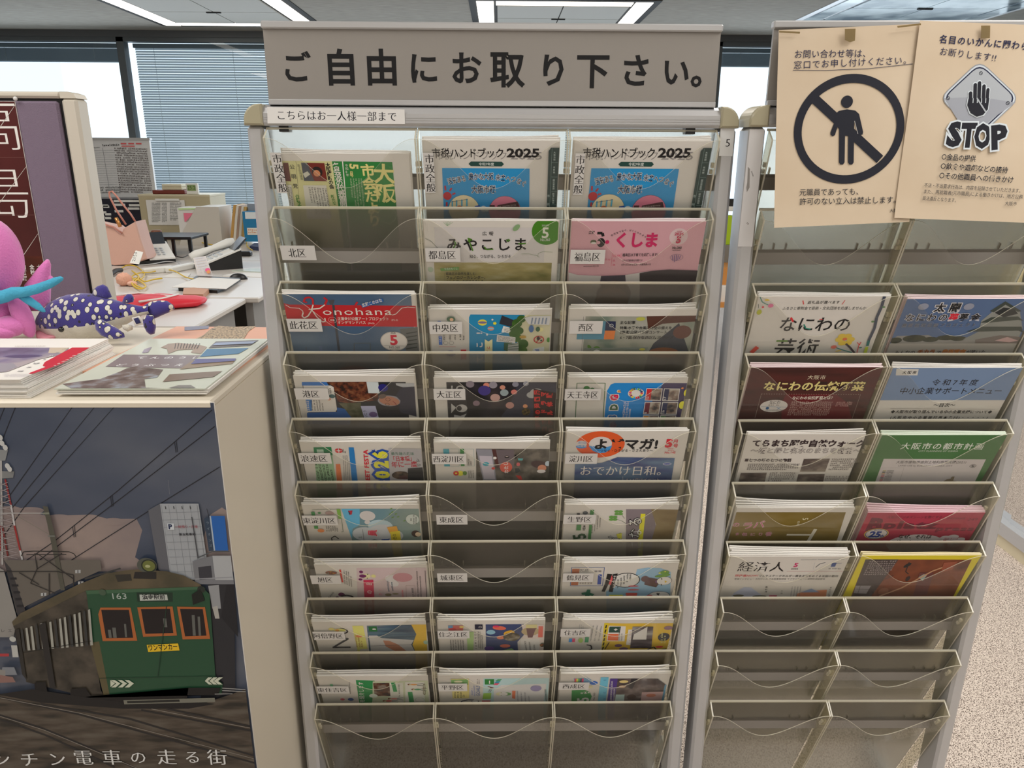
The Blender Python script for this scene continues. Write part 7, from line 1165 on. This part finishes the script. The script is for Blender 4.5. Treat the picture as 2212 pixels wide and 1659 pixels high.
phone(470, 578, -1.0, 'white desk telephone with its handset resting, right of the calendar', 1.3); phone(330, 566, .6, 'dark desk telephone with raised screen in front of the pink handbag', 1.25)
# small tent card 2153
def card(x0, y0, x1, y1, x2, y2, x3, y3, Y, mat, name, label, cat, art=None):
    q = [ony(x0, y0, Y), ony(x1, y1, Y), ony(x2, y2, Y-.06), ony(x3, y3, Y-.06)]; m = MB().mat(mat); m.prism(q, (0, .004, 0)); o = m.build(name); tag(o, label, cat); return o
o = card(293, 541, 309, 545, 300, 571, 280, 568, 3.62, WHT, 'extension_card', 'white card with the handwritten number 2153 beside the dark telephone', 'card')
a = Art(ony(295, 556, 3.55), (1, 0, 0), V((0, .6, .8)), lift=.012).crop(150, 280, 4.88); a.t('2153', 700, 1402, 725, 1300, 34, (70, 66, 62), cap=True, spread=True); a.build('number', o)
o = card(417, 557, 444, 553, 459, 596, 428, 600, 3.3, M('calendar_white', (230, 226, 226), .5), 'desk_calendar', 'leaning white desk calendar with a small pink figure at its corner', 'calendar')
a = Art(ony(437, 577, 3.27), (1, 0, 0), V((0, .55, .83)), lift=.008).crop(150, 280, 4.88); a.m(1330, 1370, 1440, 1360, 14, (170, 168, 172), rows=6, dx=6, dy=26); a.c(1462, 1485, 26, (206, 70, 110), 22); a.c(1470, 1505, 20, (226, 120, 70), 20); a.build('page_print', o)
# white file box with pink note
YF = 5.02; zf = DZ_; p0 = ony(388, 530, YF); p1 = ony(472, 447, YF); FB = M('file_box_white', (214, 208, 198), .5); t = thing('file_box', 'large cream document box with a pink sticky note on the far desk', 'file box', ((p0.x+p1.x)/2, YF, DZ_))
xm = ony(418, 500, YF).x; m = MB().mat(FB); m.prism([(p0.x, YF, DZ_), (p1.x, YF, DZ_), (p1.x, YF, p1.z), (ony(424, 450, YF).x, YF, p1.z), (p0.x+.04, YF, ony(395, 500, YF).z)], (0, .3, 0)); m.build('box', t)
m = MB().mat(PAPER); m.box((ony(385, 500, YF).x, YF+.03, DZ_), (ony(430, 500, YF).x, YF+.26, p1.z-.01)); m.build('papers', t)
a = aat(YF+.02); a.p([(1203, 878), (1310, 880), (1225, 972), (1215, 972)], (226, 120, 140)); a.p([(1150, 830), (1330, 826), (1325, 840), (1145, 845)], (196, 220, 160)); a.build('sticky_note', t)
for i, (x0, x1, c_) in enumerate(((497, 503, (206, 160, 90)), (503.5, 509, (236, 228, 214)), (509.5, 514, (180, 150, 130)), (514.5, 520, (230, 224, 210)), (520.5, 526, (210, 170, 100)))):
    p_ = [ony(x0, 524, 5.1), ony(x1, 524, 5.1), ony(x1+4, 470, 5.1), ony(x1+7, 443+i, 5.1), ony(x0+7, 443+i, 5.1), ony(x0+4, 470, 5.1)]; p_ = [V((p.x, p.y, max(p.z, DZ_+.001))) for p in p_]; m = MB().mat(M('folder_%d' % i, c_, .6)); m.prism(p_, (0, .22, 0)); o = m.build('document_folder'); tag(o, ('leftmost tan', 'white second', 'brownish middle', 'white fourth', 'rightmost tan')[i]+' folder leaning in the row beside the blue and white carton', 'folder', 'folders leaning on the far desk')
t = boxat(529, 457, 558, 522, 5.0, .1, M('carton_blue', (36, 130, 180), .4), 'drink_carton', 'blue and white carton beside the leaning folders', 'carton'); a = aat(4.998); a.p([(1850, 870), (1975, 870), (1980, 940), (1855, 940)], (220, 222, 222)); a.build('carton_panel', t); a = aat(4.998); a.p([(1872, 1035), (1985, 1035), (1988, 1110), (1878, 1110)], (232, 220, 206)); a.m(1885, 1070, 1975, 1070, 22, (226, 140, 90), rows=2, dy=24); a.build('carton_panel', t)
boxat(536, 440, 575, 470, 5.12, .1, M('grey_pack', (150, 160, 172), .5), 'grey_package', 'grey patterned packet standing behind the blue and white carton', 'package')
# laptop, papers, mouse, pouch, red bag, puff
def slab(px, z0, th, mat, name, label, cat):
    q = [onz(x, y, z0) for x, y in px]; m = MB().mat(mat); m.prism(q, (0, 0, th)); o = m.build(name); tag(o, label, cat); return o
slab([(386, 629), (470, 634), (520, 607), (425, 602)], DZ_, .018, BLK, 'closed_laptop', 'closed black laptop under a sheet of paper on the second desk', 'laptop'); slab([(371, 621), (488, 625), (519, 604), (430, 600)], DZ_+.019, .003, PAPER, 'paper_sheets', 'white paper sheets lying on the closed black laptop', 'paper')
slab([(352, 599), (405, 601), (412, 592), (375, 590)], DZ_, .004, PAPER, 'loose_paper', 'loose white paper in front of the power strip', 'paper'); slab([(480, 596), (575, 600), (580, 590), (510, 590)], DZ_, .003, PAPER, 'loose_paper', 'loose white paper behind the black mouse', 'paper'); slab([(500, 586), (585, 590), (585, 582), (540, 582)], DZ_, .006, M('clear_ruler', (200, 210, 200), .2), 'ruler', 'long pale ruler lying right of the white telephone', 'ruler')
c = onz(515, 603, DZ_); m = MB().mat(BLK); m.ell(c+V((0, 0, .0)), (.055, .034, .036), k=18, h=12); m.v = [V((p.x, p.y, max(p.z, DZ_))) for p in m.v]; o = m.build('computer_mouse'); tag(o, 'black computer mouse right of the white paper sheets', 'mouse')
m = MB().mat(M('pouch_tan', (196, 148, 120), .6)); q = [onz(x, y, DZ_) for x, y in ((396, 645), (440, 646), (452, 634), (420, 631), (398, 632))]; m.prism(q, (0, 0, .025)); o = m.build('tan_pouch'); tag(o, 'small tan pouch beside the red bag', 'pouch')
RB = M('bag_red', (216, 36, 56), .5); t = thing('red_bag', 'folded red bag with white stripes on the nearest desk behind the whale shark', 'bag', onz(310, 652, DZ_)); m = MB().mat(RB); c = onz(300, 655, DZ_+.02); m.ell(c, (.30, .16, .035), Matrix.Rotation(.25, 4, 'Z'), k=24, h=10, fn=lambda d: 1+.06*math.sin(d.x*9)+.05*math.sin(d.y*11)); m.v = [V((p.x, p.y, max(p.z, DZ_+.001))) for p in m.v]; m.build('cloth', t)
for z_, q in ((0, [(245, 640), (300, 633), (370, 640)]), (1, [(300, 652), (350, 645), (385, 636)])): MB().mat(WHT).tube([onz(x, y, DZ_+.05) for x, y in q], .006, 5).build('stripe', t)
c = onz(270, 617, DZ_); t = thing('fluffy_keyring', 'fluffy peach pompom keyring beside the yellow cable', 'keyring', c); m = MB().mat(M('pompom_peach', (240, 184, 160), .95, bump=.6, bscale=150)); m.ell(c+V((0, 0, .035)), (.042, .042, .038), fn=lambda d: 1+.08*math.sin(d.x*14)*math.sin(d.y*13+d.z*9)); m.build('pompom', t); m = MB().mat(M('pompom_peach2', (236, 190, 170), .95)); m.ell(c+V((.05, -.02, .015)), (.03, .02, .015)); m.build('pompom', t)
for x0, y0, x1, y1, lb in ((310, 592, 375, 586, 'nearer white power strip under the yellow cable'), (365, 590, 422, 578, 'farther white power strip between the calendar and the yellow cable')):
    A_ = onz(x0, y0, DZ_); B_ = onz(x1, y1, DZ_); d = (B_-A_); L_ = d.length; an = math.atan2(d.y, d.x); Mx = Matrix.Translation(A_) @ Matrix.Rotation(an, 4, 'Z'); t = thing('power_strip', lb, 'power strip', A_); MB().mat(WHT).box((0, -.028, 0), (L_, .028, .035), Mx, bev=.006).build('body', t); MB().mat(BLK).box((L_, -.012, .008), (L_+.03, .012, .03), Mx).build('plug', t)
YEL = M('cable_yellow', (226, 190, 50), .5); GRY = M('cable_grey', (190, 190, 190), .5)
def cable(px, mat, label, r=.0035, z=.012, name='cable'):
    q = [onz(x, y, DZ_+z+.01*math.sin(i*1.9)**2) for i, (x, y) in enumerate(px)]; pts = []
    for i in range(len(q)-1):
        p0, p1, p2, p3 = q[max(0, i-1)], q[i], q[i+1], q[min(len(q)-1, i+2)]
        for k in range(6): t = k/6; pts.append(.5*((2*p1)+(p2-p0)*t+(2*p0-5*p1+4*p2-p3)*t*t+(3*p1-p0-3*p2+p3)*t**3))
    pts.append(q[-1]); m = MB().mat(mat); m.tube(pts, r, 6); o = m.build(name); tag(o, label, 'cable'); return o
cable([(262, 580), (275, 573), (295, 576), (312, 592), (300, 605), (285, 598), (300, 590), (325, 588), (350, 583), (375, 585), (400, 598), (418, 603)], YEL, 'long yellow network cable looping over the power strips')
cable([(280, 600), (300, 606), (315, 618), (300, 624), (285, 612), (298, 600), (312, 608), (330, 604), (350, 601)], YEL, 'tangled yellow cable coil beside the peach pompom', .0045)
cable([(285, 585), (300, 598), (290, 612), (305, 622)], YEL, 'short yellow cable hanging from the near tangle', .0045)
cable([(412, 515), (440, 525), (475, 530), (510, 520), (535, 518), (560, 522), (580, 530)], YEL, 'yellow cable running past the folders on the far desk', .004)
cable([(500, 535), (520, 525), (532, 518), (534, 532), (545, 540)], YEL, 'yellow cable dropping in front of the blue carton', .004)
cable([(300, 573), (330, 570), (360, 565), (385, 568), (390, 575)], GRY, 'grey cable in front of the orange flask'); cable([(330, 560), (370, 552), (395, 556), (415, 545)], M('cable_black', (40, 40, 42), .5), 'black cable under the black riser')
cable([(236, 595), (250, 585), (262, 583)], M('cable_black', (40, 40, 42), .5), 'thick black cable end beside the peach pompom', .014)
for (x, y, sx, lb) in ((532, 553, .04, 'small black adapter right of the white telephone'), (505, 553, .06, 'flat black adapter behind the white telephone')): c = onz(x, y, DZ_); m = MB().mat(BLK); m.box((c.x-sx, c.y-.03, DZ_), (c.x+sx, c.y+.03, DZ_+.035), bev=.008); o = m.build('power_adapter'); tag(o, lb, 'adapter')
c = onz(485, 538, DZ_); m = MB().mat(M('white_oval', (214, 214, 208), .4)); m.ell(c+V((0, 0, .012)), (.1, .05, .02)); m.v = [V((p.x, p.y, max(p.z, DZ_))) for p in m.v]; o = m.build('white_dish'); tag(o, 'oval white dish near the cables behind the telephone', 'dish')
slab([(540, 540), (600, 545), (600, 533), (550, 533)], DZ_, .03, M('navy_book', (50, 60, 96), .5), 'dark_book', 'dark blue book at the right end of the far desk', 'book')
# things glimpsed between the racks
YG = 3.6; WD = M('wood_orange', (206, 140, 70), .5)
x0, x1 = ony(1500, 600, YG).x, ony(1660, 600, YG).x; zt3 = ony(1575, 655, YG).z
t = thing('side_table', 'orange wooden table seen through the gap between the racks', 'table', ((x0+x1)/2, YG+.3, 0)); MB().mat(WD).box((x0, YG, zt3-.03), (x1, YG+.6, zt3)).build('tabletop', t)
for x in (x0+.02, x1-.06): MB().mat(BLK).box((x, YG+.05, 0), (x+.04, YG+.09, zt3-.03)).build('leg', t)
b = boxat(1540, 618, 1640, 654, YG+.05, .3, PAPER, 'paper_pile', 'pile of white papers on the orange table between the racks', 'paper pile'); b = boxat(1552, 578, 1620, 617, YG+.1, .25, WD, 'wooden_box', 'orange wooden box on the papers between the racks', 'box')
b = boxat(1545, 530, 1650, 577, YG+.35, .2, M('shelf_grey', (130, 128, 122), .6), 'grey_shelf', 'grey shelf unit behind the orange box between the racks', 'shelf'); b = boxat(1564, 466, 1588, 529, YG+.38, .1, M('file_lime', (176, 206, 30), .5), 'lime_file', 'lime green file standing between the two racks', 'file')
b = boxat(1540, 446, 1600, 456, YG+.4, .15, WHT, 'white_printer', 'white printer lid glimpsed between the racks', 'printer'); b = boxat(1545, 430, 1600, 445, YG+.42, .1, BLK, 'black_device', 'black device above the white printer between the racks', 'device')
# display case at right
XC = 1.955; CC = M('case_cream', (222, 212, 184), .5)
t = thing('display_case', 'cream display case with sliding glass and handwritten papers at the right edge', 'display case', (XC+.2, 1.6, 0))
zb1 = onx(2160, 1150, XC).z
P = lambda x, y: onx(2000+x/3.458, 740+y/3.458, XC)
MB().mat(CC).box((XC-.02, .6, 0), (XC+.4, 3.2, .05)).build('plinth', t); MB().mat(ALU).box((XC-.03, .6, .05), (XC+.38, 3.2, .10)).build('slide_rail', t)
MB().mat(M('case_back', (206, 208, 178), .7)).box((XC+.05, .6, .10), (XC+.38, 3.2, .62)).build('back_panel', t); MB().mat(CC).box((XC-.01, .6, .62), (XC+.4, 3.2, .70)).build('top_frame', t); MB().mat(M('case_top', (214, 200, 160), .6)).box((XC+.02, .6, .70), (XC+.4, 3.2, 1.05)).build('upper_panel', t)
MB().mat(CLEAR).face([(XC-.005, .6, .10), (XC-.005, 3.2, .10), (XC-.005, 3.2, .62), (XC-.005, .6, .62)]) if False else None
a = Art((XC+.04, 0, 0), (0, -1, 0), (0, 0, 1), ref=(210, 208, 180), white=.7, lift=.002).crop(2000, 740, 3.458)
a.p([(650, 850), (733, 880), (680, 1290), (560, 1240)], (214, 214, 196)); a.p([(728, 900), (800, 920), (760, 1330), (672, 1310)], (212, 214, 198)); a.tv('ニュース展示', 668, 885, 630, 1080, 24, (110, 110, 100)); a.t('R7.3.20', 590, 1140, 660, 1165, 24, (100, 100, 96), cap=True); a.t('R7.4.10', 578, 1215, 658, 1240, 24, (100, 100, 96), cap=True); a.l([(622, 1165), (620, 1185)], 3, (100, 100, 96)); a.t('4/10', 705, 1195, 760, 1210, 26, (100, 100, 96), cap=True); a.build('handwritten_paper', t)
m = MB().mat(clearmat('case_glass', (226, 236, 226), .05, (200, 220, 200), .02)); m.face([(XC, .6, .10), (XC, 1.30, .10), (XC, 1.30, .62), (XC, .6, .62)]); m.face([(XC+.01, 1.28, .10), (XC+.01, 3.2, .10), (XC+.01, 3.2, .62), (XC+.01, 1.28, .62)]); m.build('glass_door', t)
a = Art((XC+.018, 0, 0), (0, -1, 0), (0, 0, 1), ref=(205, 186, 150), white=.6, lift=.001).crop(2000, 740, 3.458); a.p([(725, 500), (800, 480), (790, 790), (695, 740)], (206, 176, 124)); a.l([(728, 650), (716, 735)], 4, (110, 80, 50)); a.l([(728, 650), (790, 660)], 4, (110, 80, 50)); o = a.mb.build('small_notice'); tag(o, 'small tan notice on the upper panel of the display case', 'notice')
